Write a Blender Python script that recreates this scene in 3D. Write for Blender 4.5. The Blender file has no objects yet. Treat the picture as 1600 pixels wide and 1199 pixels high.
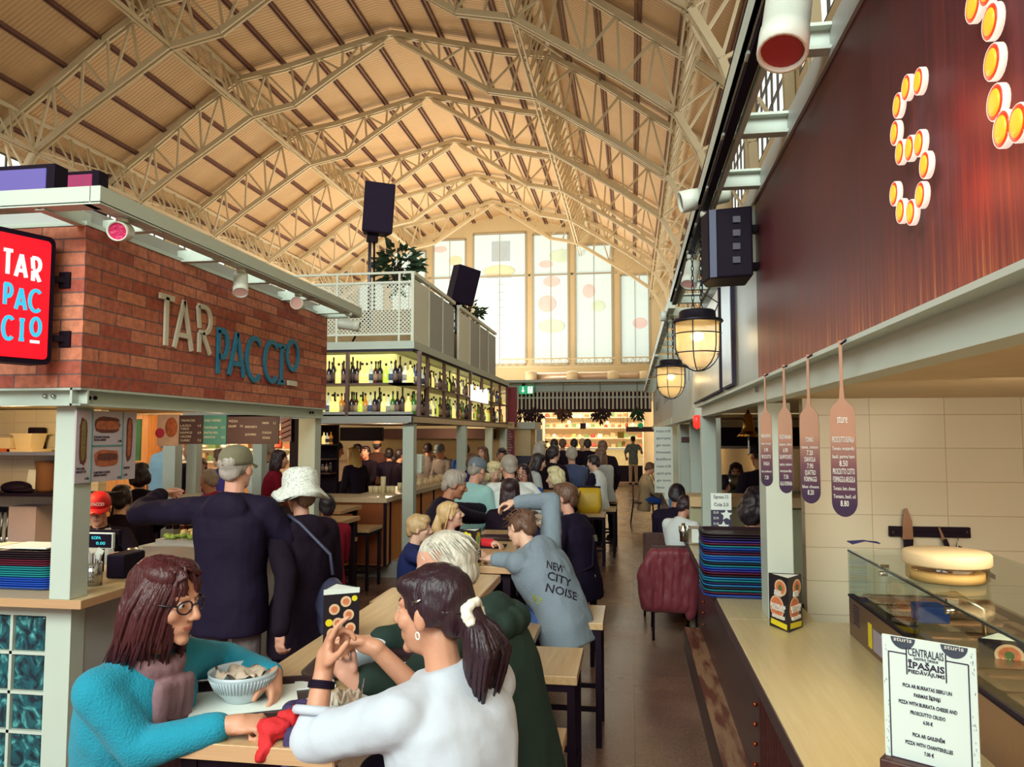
import bpy, math, random
import numpy as np
from mathutils import Vector, Matrix, Euler, noise as mnoise
SC = bpy.context.scene
COL = SC.collection
D = bpy.data
rnd = random.Random(7)
F_PX, CX, CY, VX, VY, H = 1200.0, 800.0, 599.5, 987.0, 680.0, 1.80
PITCH = math.atan((VY - CY) / F_PX)
YAW = math.atan((VX - CX) / F_PX * math.cos(PITCH))
cam_d = D.cameras.new('camera'); cam = D.objects.new('camera', cam_d); COL.objects.link(cam)
cam.location = (0, 0, H)
cam.rotation_euler = (math.pi / 2 + PITCH, 0, YAW)
cam_d.sensor_fit = 'HORIZONTAL'; cam_d.sensor_width = 36.0
cam_d.lens = 36.0 * F_PX / 1600.0
cam_d.clip_start = 0.05; cam_d.clip_end = 300
SC.camera = cam
vs = SC.view_settings
SC.display_settings.display_device = 'sRGB'
vs.view_transform = 'Standard'; vs.look = 'None'; vs.gamma = 1.0; vs.use_curve_mapping = False
vs.exposure = 0.42
w = D.worlds.new('overcast_sky'); SC.world = w; w.use_nodes = True
bg = w.node_tree.nodes['Background']
bg.inputs[0].default_value = (0.90, 0.82, 1.0, 1); bg.inputs[1].default_value = 0.42
def area(name, loc, target, sx, sy, power, col):
    l = D.lights.new(name, 'AREA'); l.shape = 'RECTANGLE'; l.size = sx; l.size_y = sy
    l.energy = power; l.color = col
    o = D.objects.new(name, l); COL.objects.link(o); o.location = loc
    o.rotation_euler = (Vector(target) - Vector(loc)).to_track_quat('-Z', 'Y').to_euler()
    return o
def point(name, loc, power, col, r=0.05):
    l = D.lights.new(name, 'POINT'); l.energy = power; l.color = col; l.shadow_soft_size = r
    o = D.objects.new(name, l); COL.objects.link(o); o.location = loc
    return o
XC = -9.0
area('daylight_near_gable', (-3.0, -7.0, 7.4), (-1.4, -0.6, 0.0), 12, 5, 1680, (0.86, 1.0, 0.93))
area('daylight_far_gable', (XC, 52.0, 8.5), (XC + 2, 20, 9.5), 16, 8, 900, (0.88, 1.0, 1.0))
area('daylight_left_clerestory', (-21.0, 18, 10.4), (-4, 18, 1.0), 60, 2.2, 300, (1.0, 0.93, 0.92))
area('daylight_right_clerestory', (3.1, 18, 10.4), (-12, 18, 9.0), 60, 2.2, 200, (1.0, 0.93, 0.88))
for fy, fp in ((32, 300), (39, 760), (46, 700)):
    area('vault_fill_light', (XC - 1.5, fy, 4.2), (XC, fy + 1, 17), 5, 5, fp, (1.0, 0.87, 0.64))  # warm fill lights added to brighten the far vault
_F = np.array([-math.sin(YAW) * math.cos(PITCH), math.cos(YAW) * math.cos(PITCH), math.sin(PITCH)])
_R = np.array([math.cos(YAW), math.sin(YAW), 0.0]); _U = np.cross(_R, _F)
def P(px, py, X=None, Y=None, Z=None):
    d = _F + _R * ((px - CX) / F_PX) + _U * ((CY - py) / F_PX)
    t = (X / d[0]) if X is not None else (Y / d[1]) if Y is not None else ((Z - H) / d[2])
    return Vector((d[0] * t, d[1] * t, H + d[2] * t))
LOC = {}
def tag(o, label=None, cat=None, group=None, kind=None):
    if label: o['label'] = label
    if cat: o['category'] = cat
    if group: o['group'] = group
    if kind: o['kind'] = kind
    return o
def thing(name, label, cat, loc=(0, 0, 0), rz=0.0, group=None, kind=None):
    o = D.objects.new(name, None); COL.objects.link(o)
    o.empty_display_size = 0.1
    o.location = loc; o.rotation_euler = (0, 0, rz)
    LOC[o.name] = Vector(loc)
    return tag(o, label, cat, group, kind)
def children(o): return [c for c in COL.objects if c.parent == o]
def copy_tree(o, parent=None):
    c = o.copy(); COL.objects.link(c)
    if parent is not None: c.parent = parent
    LOC[c.name] = LOC.get(o.name, Vector())
    for ch in KIDS.get(o.name, []):
        KIDS.setdefault(c.name, []).append(copy_tree(ch, c))
    return c
KIDS = {}
def dup(root, loc, rz=0.0, label=None, group=None, scale=None):
    r = copy_tree(root); r.location = loc; r.rotation_euler = (0, 0, rz)
    if scale: r.scale = scale
    if label: r['label'] = label
    if group: r['group'] = group
    return r
def rotz(a): return Matrix.Rotation(a, 3, 'Z')
def basis(fwd, up=(0, 0, 1)):
    """columns: right, forward, up"""
    f = Vector(fwd).normalized(); u = Vector(up)
    r = f.cross(u)
    if r.length < 1e-5: r = f.cross(Vector((0, 1, 0)))
    r.normalize(); u = r.cross(f).normalized()
    return Matrix((r, f, u)).transposed()
class MB:
    """collects shapes, builds ONE mesh object"""
    def __init__(s): s.v = []; s.f = []; s.m = []; s.sm = []; s.mi = 0; s.tx = []
    def mat(s, i): s.mi = i; return s
    def add(s, vs_, fs, smooth=False):
        n = len(s.v); s.v.extend([tuple(v) for v in vs_])
        for f in fs: s.f.append(tuple(n + i for i in f)); s.m.append(s.mi); s.sm.append(smooth)
        return s
    def box(s, c, size, R=None):
        c = Vector(c); hx, hy, hz = size[0] / 2, size[1] / 2, size[2] / 2
        vs_ = [Vector((x, y, z)) for x in (-hx, hx) for y in (-hy, hy) for z in (-hz, hz)]
        if R is not None: vs_ = [R @ v for v in vs_]
        return s.add([v + c for v in vs_], [(0, 1, 3, 2), (4, 6, 7, 5), (0, 4, 5, 1), (2, 3, 7, 6), (0, 2, 6, 4), (1, 5, 7, 3)])
    def bx(s, x0, x1, y0, y1, z0, z1):
        return s.box(((x0 + x1) / 2, (y0 + y1) / 2, (z0 + z1) / 2), (abs(x1 - x0), abs(y1 - y0), abs(z1 - z0)))
    def bar(s, a, b, wd, h, up=(0, 0, 1)):
        a = Vector(a); b = Vector(b); L = (b - a).length
        if L < 1e-6: return s
        return s.box((a + b) / 2, (wd, L, h), basis(b - a, up))
    def tube(s, pts, r, n=8, cap=True, closed=False):
        pts = [Vector(p) for p in pts]; k = len(pts); rs = r if isinstance(r, (list, tuple)) else [r] * k
        rings = []; prev = None
        for i, p in enumerate(pts):
            if closed: t = pts[(i + 1) % k] - pts[i - 1]
            else: t = pts[min(i + 1, k - 1)] - pts[max(i - 1, 0)]
            if t.length < 1e-9: t = Vector((0, 0, 1))
            t.normalize()
            if prev is None:
                a = Vector((0, 0, 1)) if abs(t.z) < .9 else Vector((1, 0, 0))
                u = t.cross(a).normalized()
            else:
                u = prev - t * prev.dot(t)
                u = u.normalized() if u.length > 1e-6 else t.orthogonal().normalized()
            prev = u; v = t.cross(u)
            rings.append([p + (u * math.cos(2 * math.pi * j / n) + v * math.sin(2 * math.pi * j / n)) * rs[i] for j in range(n)])
        vs_ = [q for ring in rings for q in ring]; fs = []
        for i in range(k if closed else k - 1):
            i2 = (i + 1) % k
            for j in range(n):
                fs.append((i * n + j, i * n + (j + 1) % n, i2 * n + (j + 1) % n, i2 * n + j))
        s.add(vs_, fs, True)
        if cap and not closed:
            b0 = len(s.v) - len(vs_)
            s.f.append(tuple(b0 + j for j in range(n))[::-1]); s.m.append(s.mi); s.sm.append(False)
            s.f.append(tuple(b0 + (k - 1) * n + j for j in range(n))); s.m.append(s.mi); s.sm.append(False)
        return s
    def lathe(s, prof, c=(0, 0, 0), n=24, R=None, a0=0.0, smooth=True, sx=1.0, sy=1.0):
        c = Vector(c); vs_ = []; fs = []; k = len(prof)
        for r, z in prof:
            for j in range(n):
                t = 2 * math.pi * j / n + a0
                q = Vector((r * math.cos(t) * sx, r * math.sin(t) * sy, z))
                vs_.append((R @ q if R is not None else q) + c)
        for i in range(k - 1):
            for j in range(n):
                fs.append((i * n + j, i * n + (j + 1) % n, (i + 1) * n + (j + 1) % n, (i + 1) * n + j))
        s.add(vs_, fs, smooth); b0 = len(s.v) - len(vs_)
        for i, rev in ((0, True), (k - 1, False)):
            if prof[i][0] > 1e-5:
                t = tuple(b0 + i * n + j for j in range(n))
                s.f.append(t[::-1] if rev else t); s.m.append(s.mi); s.sm.append(False)
        return s
    def ell(s, c, r, R=None, nu=14, nv=9):
        c = Vector(c); vs_ = [Vector((0, 0, -r[2]))]; fs = []
        for i in range(1, nv):
            a = -math.pi / 2 + math.pi * i / nv
            for j in range(nu):
                t = 2 * math.pi * j / nu
                vs_.append(Vector((r[0] * math.cos(a) * math.cos(t), r[1] * math.cos(a) * math.sin(t), r[2] * math.sin(a))))
        vs_.append(Vector((0, 0, r[2])))
        for j in range(nu): fs.append((0, 1 + (j + 1) % nu, 1 + j))
        for i in range(nv - 2):
            for j in range(nu):
                a = 1 + i * nu + j; b = 1 + i * nu + (j + 1) % nu
                fs.append((a, b, b + nu, a + nu))
        e = len(vs_) - 1; b0 = 1 + (nv - 2) * nu
        for j in range(nu): fs.append((b0 + j, b0 + (j + 1) % nu, e))
        if R is not None: vs_ = [R @ v for v in vs_]
        return s.add([v + c for v in vs_], fs, True)
    def cap(s, a, b, ra, rb, n=12):
        """closed tapered capsule"""
        a = Vector(a); b = Vector(b); t = (b - a); L = max(t.length, 1e-4); R = basis(t)
        prof = []
        for i in range(4):
            q = -math.pi / 2 + math.pi / 2 * i / 4; prof.append((ra * math.cos(q), ra * math.sin(q)))
        prof.append((ra, 0)); prof.append((rb, L))
        for i in range(1, 5):
            q = math.pi / 2 * i / 4; prof.append((rb * math.cos(q), L + rb * math.sin(q)))
        prof[0] = (1e-4, -ra); prof[-1] = (1e-4, L + rb)
        R2 = Matrix((R.col[0], R.col[2], R.col[1])).transposed()
        if R2.determinant() < 0: R2 = Matrix((-R.col[0], R.col[2], R.col[1])).transposed()
        return s.lathe(prof, a, n, R2)
    def prism(s, poly, h, M=None, o=(0, 0, 0)):
        """2-D polygon (counter-clockwise) in local x,y extruded +h in local z; M 3x3, o origin"""
        n = len(poly); o = Vector(o)
        vs_ = [Vector((x, y, 0)) for x, y in poly] + [Vector((x, y, h)) for x, y in poly]
        if M is not None: vs_ = [M @ v for v in vs_]
        fs = [tuple(range(n))[::-1], tuple(range(n, 2 * n))] + [(i, (i + 1) % n, n + (i + 1) % n, n + i) for i in range(n)]
        return s.add([v + o for v in vs_], fs)
    def quad(s, a, b, c, d): return s.add([a, b, c, d], [(0, 1, 2, 3)])
    def build(s, name, mats, parent=None, w=True, bev=0.0, smooth=None, kind=None):
        if len(s.tx) > 1 and s.tx[0] == (0, 0):
            o = None; e = s.tx[1:] + [(len(s.v), len(s.f))]
            for (v0, f0), (v1, f1) in zip(s.tx, e):
                q = MB(); q.add(s.v[v0:v1], [tuple(i - v0 for i in f) for f in s.f[f0:f1]]); o = q.build(name, mats, parent, w)
            return o
        me = D.meshes.new(name)
        off = LOC.get(parent.name, Vector()) if (parent is not None and w) else Vector()
        vv = [(x - off.x, y - off.y, z - off.z) for x, y, z in s.v]
        me.from_pydata(vv, [], s.f)
        for m in (mats if isinstance(mats, (list, tuple)) else [mats]): me.materials.append(m)
        me.polygons.foreach_set('material_index', s.m)
        me.polygons.foreach_set('use_smooth', s.sm if smooth is None else [smooth] * len(s.f))
        me.update()
        o = D.objects.new(name, me); COL.objects.link(o)
        if parent is not None:
            o.parent = parent; LOC[o.name] = off if w else Vector(); KIDS.setdefault(parent.name, []).append(o)
        if bev:
            b = o.modifiers.new('bevel', 'BEVEL'); b.width = bev; b.segments = 2; b.limit_method = 'ANGLE'
        if kind: o['kind'] = kind
        return o
def lin(c):
    return tuple(((x / 255) / 12.92 if x <= 10.3 else (((x / 255) + 0.055) / 1.055) ** 2.4) for x in c[:3])
MATS = {}
def mat(name, col, rough=0.5, metal=0.0, emit=0.0, ecol=None, var=0.12, vs_=6.0, bump=0.0, bs=40.0, stretch=(1, 1, 1), alpha=None, trans=0.0, spec=0.5, sheen=0.0, coat=0.0, sss=0.0):
    if name in MATS: return MATS[name]
    m = D.materials.new(name); m.use_nodes = True; nt = m.node_tree; N = nt.nodes; L = nt.links
    b = N['Principled BSDF']; c = lin(col)
    b.inputs['Roughness'].default_value = rough; b.inputs['Metallic'].default_value = metal
    b.inputs['Specular IOR Level'].default_value = spec
    if coat: b.inputs['Coat Weight'].default_value = coat
    if sheen: b.inputs['Sheen Weight'].default_value = sheen
    if trans: b.inputs['Transmission Weight'].default_value = trans
    if sss: b.inputs['Subsurface Weight'].default_value = sss; b.inputs['Subsurface Scale'].default_value = 0.01
    tc = N.new('ShaderNodeTexCoord'); mp = N.new('ShaderNodeMapping'); mp.inputs['Scale'].default_value = stretch
    L.new(tc.outputs['Object'], mp.inputs[0])
    nz = N.new('ShaderNodeTexNoise'); nz.inputs['Scale'].default_value = vs_; nz.inputs['Detail'].default_value = 5
    L.new(mp.outputs[0], nz.inputs['Vector'])
    mx = N.new('ShaderNodeMix'); mx.data_type = 'RGBA'
    mx.inputs[6].default_value = tuple(x * (1 - var) for x in c) + (1,); mx.inputs[7].default_value = tuple(min(1, x * (1 + var)) for x in c) + (1,)
    L.new(nz.outputs['Fac'], mx.inputs[0]); L.new(mx.outputs[2], b.inputs['Base Color'])
    if emit:
        b.inputs['Emission Color'].default_value = lin(ecol or col) + (1,); b.inputs['Emission Strength'].default_value = emit
    if bump:
        n2 = N.new('ShaderNodeTexNoise'); n2.inputs['Scale'].default_value = bs; n2.inputs['Detail'].default_value = 4
        L.new(mp.outputs[0], n2.inputs['Vector'])
        bp = N.new('ShaderNodeBump'); bp.inputs['Strength'].default_value = bump; bp.inputs['Distance'].default_value = 0.01
        L.new(n2.outputs['Fac'], bp.inputs['Height']); L.new(bp.outputs[0], b.inputs['Normal'])
    if alpha is not None: b.inputs['Alpha'].default_value = alpha
    MATS[name] = m; return m
def NT(m): return m.node_tree.nodes, m.node_tree.links
M_PAINT = mat('pale_grey_green_paint', (196, 205, 194), .45, var=.04)
M_PAINTD = mat('grey_steel_paint', (172, 172, 170), .45, var=.05)
M_BLACK = mat('matt_black_steel', (34, 22, 34), .5, var=.1, spec=.1)
M_DKPL = mat('black_plastic', (30, 20, 36), .55, var=.1, spec=.08)
M_STEEL = mat('brushed_steel', (190, 185, 175), .3, 1.0, var=.06, stretch=(1, 1, 30))
M_CHROME = mat('polished_metal', (215, 212, 200), .18, 1.0)
M_WHITE = mat('white_plastic', (225, 228, 216), .4, var=.03)
M_CREAM = mat('truss_cream_paint', (222, 204, 168), .6, var=.06)
M_PURLIN = mat('purlin_gap_shade', (120, 82, 70), .7)  # brown carries the shade of the gaps at the purlins
M_WALLC = mat('cream_wall', (232, 214, 176), .8, var=.05, vs_=1.5)
M_PAPER = mat('white_paper', (232, 236, 228), .7, var=.03)
M_INK = mat('dark_ink', (48, 36, 60), .7)
M_WTXT = mat('white_lettering', (228, 222, 214), .6, var=.02)
M_MORT = mat('copper_rivet', (216, 108, 66), .3, .9)
def wood(name, c1, c2, rough=.4, axis='Y', sc=5.0):
    m = mat(name, c1, rough, var=.1); N, L = NT(m); b = N['Principled BSDF']
    tc = N.new('ShaderNodeTexCoord'); mp = N.new('ShaderNodeMapping')
    mp.inputs['Scale'].default_value = {'Y': (10, .6, 10), 'X': (.6, 10, 10), 'Z': (10, 10, .6)}[axis]
    L.new(tc.outputs['Object'], mp.inputs[0])
    nz = N.new('ShaderNodeTexNoise'); nz.inputs['Scale'].default_value = sc; nz.inputs['Detail'].default_value = 8; nz.inputs['Distortion'].default_value = .6
    L.new(mp.outputs[0], nz.inputs['Vector'])
    r = N.new('ShaderNodeValToRGB'); r.color_ramp.elements[0].position = .3; r.color_ramp.elements[1].position = .72
    r.color_ramp.elements[0].color = lin(c2) + (1,); r.color_ramp.elements[1].color = lin(c1) + (1,)
    L.new(nz.outputs['Fac'], r.inputs[0]); L.new(r.outputs[0], b.inputs['Base Color'])
    return m
M_OAK = wood('oak_tabletop', (208, 174, 128), (188, 150, 108), .34)
M_OAKX = wood('oak_worktop', (208, 184, 140), (196, 168, 124), .3)
M_CTR = wood('pale_counter_laminate', (206, 186, 140), (196, 172, 126), .3)
M_PLY = mat('birch_plywood_edge', (196, 152, 112), .6, var=.3, vs_=8, stretch=(.4, .4, 60))
M_COPW = wood('orange_pine_panel', (238, 164, 88), (206, 116, 56), .5, 'Z', 3)
M_DKW = wood('dark_wood', (96, 56, 44), (64, 36, 34), .5)
M_REDW = wood('dark_red_wood_panel', (104, 44, 38), (74, 30, 32), .5, 'Z')
def brick_mat():
    m = mat('old_red_brick', (176, 92, 70), .8, var=.1); N, L = NT(m); b = N['Principled BSDF']
    tc = N.new('ShaderNodeTexCoord'); sp = N.new('ShaderNodeSeparateXYZ'); L.new(tc.outputs['Object'], sp.inputs[0])
    ad = N.new('ShaderNodeMath'); ad.operation = 'ADD'; L.new(sp.outputs[0], ad.inputs[0]); L.new(sp.outputs[1], ad.inputs[1])
    cb = N.new('ShaderNodeCombineXYZ'); L.new(ad.outputs[0], cb.inputs[0]); L.new(sp.outputs[2], cb.inputs[1])
    br = N.new('ShaderNodeTexBrick'); L.new(cb.outputs[0], br.inputs['Vector'])
    br.inputs['Scale'].default_value = 1.0; br.inputs['Brick Width'].default_value = .25; br.inputs['Row Height'].default_value = .069
    br.inputs['Mortar Size'].default_value = .0045; br.inputs['Mortar Smooth'].default_value = .1; br.inputs['Bias'].default_value = .0
    br.inputs['Color1'].default_value = lin((172, 82, 66)) + (1,); br.inputs['Color2'].default_value = lin((226, 146, 112)) + (1,)
    br.inputs['Mortar'].default_value = lin((128, 96, 92)) + (1,)
    nz = N.new('ShaderNodeTexNoise'); nz.inputs['Scale'].default_value = 26; nz.inputs['Detail'].default_value = 6; L.new(tc.outputs['Object'], nz.inputs['Vector'])
    n2 = N.new('ShaderNodeTexNoise'); n2.inputs['Scale'].default_value = 3.2; n2.inputs['Detail'].default_value = 2; L.new(tc.outputs['Object'], n2.inputs['Vector'])
    rp = N.new('ShaderNodeValToRGB'); rp.color_ramp.elements[0].position = .3; rp.color_ramp.elements[0].color = (.58, .52, .55, 1)
    rp.color_ramp.elements[1].position = .7; rp.color_ramp.elements[1].color = (1.15, 1.1, 1.05, 1)
    L.new(nz.outputs['Fac'], rp.inputs[0])
    mm = N.new('ShaderNodeMix'); mm.data_type = 'RGBA'; mm.blend_type = 'MULTIPLY'; mm.inputs[0].default_value = .75
    L.new(br.outputs['Color'], mm.inputs[6]); L.new(rp.outputs[0], mm.inputs[7])
    L.new(mm.outputs[2], b.inputs['Base Color'])
    mt = N.new('ShaderNodeMath'); mt.operation = 'MULTIPLY_ADD'; L.new(br.outputs['Fac'], mt.inputs[0]); mt.inputs[1].default_value = -1.0; L.new(nz.outputs['Fac'], mt.inputs[2])
    bp = N.new('ShaderNodeBump'); bp.inputs['Strength'].default_value = .6; bp.inputs['Distance'].default_value = .008
    L.new(mt.outputs[0], bp.inputs['Height']); L.new(bp.outputs[0], b.inputs['Normal'])
    return m
M_BRICK = brick_mat()
def tile_mat(name, col, bw, rh, grout, rough=.25, off=0.0):
    m = mat(name, col, rough, var=.05); N, L = NT(m); b = N['Principled BSDF']
    tc = N.new('ShaderNodeTexCoord'); sp = N.new('ShaderNodeSeparateXYZ'); L.new(tc.outputs['Object'], sp.inputs[0])
    ad = N.new('ShaderNodeMath'); ad.operation = 'ADD'; L.new(sp.outputs[0], ad.inputs[0]); L.new(sp.outputs[1], ad.inputs[1])
    cb = N.new('ShaderNodeCombineXYZ'); L.new(ad.outputs[0], cb.inputs[0]); L.new(sp.outputs[2], cb.inputs[1])
    br = N.new('ShaderNodeTexBrick'); br.offset = off; L.new(cb.outputs[0], br.inputs['Vector'])
    br.inputs['Scale'].default_value = 1; br.inputs['Brick Width'].default_value = bw; br.inputs['Row Height'].default_value = rh
    br.inputs['Mortar Size'].default_value = .0018; c = lin(col)
    br.inputs['Color1'].default_value = c + (1,); br.inputs['Color2'].default_value = tuple(x * .95 for x in c) + (1,); br.inputs['Mortar'].default_value = lin(grout) + (1,)
    L.new(br.outputs['Color'], b.inputs['Base Color'])
    bp = N.new('ShaderNodeBump'); bp.inputs['Strength'].default_value = .4; bp.inputs['Distance'].default_value = .003; bp.invert = True
    L.new(br.outputs['Fac'], bp.inputs['Height']); L.new(bp.outputs[0], b.inputs['Normal'])
    return m
M_TILE = tile_mat('white_wall_tile', (226, 216, 192), .335, .158, (186, 172, 146))
M_TILE2 = tile_mat('white_small_tile', (222, 208, 178), .2, .1, (190, 176, 150))
def copper_mat():
    m = mat('rusty_copper_painted_sheen', (126, 62, 52), .5, .25, var=.2, spec=.3); N, L = NT(m); b = N['Principled BSDF']
    tc = N.new('ShaderNodeTexCoord'); mp = N.new('ShaderNodeMapping'); mp.inputs['Scale'].default_value = (16, 16, .5); L.new(tc.outputs['Object'], mp.inputs[0])
    nz = N.new('ShaderNodeTexNoise'); nz.inputs['Scale'].default_value = 3.6; nz.inputs['Detail'].default_value = 9; nz.inputs['Roughness'].default_value = .7; L.new(mp.outputs[0], nz.inputs['Vector'])
    n2 = N.new('ShaderNodeTexNoise'); n2.inputs['Scale'].default_value = 2.0; n2.inputs['Detail'].default_value = 6; L.new(tc.outputs['Object'], n2.inputs['Vector'])
    gm = N.new('ShaderNodeNewGeometry'); sp = N.new('ShaderNodeSeparateXYZ'); L.new(gm.outputs['Position'], sp.inputs[0])
    mr = N.new('ShaderNodeMapRange'); mr.inputs[1].default_value = 2.03; mr.inputs[2].default_value = 2.32; mr.inputs[3].default_value = .24; mr.inputs[4].default_value = -.08  # lower part lightened: a reflected sheen painted into the copper colour
    L.new(sp.outputs[2], mr.inputs[0])
    ad = N.new('ShaderNodeMath'); ad.operation = 'ADD'; L.new(nz.outputs['Fac'], ad.inputs[0]); L.new(mr.outputs[0], ad.inputs[1])
    r = N.new('ShaderNodeValToRGB'); e = r.color_ramp.elements
    e[0].position = .30; e[0].color = lin((84, 36, 48)) + (1,); e[1].position = .86; e[1].color = lin((214, 146, 96)) + (1,)
    for p_, c_ in ((.50, (104, 46, 50)), (.64, (132, 58, 52)), (.75, (166, 86, 60))):
        q = e.new(p_); q.color = lin(c_) + (1,)
    L.new(ad.outputs[0], r.inputs[0]); L.new(r.outputs[0], b.inputs['Base Color'])
    m2 = N.new('ShaderNodeMapRange'); m2.inputs[3].default_value = .4; m2.inputs[4].default_value = .65; L.new(nz.outputs['Fac'], m2.inputs[0]); L.new(m2.outputs[0], b.inputs['Roughness'])
    bp = N.new('ShaderNodeBump'); bp.inputs['Strength'].default_value = .15; bp.inputs['Distance'].default_value = .004; L.new(nz.outputs['Fac'], bp.inputs['Height']); L.new(bp.outputs[0], b.inputs['Normal'])
    return m
M_COPPER = copper_mat()
def glass_mat(name, tint=(220, 240, 232), rough=.02, mixf=.9):
    m = D.materials.new(name); m.use_nodes = True; N = m.node_tree.nodes; L = m.node_tree.links; N.remove(N['Principled BSDF'])
    t = N.new('ShaderNodeBsdfTransparent'); t.inputs[0].default_value = lin(tint) + (1,)
    g = N.new('ShaderNodeBsdfGlossy'); g.inputs['Roughness'].default_value = rough
    lw = N.new('ShaderNodeLayerWeight'); pw = N.new('ShaderNodeMath'); pw.operation = 'POWER'; pw.inputs[1].default_value = 4.0; L.new(lw.outputs['Facing'], pw.inputs[0]); fr = N.new('ShaderNodeMath'); fr.operation = 'MULTIPLY_ADD'; fr.inputs[1].default_value = .5; fr.inputs[2].default_value = .035; L.new(pw.outputs[0], fr.inputs[0])
    mx = N.new('ShaderNodeMixShader'); L.new(fr.outputs[0], mx.inputs[0]); L.new(t.outputs[0], mx.inputs[1]); L.new(g.outputs[0], mx.inputs[2])
    L.new(mx.outputs[0], N['Material Output'].inputs[0]); return m
M_GLASS = glass_mat('clear_glass', (244, 249, 247))
M_GLASSG = glass_mat('green_edge_glass', (120, 160, 150))
_TXT = {}
def glyphs(s, ext=.02, off=0.0):
    k = (s, ext, off)
    if k not in _TXT:
        c = D.curves.new('lettering', 'FONT'); c.body = s; c.size = 1; c.extrude = ext; c.offset = off; c.resolution_u = 2
        o = D.objects.new('lettering', c); COL.objects.link(o)
        bpy.context.view_layer.update()
        me = D.meshes.new_from_object(o.evaluated_get(bpy.context.evaluated_depsgraph_get()))
        vs_ = [v.co.copy() for v in me.vertices]; fs = [tuple(p.vertices) for p in me.polygons]
        D.objects.remove(o); D.curves.remove(c); D.meshes.remove(me)
        _TXT[k] = (vs_, fs)
    return _TXT[k]
def text(mb, s, o, right, up, size, width=None, align='C', off=0.0, lift=.0008):
    """flat raised lettering on a plane; size = line height of capitals"""
    vs_, fs = glyphs(s, .02, off)
    if not vs_: return
    x0 = min(v.x for v in vs_); x1 = max(v.x for v in vs_); r = Vector(right).normalized(); u = Vector(up).normalized(); n = r.cross(u)
    k = size / .7; kx = k if width is None else width / max(x1 - x0, 1e-6)
    sh = {'C': -(x0 + x1) / 2, 'L': -x0, 'R': -x1}[align]
    o = Vector(o); mb.tx.append((len(mb.v), len(mb.f)))
    mb.add([o + r * ((v.x + sh) * kx) + u * (v.y * k) + n * (lift * (1 + v.z / .02)) for v in vs_], fs)
def arc(cx, cy, rx, ry, a0, a1, n=14): return [(cx + rx * math.cos(math.radians(a0 + (a1 - a0) * i / n)), cy + ry * math.sin(math.radians(a0 + (a1 - a0) * i / n))) for i in range(n + 1)]
STROKES = {
 'T': [[(0, 1), (.62, 1)], [(.31, 1), (.31, 0)]],
 'A': [[(0, 0), (.31, 1.06)], [(.31, 1.06), (.62, 0)], [(.13, .3), (.49, .3)]],
 'R': [[(.08, 0), (.08, .42)], [(.08, .52), (.0, 1)], [(0, 1), (.2, 1)] + arc(.26, .72, .26, .28, 90, -90) + [(.08, .44)], [(.2, .44), (.52, 0)]],
 'P': [[(.08, 0), (.08, 1)], [(0, 1), (.2, 1)] + arc(.28, .7, .26, .3, 90, -90) + [(.08, .4)]],
 'C': [arc(.42, .5, .4, .5, 48, 312, 20)],
 'I': [[(.16, 0), (.16, 1)], [(0, 1), (.32, 1)], [(0, 0), (.32, 0)]],
 'O': [arc(.26, .62, .24, .36, 0, 360, 22)],
 '_': [[(.0, .02), (.5, .02)]],
}
def strokes(mb, ch, o, right, up, w_, h_, th, dep):
    """a letter of flat bars: (w_,h_) metres per glyph unit, th stroke, dep depth"""
    r = Vector(right).normalized(); u = Vector(up).normalized(); n = r.cross(u); M = Matrix((r, u, n)).transposed()
    for pl in STROKES[ch]:
        pts = [Vector((x * w_, y * h_)) for x, y in pl]
        L = []; Rr = []
        for i, p in enumerate(pts):
            d0 = (p - pts[i - 1]).normalized() if i else None; d1 = (pts[i + 1] - p).normalized() if i < len(pts) - 1 else None
            d0 = d0 or d1; d1 = d1 or d0; t = (d0 + d1)
            t = t.normalized() if t.length > 1e-6 else d1
            nn = Vector((-t.y, t.x)); k = th / 2 / max(.4, nn.dot(Vector((-d1.y, d1.x))))
            L.append(p + nn * k); Rr.append(p - nn * k)
        for i in range(len(pts) - 1):
            q = [Rr[i], Rr[i + 1], L[i + 1], L[i]]
            mb.prism([(a.x, a.y) for a in q], dep, M, o)
def on_plane(px, py, o, n):
    a = Vector((0, 0, H)); d = P(px, py, Y=1.0) - a; n = Vector(n); o = Vector(o)
    return a + d * ((o - a).dot(n) / d.dot(n))
def spotlight(loc, aim, label, stem_top, lens=None, r=.045, L=.17, body=None, group='track spotlights under the roof frames'):
    """white cylindrical track spotlight: stem from stem_top down to the body at loc"""
    t = thing('track_spotlight', label, 'spotlight', tuple(stem_top), 0, group)
    loc = Vector(loc); a = Vector(aim).normalized(); e0 = loc - a * L / 2; e1 = loc + a * L / 2
    b = MB(); R = basis(a); R2 = Matrix((R.col[0], R.col[2], R.col[1])).transposed()
    if R2.determinant() < 0: R2 = Matrix((-R.col[0], R.col[2], R.col[1])).transposed()
    b.lathe([(r * .6, 0), (r * .95, L * .03), (r, L * .08), (r, L * .7), (r * 1.06, L * .71), (r * 1.06, L), (r * .92, L), (r * .9, L * .94)], e0, 20, R2)
    b.build('lamp_body', body or M_WHITE, t)
    MB().lathe([(r * .9, L * .95), (.001, L * .945)], e0, 20, R2).build('lens', lens or M_LENS, t)
    st = Vector(stem_top); b = MB(); b.tube([st, loc], .011, 8); b.lathe([(.028, -.025), (.028, .0)], st, 12); b.build('stem', M_WHITE, t)
    return t
M_LENS = mat('spot_lens', (196, 150, 140), .3, emit=.25)
M_LENSD = mat('dark_lens', (42, 28, 34), .3)
M_LENSP = mat('crinkled_pink_foil', (200, 30, 92), .22, .1, emit=.12, bump=1.0, bs=60)
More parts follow.
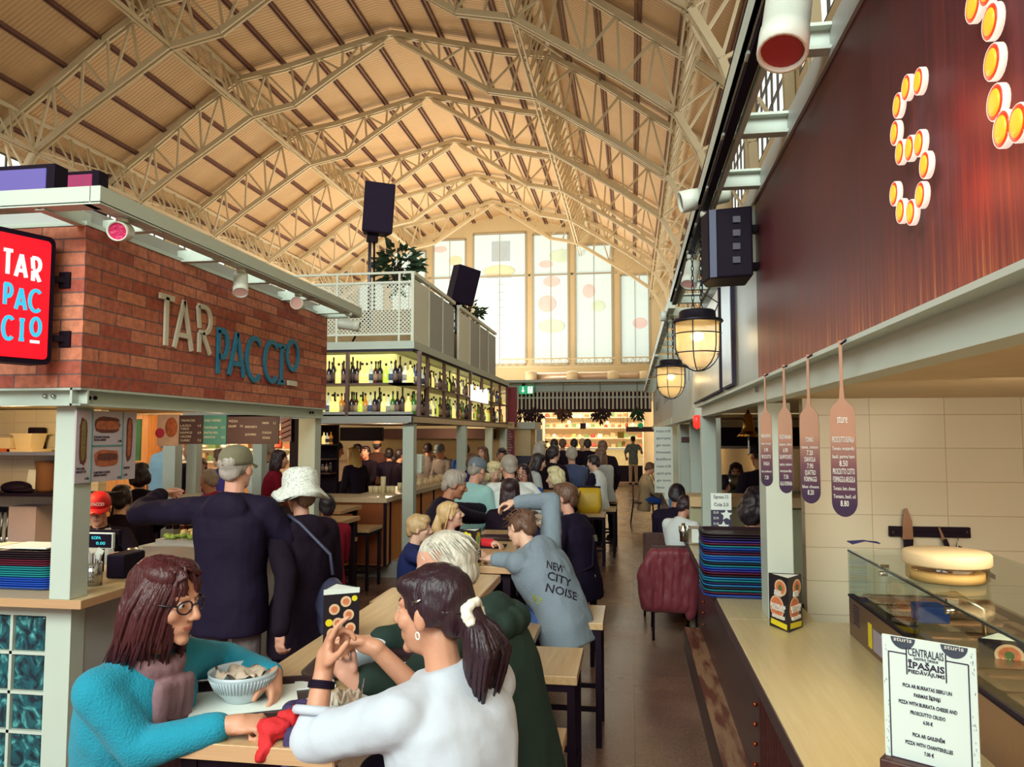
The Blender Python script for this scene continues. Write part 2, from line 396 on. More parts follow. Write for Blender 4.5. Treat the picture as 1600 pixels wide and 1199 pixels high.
UP = [(0, 17.2), (4.3, 16.15), (6.15, 15.85), (7.9, 14.75), (9.5, 13.55), (10.9, 12.55), (11.9, 11.7), (12.35, 10.4), (12.4, 8.0), (12.4, .0)]
LO = [(.3, 16.9), (1.95, 15.9), (3.85, 14.65), (5.6, 14.3), (8.76, 12.25), (10.35, 11.1), (11.0, 9.9), (11.6, 8.0), (11.9, .0)]
CEIL = [(0, 17.45), (6.2, 16.1), (11.1, 12.75), (12.5, 11.75)]
Y0, Y1 = -10.0, 53.0
def at_u(poly, u):
    for (a, b), (c, d) in zip(poly, poly[1:]):
        if a <= u <= c: return b + (d - b) * (u - a) / max(c - a, 1e-6)
    return poly[-1][1]
def floor_mat():
    m = mat('polished_concrete', (150, 118, 104), .34, var=.1); N, L = NT(m); b = N['Principled BSDF']
    tc = N.new('ShaderNodeTexCoord')
    n1 = N.new('ShaderNodeTexNoise'); n1.inputs['Scale'].default_value = 1.1; n1.inputs['Detail'].default_value = 7; L.new(tc.outputs['Object'], n1.inputs['Vector'])
    n2 = N.new('ShaderNodeTexNoise'); n2.inputs['Scale'].default_value = 55; n2.inputs['Detail'].default_value = 3; L.new(tc.outputs['Object'], n2.inputs['Vector'])
    r = N.new('ShaderNodeValToRGB'); e = r.color_ramp.elements; e[0].position = .32; e[0].color = lin((122, 90, 82)) + (1,); e[1].position = .7; e[1].color = lin((178, 142, 118)) + (1,)
    L.new(n1.outputs['Fac'], r.inputs[0])
    r2 = N.new('ShaderNodeValToRGB'); f = r2.color_ramp.elements; f[0].position = .32; f[0].color = (.7, .66, .68, 1); f[1].position = .75; f[1].color = (1.15, 1.12, 1.1, 1); L.new(n2.outputs['Fac'], r2.inputs[0])
    mm = N.new('ShaderNodeMix'); mm.data_type = 'RGBA'; mm.blend_type = 'MULTIPLY'; mm.inputs[0].default_value = 1; L.new(r.outputs[0], mm.inputs[6]); L.new(r2.outputs[0], mm.inputs[7])
    br = N.new('ShaderNodeTexBrick'); br.offset = 0; L.new(tc.outputs['Object'], br.inputs['Vector']); br.inputs['Scale'].default_value = 1
    br.inputs['Brick Width'].default_value = 2.4; br.inputs['Row Height'].default_value = 3.0; br.inputs['Mortar Size'].default_value = .004
    br.inputs['Color1'].default_value = (1, 1, 1, 1); br.inputs['Color2'].default_value = (.93, .93, .94, 1); br.inputs['Mortar'].default_value = (.55, .5, .5, 1)
    m3 = N.new('ShaderNodeMix'); m3.data_type = 'RGBA'; m3.blend_type = 'MULTIPLY'; m3.inputs[0].default_value = 1; L.new(mm.outputs[2], m3.inputs[6]); L.new(br.outputs['Color'], m3.inputs[7])
    L.new(m3.outputs[2], b.inputs['Base Color'])
    mr = N.new('ShaderNodeMapRange'); mr.inputs[3].default_value = .16; mr.inputs[4].default_value = .36; L.new(n1.outputs['Fac'], mr.inputs[0]); L.new(mr.outputs[0], b.inputs['Roughness'])
    return m
tag(MB().bx(XC - 12.6, XC + 12.6, Y0, Y1, -.1, 0).build('floor', floor_mat()), 'brown polished concrete floor of the market hall', 'floor', kind='structure')
def ceil_mat():
    m = mat('ribbed_ceiling_boards', (216, 178, 132), .75, var=.08, vs_=.6); N, L = NT(m); b = N['Principled BSDF']
    tc = N.new('ShaderNodeTexCoord'); wv = N.new('ShaderNodeTexWave'); wv.bands_direction = 'Y'; wv.inputs['Scale'].default_value = 2.0; L.new(tc.outputs['Object'], wv.inputs['Vector'])
    bp = N.new('ShaderNodeBump'); bp.inputs['Strength'].default_value = .5; bp.inputs['Distance'].default_value = .03; L.new(wv.outputs['Fac'], bp.inputs['Height']); L.new(bp.outputs[0], b.inputs['Normal'])
    return m
M_CEIL = ceil_mat()
cb_ = MB()
for sgn in (-1, 1):
    for (a, b), (c, d) in zip(CEIL, CEIL[1:]):
        cb_.bar((XC + sgn * (a + c) / 2, Y0, (b + d) / 2 + .05), (XC + sgn * (a + c) / 2, Y1, (b + d) / 2 + .05), math.hypot(c - a, d - b) + .02, .1, up=Vector((sgn * (b - d), 0, c - a)))
tag(cb_.build('ceiling', M_CEIL), 'peach coloured ribbed vault ceiling of the hall', 'ceiling', kind='structure')
for sgn in (-1, 1):
    u = .75
    while u < 12.0:
        z = at_u(CEIL, u) - .07; b = MB()
        for du in (-.075, .075): b.bx(XC + sgn * u + du - .022, XC + sgn * u + du + .022, Y0, Y1, z - .06, z + .05)
        tag(b.build('roof_purlin', M_PURLIN), 'double purlin coloured with gap shade running the length of the vault', 'purlin', 'purlins under the vault', kind='structure')
        u += 1.22
def resample(poly, n, u0, u1):
    out = []
    for i in range(n):
        u = u0 + (u1 - u0) * i / (n - 1); out.append((u, at_u(poly, u)))
    return out
TY = [0.2, 5.65, 11.1, 16.6, 22.05, 27.5, 32.95, 38.4, 43.85, 49.3]
for ty in TY:
    b = MB()
    for sgn in (-1, 1):
        def p(q, dy=0): return (XC + sgn * q[0], ty + dy, q[1])
        for poly, wd in ((UP, .2), (LO, .18)):
            for q0, q1 in zip(poly, poly[1:]):
                for dy in (-.09, .09): b.bar(p(q0, dy), p(q1, dy), .07, wd, up=(0, 1, 0) if False else (sgn * .5, 0, 1) if q0[0] != q1[0] else (1, 0, 0))
        b.bar(p(UP[0]), p(LO[0]), .1, .1, (0, 1, 0))
        segs = [(.3, 1.95, .5, 1.9, 3), (1.95, 5.6, 1.9, 6.15, 5), (5.6, 8.76, 6.15, 8.7, 4), (8.76, 10.35, 8.7, 10.9, 3), (10.35, 11.0, 10.9, 12.3, 3)]
        for l0, l1, u0, u1, n in segs:
            A = resample(LO, n, l0, l1); B = resample(UP, n, u0, u1)
            for i in range(n):
                if i: b.bar(p(A[i]), p(B[i]), .075, .075, (0, 1, 0))
                if i < n - 1:
                    if i % 2 == 0: b.bar(p(A[i]), p(B[i + 1]), .075, .075, (0, 1, 0))
                    else: b.bar(p(B[i]), p(A[i + 1]), .075, .075, (0, 1, 0))
        for z in (9, 7, 5, 3):
            b.bar((XC + sgn * 11.75, ty, z), (XC + sgn * 12.4, ty, z - 1.2), .07, .07, (0, 1, 0))
    tag(b.build('roof_truss', M_CREAM), 'cream lattice roof truss arching across the hall', 'truss', 'roof trusses of the hall', kind='structure')
for sgn in (-1, 1):
    for (ua, za), (ub, zb) in (((5.6, 14.3), (6.15, 15.85)), ((10.35, 11.1), (10.95, 12.5))):
        b = MB(); xa = XC + sgn * ua; xb = XC + sgn * ub
        for dx in (-.08, .08): b.bar((xa + dx, Y0, za), (xa + dx, Y1, za), .05, .1)
        b.bar((xb, Y0, zb), (xb, Y1, zb), .12, .1)
        for t0, t1 in zip(TY, TY[1:]):
            n = 6
            for i in range(n):
                ya = t0 + (t1 - t0) * i / n; yb = t0 + (t1 - t0) * (i + 1) / n; ym = (ya + yb) / 2
                b.bar((xa, ya, za), (xb, ym, zb), .06, .06); b.bar((xb, ym, zb), (xa, yb, za), .06, .06)
            b.bar((XC + sgn * (ua - .2), t0, za), (XC + sgn * (ub + .6), t1, zb - .2), .05, .05)
        tag(b.build('lattice_girder', M_CREAM), 'cream zigzag girder along a knee of the vault', 'girder', 'girders along the vault', kind='structure')
M_SKYW = mat('bright_window_sky', (236, 244, 240), .6, emit=.85, ecol=(236, 246, 240))
M_MULL = mat('window_bars_dark', (92, 84, 78), .6)
for nm, sx in (('wall_left', -1), ('wall_right', 1)):
    x = XC + sx * 12.6; b = MB()
    b.bx(x - .1, x + .1, Y0, Y1, 0, 9.2); b.bx(x - .1, x + .1, Y0, Y1, 11.6, 12.0)
    ys = [Y0] + [t for t in TY if t > Y0] + [Y1]
    for t in ys: b.bx(x - .1, x + .1, max(Y0, t - .45), min(Y1, t + .45), 9.2, 11.6)
    tag(b.build(nm, M_WALLC), 'cream long wall of the hall, ' + ('left' if sx < 0 else 'right') + ' side', 'wall', kind='structure')
    for i, (t0, t1) in enumerate(zip(ys, ys[1:])):
        o = MB().bx(x - .03, x + .03, t0 + .45, t1 - .45, 9.2, 11.6).build('window_%d' % (i + (1 if sx < 0 else 21)), M_SKYW)
        tag(o, 'bright barred side window high under the vault', 'window', 'high side windows', kind='structure')
        f = MB(); xi = x - sx * .07
        n = 6
        for k in range(n + 1):
            y = t0 + .45 + (t1 - t0 - .9) * k / n; f.bx(xi - .025, xi + .025, y - .03, y + .03, 9.2, 11.6)
        for z in (9.23, 10.0, 10.8, 11.57): f.bx(xi - .025, xi + .025, t0 + .45, t1 - .45, z - .03, z + .03)
        f.build('window_frame', M_MULL, o, w=True)
yw = Y1
WIN = [(676, 727, 372), (739, 822, 365), (833, 889, 369), (900, 958, 388), (971, 1016, 436)]
def wx(px): return P(px, 600, Y=yw).x
spans = [(wx(a), wx(b), P(780, t, Y=yw).z) for a, b, t in WIN]
cx_ = (spans[1][0] + spans[1][1]) / 2
extra = [(2 * cx_ - spans[3][1], 2 * cx_ - spans[3][0], spans[3][2]), (2 * cx_ - spans[4][1], 2 * cx_ - spans[4][0], spans[4][2])]
zs = P(780, 571, Y=yw).z
allw = sorted(spans + extra)
b = MB(); x0 = XC - 12.5
def top(x): return at_u(CEIL, abs(x - XC)) + .1 if abs(x - XC) <= 12.5 else 11.7
b.bx(XC - 12.5, XC + 12.5, yw, yw + .3, 0, zs)
def wallseg(xa, xb, zl):
    n = max(1, int((xb - xa) / .8))
    for i in range(n):
        xs, xe = xa + (xb - xa) * i / n, xa + (xb - xa) * (i + 1) / n
        a = [(xs, yw, zl), (xe, yw, zl), (xe, yw, top(xe)), (xs, yw, top(xs))]
        c = [(q[0], yw + .3, q[2]) for q in a]
        b.add(a + c, [(0, 1, 2, 3), (7, 6, 5, 4), (0, 4, 5, 1), (2, 6, 7, 3), (1, 5, 6, 2), (0, 3, 7, 4)])
xp = XC - 12.5
for a, c, t in allw:
    if a > xp: wallseg(xp, a, zs)
    wallseg(a, c, t); xp = c
wallseg(xp, XC + 12.5, zs)
tag(b.build('wall_back', M_WALLC), 'cream gable wall at the far end of the hall', 'wall', kind='structure')
def win_mat():
    m = mat('painted_window_glass', (214, 234, 232), .5, var=.05); N, L = NT(m); bb = N['Principled BSDF']
    tc = N.new('ShaderNodeTexCoord'); br = N.new('ShaderNodeTexBrick'); br.offset = 0
    mp = N.new('ShaderNodeMapping'); mp.inputs['Rotation'].default_value = (math.pi / 2, 0, 0); L.new(tc.outputs['Object'], mp.inputs[0]); L.new(mp.outputs[0], br.inputs['Vector'])
    br.inputs['Scale'].default_value = 1; br.inputs['Brick Width'].default_value = .31; br.inputs['Row Height'].default_value = 1.05; br.inputs['Mortar Size'].default_value = .012
    br.inputs['Color1'].default_value = lin((216, 238, 238)) + (1,); br.inputs['Color2'].default_value = lin((212, 234, 236)) + (1,); br.inputs['Mortar'].default_value = lin((188, 206, 206)) + (1,)
    L.new(br.outputs['Color'], bb.inputs['Emission Color']); bb.inputs['Emission Strength'].default_value = .43
    bb.inputs['Base Color'].default_value = (.04, .05, .05, 1); bb.inputs['Specular IOR Level'].default_value = 0
    return m
M_WGL = win_mat()
M_WLINE = mat('window_bar_pale', (196, 190, 176), .7)
def decal(nm, col, e=.36): return mat(nm, col, .7, emit=e, var=.25, vs_=1.2)
M_RED_D = decal('faded_red_glass_paint', (226, 204, 200)); M_GRN_D = decal('faded_green_glass_paint', (208, 228, 206)); M_YEL_D = decal('faded_yellow_glass_paint', (230, 222, 186)); M_GRY_D = decal('grey_glass_paint', (176, 190, 196), .4)
for i, (a, c, t) in enumerate(allw):
    o = MB().bx(a, c, yw + .1, yw + .16, zs, t).build('window_%d' % (i + 41), M_WGL)
    tag(o, 'tall pale window of the far gable with faint painted fruit', 'window', 'tall windows of the far gable', kind='structure')
    f = MB()
    for x in (a, c): f.bx(x - .07, x + .07, yw - .06, yw + .05, zs, t)
    f.bx(a, c, yw - .06, yw + .05, zs - .06, zs + .1); f.bx(a, c, yw - .06, yw + .05, t - .08, t + .05)
    f.bx((a + c) / 2 - .02, (a + c) / 2 + .02, yw + .02, yw + .09, zs, t)
    zb = P(780, 432, Y=yw).z
    if zb < t: f.bx(a - .3, c + .3, yw - .05, yw + .08, zb - .05, zb + .05)
    f.build('window_frame', M_WLINE, o)
b = MB(); yw2, yw = yw, Y0 - .3
wallseg(XC - 12.5, XC + 12.5, 7.6); yw = yw2
tag(b.build('wall_sky_block', M_WALLC), 'cream gable wall behind the viewpoint, unseen, added to keep sky light off the vault', 'wall', kind='structure')  # unseen upper wall, added to keep sky light off the near vault
tag(MB().bx(XC - 40, XC + 40, -70, Y0, -.1, -.01).build('blocker', mat('dark_blocker', (96, 84, 88), .8)), 'dark pavement slab outside, unseen, added to block sky light from below', 'blocker', kind='structure')  # unseen ground slab, added to stop sky light reaching the vault from below
def blob(pts, m_, name, z0=0):
    b = MB();
    for px, py, rx, rz in pts:
        c = P(px, py, Y=yw + .08); b.ell((c.x, yw + .09, c.z), (rx, .012, rz))
    o = b.build(name, m_); return tag(o, None, None, kind='structure')
tag(blob([(853, 413, .5, .28), (862, 440, .6, .4), (855, 475, .65, .6), (920, 455, .45, .5), (1000, 505, .5, .4), (688, 390, .5, .25)], M_RED_D, 'trim_1'), 'faded red fruit painted on the far windows', 'window painting')
tag(blob([(878, 400, .9, .5), (862, 510, .95, .5), (935, 478, .5, .4)], M_GRN_D, 'trim_2'), 'faded green leaves painted on the far windows', 'window painting')
tag(blob([(780, 424, 1.15, .45), (712, 408, .5, .4)], M_YEL_D, 'trim_3'), 'faded yellow dish painted on the far middle window', 'window painting')
b = MB(); c0 = P(768, 378, Y=yw + .05); c1 = P(797, 408, Y=yw + .05); b.bx(c0.x, c1.x, yw + .04, yw + .09, c1.z, c0.z)
for k in range(9):
    z = P(780, 445 + k * 12, Y=yw).z; x = P(783, 500, Y=yw).x; b.bx(x - .25, x + .25, yw + .04, yw + .09, z - .02, z + .02)
q = P(780, 433, Y=yw); b.bx(q.x - .9, q.x + .9, yw + .0, yw + .09, q.z - .08, q.z + .02)
tag(b.build('trim_4', M_GRY_D), 'grey painted panel and ladder on the far middle window', 'window painting', kind='structure')
b = MB(); zr = P(900, 560, Y=51.5).z; zq = P(900, 572, Y=51.5).z
xa, xb = P(780, 560, Y=51.5).x, P(1030, 560, Y=51.5).x
b.bx(xa, xb, 51.46, 51.54, zr - .04, zr + .04); b.bx(xa, xb, 51.46, 51.54, zq - .04, zq + .04)
n = 22
for k in range(n):
    u0 = xa + (xb - xa) * k / n; u1 = xa + (xb - xa) * (k + 1) / n
    b.bar((u0, 51.5, zq), ((u0 + u1) / 2, 51.5, zr), .04, .04); b.bar(((u0 + u1) / 2, 51.5, zr), (u1, 51.5, zq), .04, .04)
tag(b.build('gallery_rail', M_CREAM), 'cream lattice rail in front of the far windows', 'railing', kind='structure')
M_DUCT = mat('pinkish_duct_metal', (214, 190, 168), .35, .5)
b = MB(); za = P(900, 588, Y=50).z; b.tube([(P(830, 588, Y=50).x, 50, za), (P(1025, 588, Y=50).x, 50, za)], .26, 14)
o = tag(b.build('ventilation_duct', M_DUCT), 'pinkish metal air duct under the far gallery', 'duct')
for px in (830, 894, 958, 1008):
    q = P(px, 588, Y=49.6); b = MB(); b.lathe([(.3, -.35), (.36, 0), (.3, .35)], (q.x, 49.6, q.z), 14, Matrix.Rotation(math.pi / 2, 3, 'Y'))
    b.box((q.x, 49.5, q.z - .3), (.22, .22, .2)); b.build('duct_collar', M_CREAM, o)
XL, YF, YE = -2.716, 3.45, 6.57
ZB0, ZB1, ZT = 1.946, 2.035, 2.86
t = thing('brick_fascia', 'red brick fascia band above the left food stall', 'brick wall', (XL, YF, ZB1))
MB().bx(XL - .12, XL, YF, YE, ZB1, ZT).bx(-7.5, XL - .12, YF, YF + .12, ZB1, ZT).build('brick_face', M_BRICK, t)
MB().bx(XL - .16, XL + .006, YF - .006, YE + .01, ZT, ZT + .022).bx(-7.5, XL, YF - .006, YF + .12, ZT, ZT + .022).build('capping_strip', M_PAINT, t)
t = thing('brick_stall', 'pale green steel frame carrying the brick stall at left', 'frame', (XL, YF, .977))
def channel(b, a, c, n, h=.089, d=.05):
    """U-channel beam from a to c (bottom outer edge), n = outward horizontal normal"""
    a = Vector(a); c = Vector(c); n = Vector(n)
    web = n * -.012
    def slab(p0, p1): b.bx(p0.x, p1.x, p0.y, p1.y, p0.z, p1.z)
    slab(a - n * d, c - n * (d - .012) + Vector((0, 0, h)))
    slab(a - n * d, c + Vector((0, 0, .011))); slab(a - n * d + Vector((0, 0, h - .011)), c + Vector((0, 0, h)))
b = MB(); channel(b, (XL + .012, YF - .012, ZB0), (XL + .012, YE + .02, ZB0), (1, 0, 0), d=.06); bm1 = b.build('side_beam', M_PAINT, t)
b = MB(); channel(b, (-7.5, YF - .012, ZB0), (XL + .012, YF - .012, ZB0), (0, -1, 0), d=.06); bm2 = b.build('front_beam', M_PAINT, t)
for px in (64, 77):
    q = P(px, 619, Y=YF - .0); MB().lathe([(.001, 0), (.011, .001), (.009, .012), (.001, .013)], (q.x, YF + .03, q.z), 8, Matrix.Rotation(math.pi / 2, 3, 'X')).build('bolt', M_STEEL, bm2)
for px in (148, 157, 490, 494):
    q = P(px, 622 if px < 300 else 645, X=XL); MB().lathe([(.001, 0), (.011, .001), (.009, .012), (.001, .013)], (XL - .035, q.y, q.z), 8, Matrix.Rotation(math.pi / 2, 3, 'Y')).build('bolt', M_DKPL, bm1)
xa, xb = P(86, 800, Y=YF + .08).x, P(118, 800, Y=YF + .08).x
MB().bx(xa, xb, YF + .06, YF + .19, .977, ZB0).build('post', M_PAINT, t, bev=.004)
xa, xb = P(473, 720, Y=6.5).x, P(499, 720, Y=6.5).x
MB().bx(xa, xb, 6.4, 6.53, 0, ZB0).build('post', M_PAINT, t, bev=.004)
MB().bx(xa - 2.6, xa - 2.47, 6.4, 6.53, 0, ZB0).build('post', M_PAINT, t, bev=.004)
M_SOFF = mat('cream_soffit', (226, 200, 150), .7)
MB().bx(-7.5, XL - .06, YF + .05, YE, ZB1 - .02, ZB1 + .03).build('soffit', M_SOFF, t)
t = thing('roof_frame', 'pale green steel roof frame over the brick fascia', 'frame', (-2.42, 3.15, 2.87))
XO, YO = -2.416, 3.15
MB().bx(XO - .05, XO, YO, 6.64, 2.875, 2.953).bx(XO - .09, XO, YO, 6.64, 2.868, 2.88).build('outer_beam', M_PAINT, t)
MB().bx(-7.5, XO - .055, YO, YO + .05, 2.875, 2.953).bx(-7.5, XO - .055, YO, YO + .09, 2.868, 2.88).build('front_beam', M_PAINT, t)
MB().bx(XL - .14, XL - .04, YF + .03, 6.64, ZT + .022, 2.965).bx(-7.5, XL - .14, YF + .04, YF + .12, ZT + .022, 2.965).build('inner_beam', M_PAINTD, t)
for y in (3.62, 4.3, 4.98, 5.66, 6.34, 6.58):
    MB().bx(XL - .05, XO - .01, y, y + .012, 2.862, 2.935).bx(XL - .05, XO - .01, y - .03, y + .02, 2.857, 2.868).build('cross_member', M_PAINT, t)
for x in (-2.75, -3.4, -4.05, -4.7):
    MB().bx(x, x + .012, YO + .02, YF + .06, 2.862, 2.935).bx(x - .02, x + .03, YO + .02, YF + .06, 2.857, 2.868).build('cross_member', M_PAINT, t)
def spot_l(px, py, aim, label, lens=None, dy=.12):
    q = P(px, py, X=-2.47); return spotlight(q, aim, label, (q.x, q.y, 2.868), lens)
spot_l(190, 362, (.35, -.85, -.22), 'white track spotlight with crinkled pink foil over its lens', M_LENSP)
spot_l(376, 443, (.25, -.45, -.75), 'white track spotlight pointing down before the white letters on brick')
spot_l(466, 475, (.25, -.95, -.1), 'white track spotlight facing forward near the far brick corner')
q = P(545, 508, X=-2.44); spotlight(q, (.95, .2, -.12), 'white track spotlight lying level with a dark lens end', (q.x, q.y, 2.868), M_LENSD, L=.19)
M_LW = mat('cream_sign_letter', (222, 216, 198), .5, var=.03); M_LB = mat('blue_sign_letter', (34, 128, 168), .5, var=.03)
t = thing('shop_sign', 'cream and blue raised shop letters on the red brick side', 'sign', (XL, 4.0, 2.2))
def brick_letter(ch, pl, pr, ytop, ybot, m_, th, gw=.62, gh=1.0, edge=None):
    a = P(pl, ybot, X=XL + .02); c = P(pr, ybot, X=XL + .02); pm = (pl + pr) / 2
    z0 = P(pm, ybot, X=XL + .02).z; z1 = P(pm, ytop, X=XL + .02).z
    b = MB(); strokes(b, ch, (XL + .006, a.y + th / 2, z0), (0, 1, 0), (0, 0, 1), (c.y - a.y - th) / gw, (z1 - z0) / gh, th, .014); b.build('letter', m_, t)
brick_letter('T', 246, 274, 464, 540, M_LW, .034)
brick_letter('A', 271, 303, 474, 546, M_LW, .03)
brick_letter('R', 307, 333, 480, 552, M_LW, .03, .56)
brick_letter('P', 337, 359, 517, 585, M_LB, .036, .56)
brick_letter('A', 357, 384, 524, 588, M_LB, .034)
brick_letter('C', 384, 410, 528, 594, M_LB, .036, .74)
brick_letter('C', 412, 436, 534, 596, M_LB, .036, .74)
brick_letter('I', 434, 448, 541, 598, M_LB, .036, .34)
brick_letter('O', 447, 468, 532, 594, M_LB, .036, .5)
brick_letter('_', 449, 466, 560, 600, M_LW, .04, .5)
s1 = P(84, 470, Y=3.37); s0 = P(0, 470, Y=3.14); rt = Vector((s1.x - s0.x, s1.y - s0.y, 0)).normalized(); nn = Vector((rt.y, -rt.x, 0)); up = Vector((0, 0, 1))
zt, zb_ = P(84, 373, Y=3.37).z, P(84, 571, Y=3.37).z
WS = .56; oR = Vector((s1.x, s1.y, zb_))
t = thing('box_sign', 'glowing red square box sign projecting from the brick front', 'sign', (s1.x, s1.y, zb_))
M_RED = mat('backlit_red_acrylic', (232, 20, 38), .4, emit=.62, ecol=(250, 10, 34), var=.02)
Rm = Matrix((rt, -nn, up)).transposed()
hS = zt - zb_
def rrect(w_, h_, r, n=5):
    out = []
    for cx, cy, a0 in ((w_ - r, r, -90), (w_ - r, h_ - r, 0), (r, h_ - r, 90), (r, r, 180)): out += arc(cx, cy, r, r, a0, a0 + 90, n)
    return out
Mp = Matrix((rt, up, nn)).transposed()
b = MB(); b.prism(rrect(WS, hS, .035), .12, Mp, oR - rt * WS - nn * .12); b.build('sign_case', M_DKPL, t)
b = MB(); b.prism(rrect(WS - .05, hS - .05, .02), .006, Mp, oR - rt * (WS - .025) + up * .025); b.build('sign_face', M_RED, t)
M_SW = mat('lit_white_letter', (250, 240, 236), .5, emit=.75, var=.01); M_SB = mat('lit_cyan_letter', (60, 180, 215), .5, emit=.55, ecol=(50, 185, 225), var=.01)
def sign_letter(ch, pl, pr, ytop, ybot, m_, th=.0165, gw=.62):
    a = on_plane(pl, ybot, oR, nn); c = on_plane(pr, ybot, oR, nn); z0 = on_plane((pl + pr) / 2, ybot, oR, nn).z; z1 = on_plane((pl + pr) / 2, ytop, oR, nn).z
    a.z = z0; b = MB(); strokes(b, ch, a + nn * .007 + rt * (th / 2), rt, up, ((c - a).dot(rt) - th) / gw, (z1 - z0), th, .004); b.build('letter', m_, t)
sign_letter('T', 0, 20, 391, 428, M_SW); sign_letter('A', 20, 42, 400, 433, M_SW); sign_letter('R', 45, 64, 404, 440, M_SW, gw=.56)
sign_letter('P', 1, 19, 444, 476, M_SB, gw=.56); sign_letter('A', 20, 41, 453, 484, M_SB); sign_letter('C', 41, 64, 454, 487, M_SB, gw=.74)
sign_letter('C', -1, 21, 495, 530, M_SB, gw=.74); sign_letter('I', 25, 39, 500, 531, M_SB, gw=.34); sign_letter('O', 43, 63, 497, 534, M_SB, gw=.5); sign_letter('_', 43, 62, 510, 535, M_SW, .014, .5)
for py in (435, 528):
    z = P(95, py, Y=3.4).z; e = P(103, py, Y=YF); MB().bar((s1.x - nn.x * .06, s1.y - nn.y * .06 - .01, z), (e.x, YF + .01, z), .035, .03).bx(e.x - .03, e.x + .03, YF - .012, YF + .002, z - .04, z + .04).build('wall_bracket', M_BLACK, t)
t = thing('service_counter', 'pale counter with plywood worktop and teal glass blocks, brick stall', 'counter', (XL, YF, 0))
MB().bx(-7.5, XL, YF + .06, YF + .75, .94, .977).bx(XL - .6, XL, YF + .75, YE - .1, .94, .977).build('worktop', M_OAKX, t)
MB().bx(-7.5, XL + .003, YF + .055, YF + .06, .935, .975).bx(XL, XL + .004, YF + .06, YE - .1, .935, .975).build('worktop_edge', M_PLY, t)
xr = P(108, 1050, Y=3.63).x
zrow = [P(40, y, Y=3.63).z for y in (962, 1021, 1083, 1145, 1207)]
xs = [P(x, 1050, Y=3.63).x for x in (66, 15, -36, -87)]
b = MB(); b.bx(xs[0] + .01, xr, 3.63, 3.73, 0, .935)
b.bx(-7.5, xs[0] + .01, 3.63, 3.73, zrow[0], .935); b.bx(-7.5, xs[0] + .01, 3.63, 3.73, 0, zrow[4])
for x in xs[1:]: b.bx(x - .008, x + .008, 3.63, 3.73, zrow[4], zrow[0])
for z in zrow[1:4]: b.bx(xs[3], xs[0] + .01, 3.63, 3.73, z - .008, z + .008)
b.bx(-7.5, xs[3], 3.63, 3.73, zrow[4], zrow[0])
b.build('front_panel', M_PAINT, t)
MB().bx(xr - .05, xr - .005, 3.73, YE - .1, 0, .94).build('side_panel', M_PAINTD, t)
def block_mat():
    m = mat('teal_glass_block', (26, 96, 104), .12, var=.4, vs_=9, bump=1.0, bs=14, coat=.5); N, L = NT(m); b = N['Principled BSDF']
    tc = N.new('ShaderNodeTexCoord'); nz = N.new('ShaderNodeTexNoise'); nz.inputs['Scale'].default_value = 9; nz.inputs['Distortion'].default_value = 2.5; L.new(tc.outputs['Object'], nz.inputs['Vector'])
    r = N.new('ShaderNodeValToRGB'); e = r.color_ramp.elements; e[0].position = .35; e[0].color = lin((10, 36, 50)) + (1,); e[1].position = .72; e[1].color = lin((96, 178, 176)) + (1,)
    q = e.new(.55); q.color = lin((20, 92, 102)) + (1,); L.new(nz.outputs['Fac'], r.inputs[0]); L.new(r.outputs[0], b.inputs['Base Color']); return m
M_BLK = block_mat()
for i in range(3):
    for k in range(4):
        MB().bx(xs[i + 1] + .01, xs[i] - .01, 3.645, 3.72, zrow[k + 1] + .01, zrow[k] - .01).build('glass_block', M_BLK, t, bev=.008)
t = thing('kitchen_partition', 'cream tiled partition wall inside the brick stall', 'partition', (-5, 5.6, 0))
MB().bx(-7.5, -4.22, 5.6, 5.7, 0, ZB1 - .03).build('tiled_face', M_TILE2, t)
point('stall_lamp_left', (-4.1, 4.6, 1.86), 20, (1.0, .74, .40), .08)
point('stall_lamp_left', (-3.4, 5.9, 1.86), 5, (1.0, .78, .46), .06)
t = thing('wall_shelf', 'steel shelf on the tiled wall, upper of two, brick stall', 'shelf', (-4.8, 5.3, 1.66))
MB().bx(-6.5, -4.0, 5.25, 5.6, 1.645, 1.67).build('shelf_board', M_STEEL, t)
t2 = thing('wall_shelf', 'dark lower shelf on the tiled wall of the brick stall', 'shelf', (-4.8, 5.3, 1.34))
MB().bx(-6.5, -4.0, 5.28, 5.6, 1.33, 1.352).build('shelf_board', M_DKPL, t2)
M_CLR = mat('clear_plastic_tub', (226, 204, 160), .25, var=.1); M_ORG = mat('orange_lid', (206, 104, 44), .4)
q = P(35, 706, Y=5.35)
t = thing('food_tub', 'clear plastic food tub with lid on the upper steel shelf', 'container', (q.x, 5.4, 1.67))
MB().lathe([(.09, 0), (.115, .11), (.12, .11)], (q.x, 5.42, 1.69), 4, None, math.pi / 4, False).build('tub', M_CLR, t)
MB().bx(q.x - .1, q.x + .1, 5.33, 5.51, 1.8, 1.812).build('lid', M_CLR, t); MB().bx(q.x - .11, q.x + .11, 5.32, 5.53, 1.67, 1.69).build('base_lid', M_CLR, t)
q = P(8, 703, Y=5.35)
t = thing('food_tub', 'clear tub on an orange lid at the left frame edge', 'container', (q.x - .05, 5.4, 1.67))
MB().bx(q.x - .2, q.x + .06, 5.33, 5.53, 1.69, 1.78).build('tub', M_CLR, t); MB().bx(q.x - .2, q.x + .065, 5.32, 5.53, 1.67, 1.695).build('orange_base', M_ORG, t)
q = P(56, 690, Y=5.5); tag(MB().bx(q.x - .045, q.x + .045, 5.46, 5.56, 1.67, 1.86).build('coffee_pouch', M_DKPL, None, bev=.01), 'dark foil pouch standing on the upper steel shelf', 'pouch')
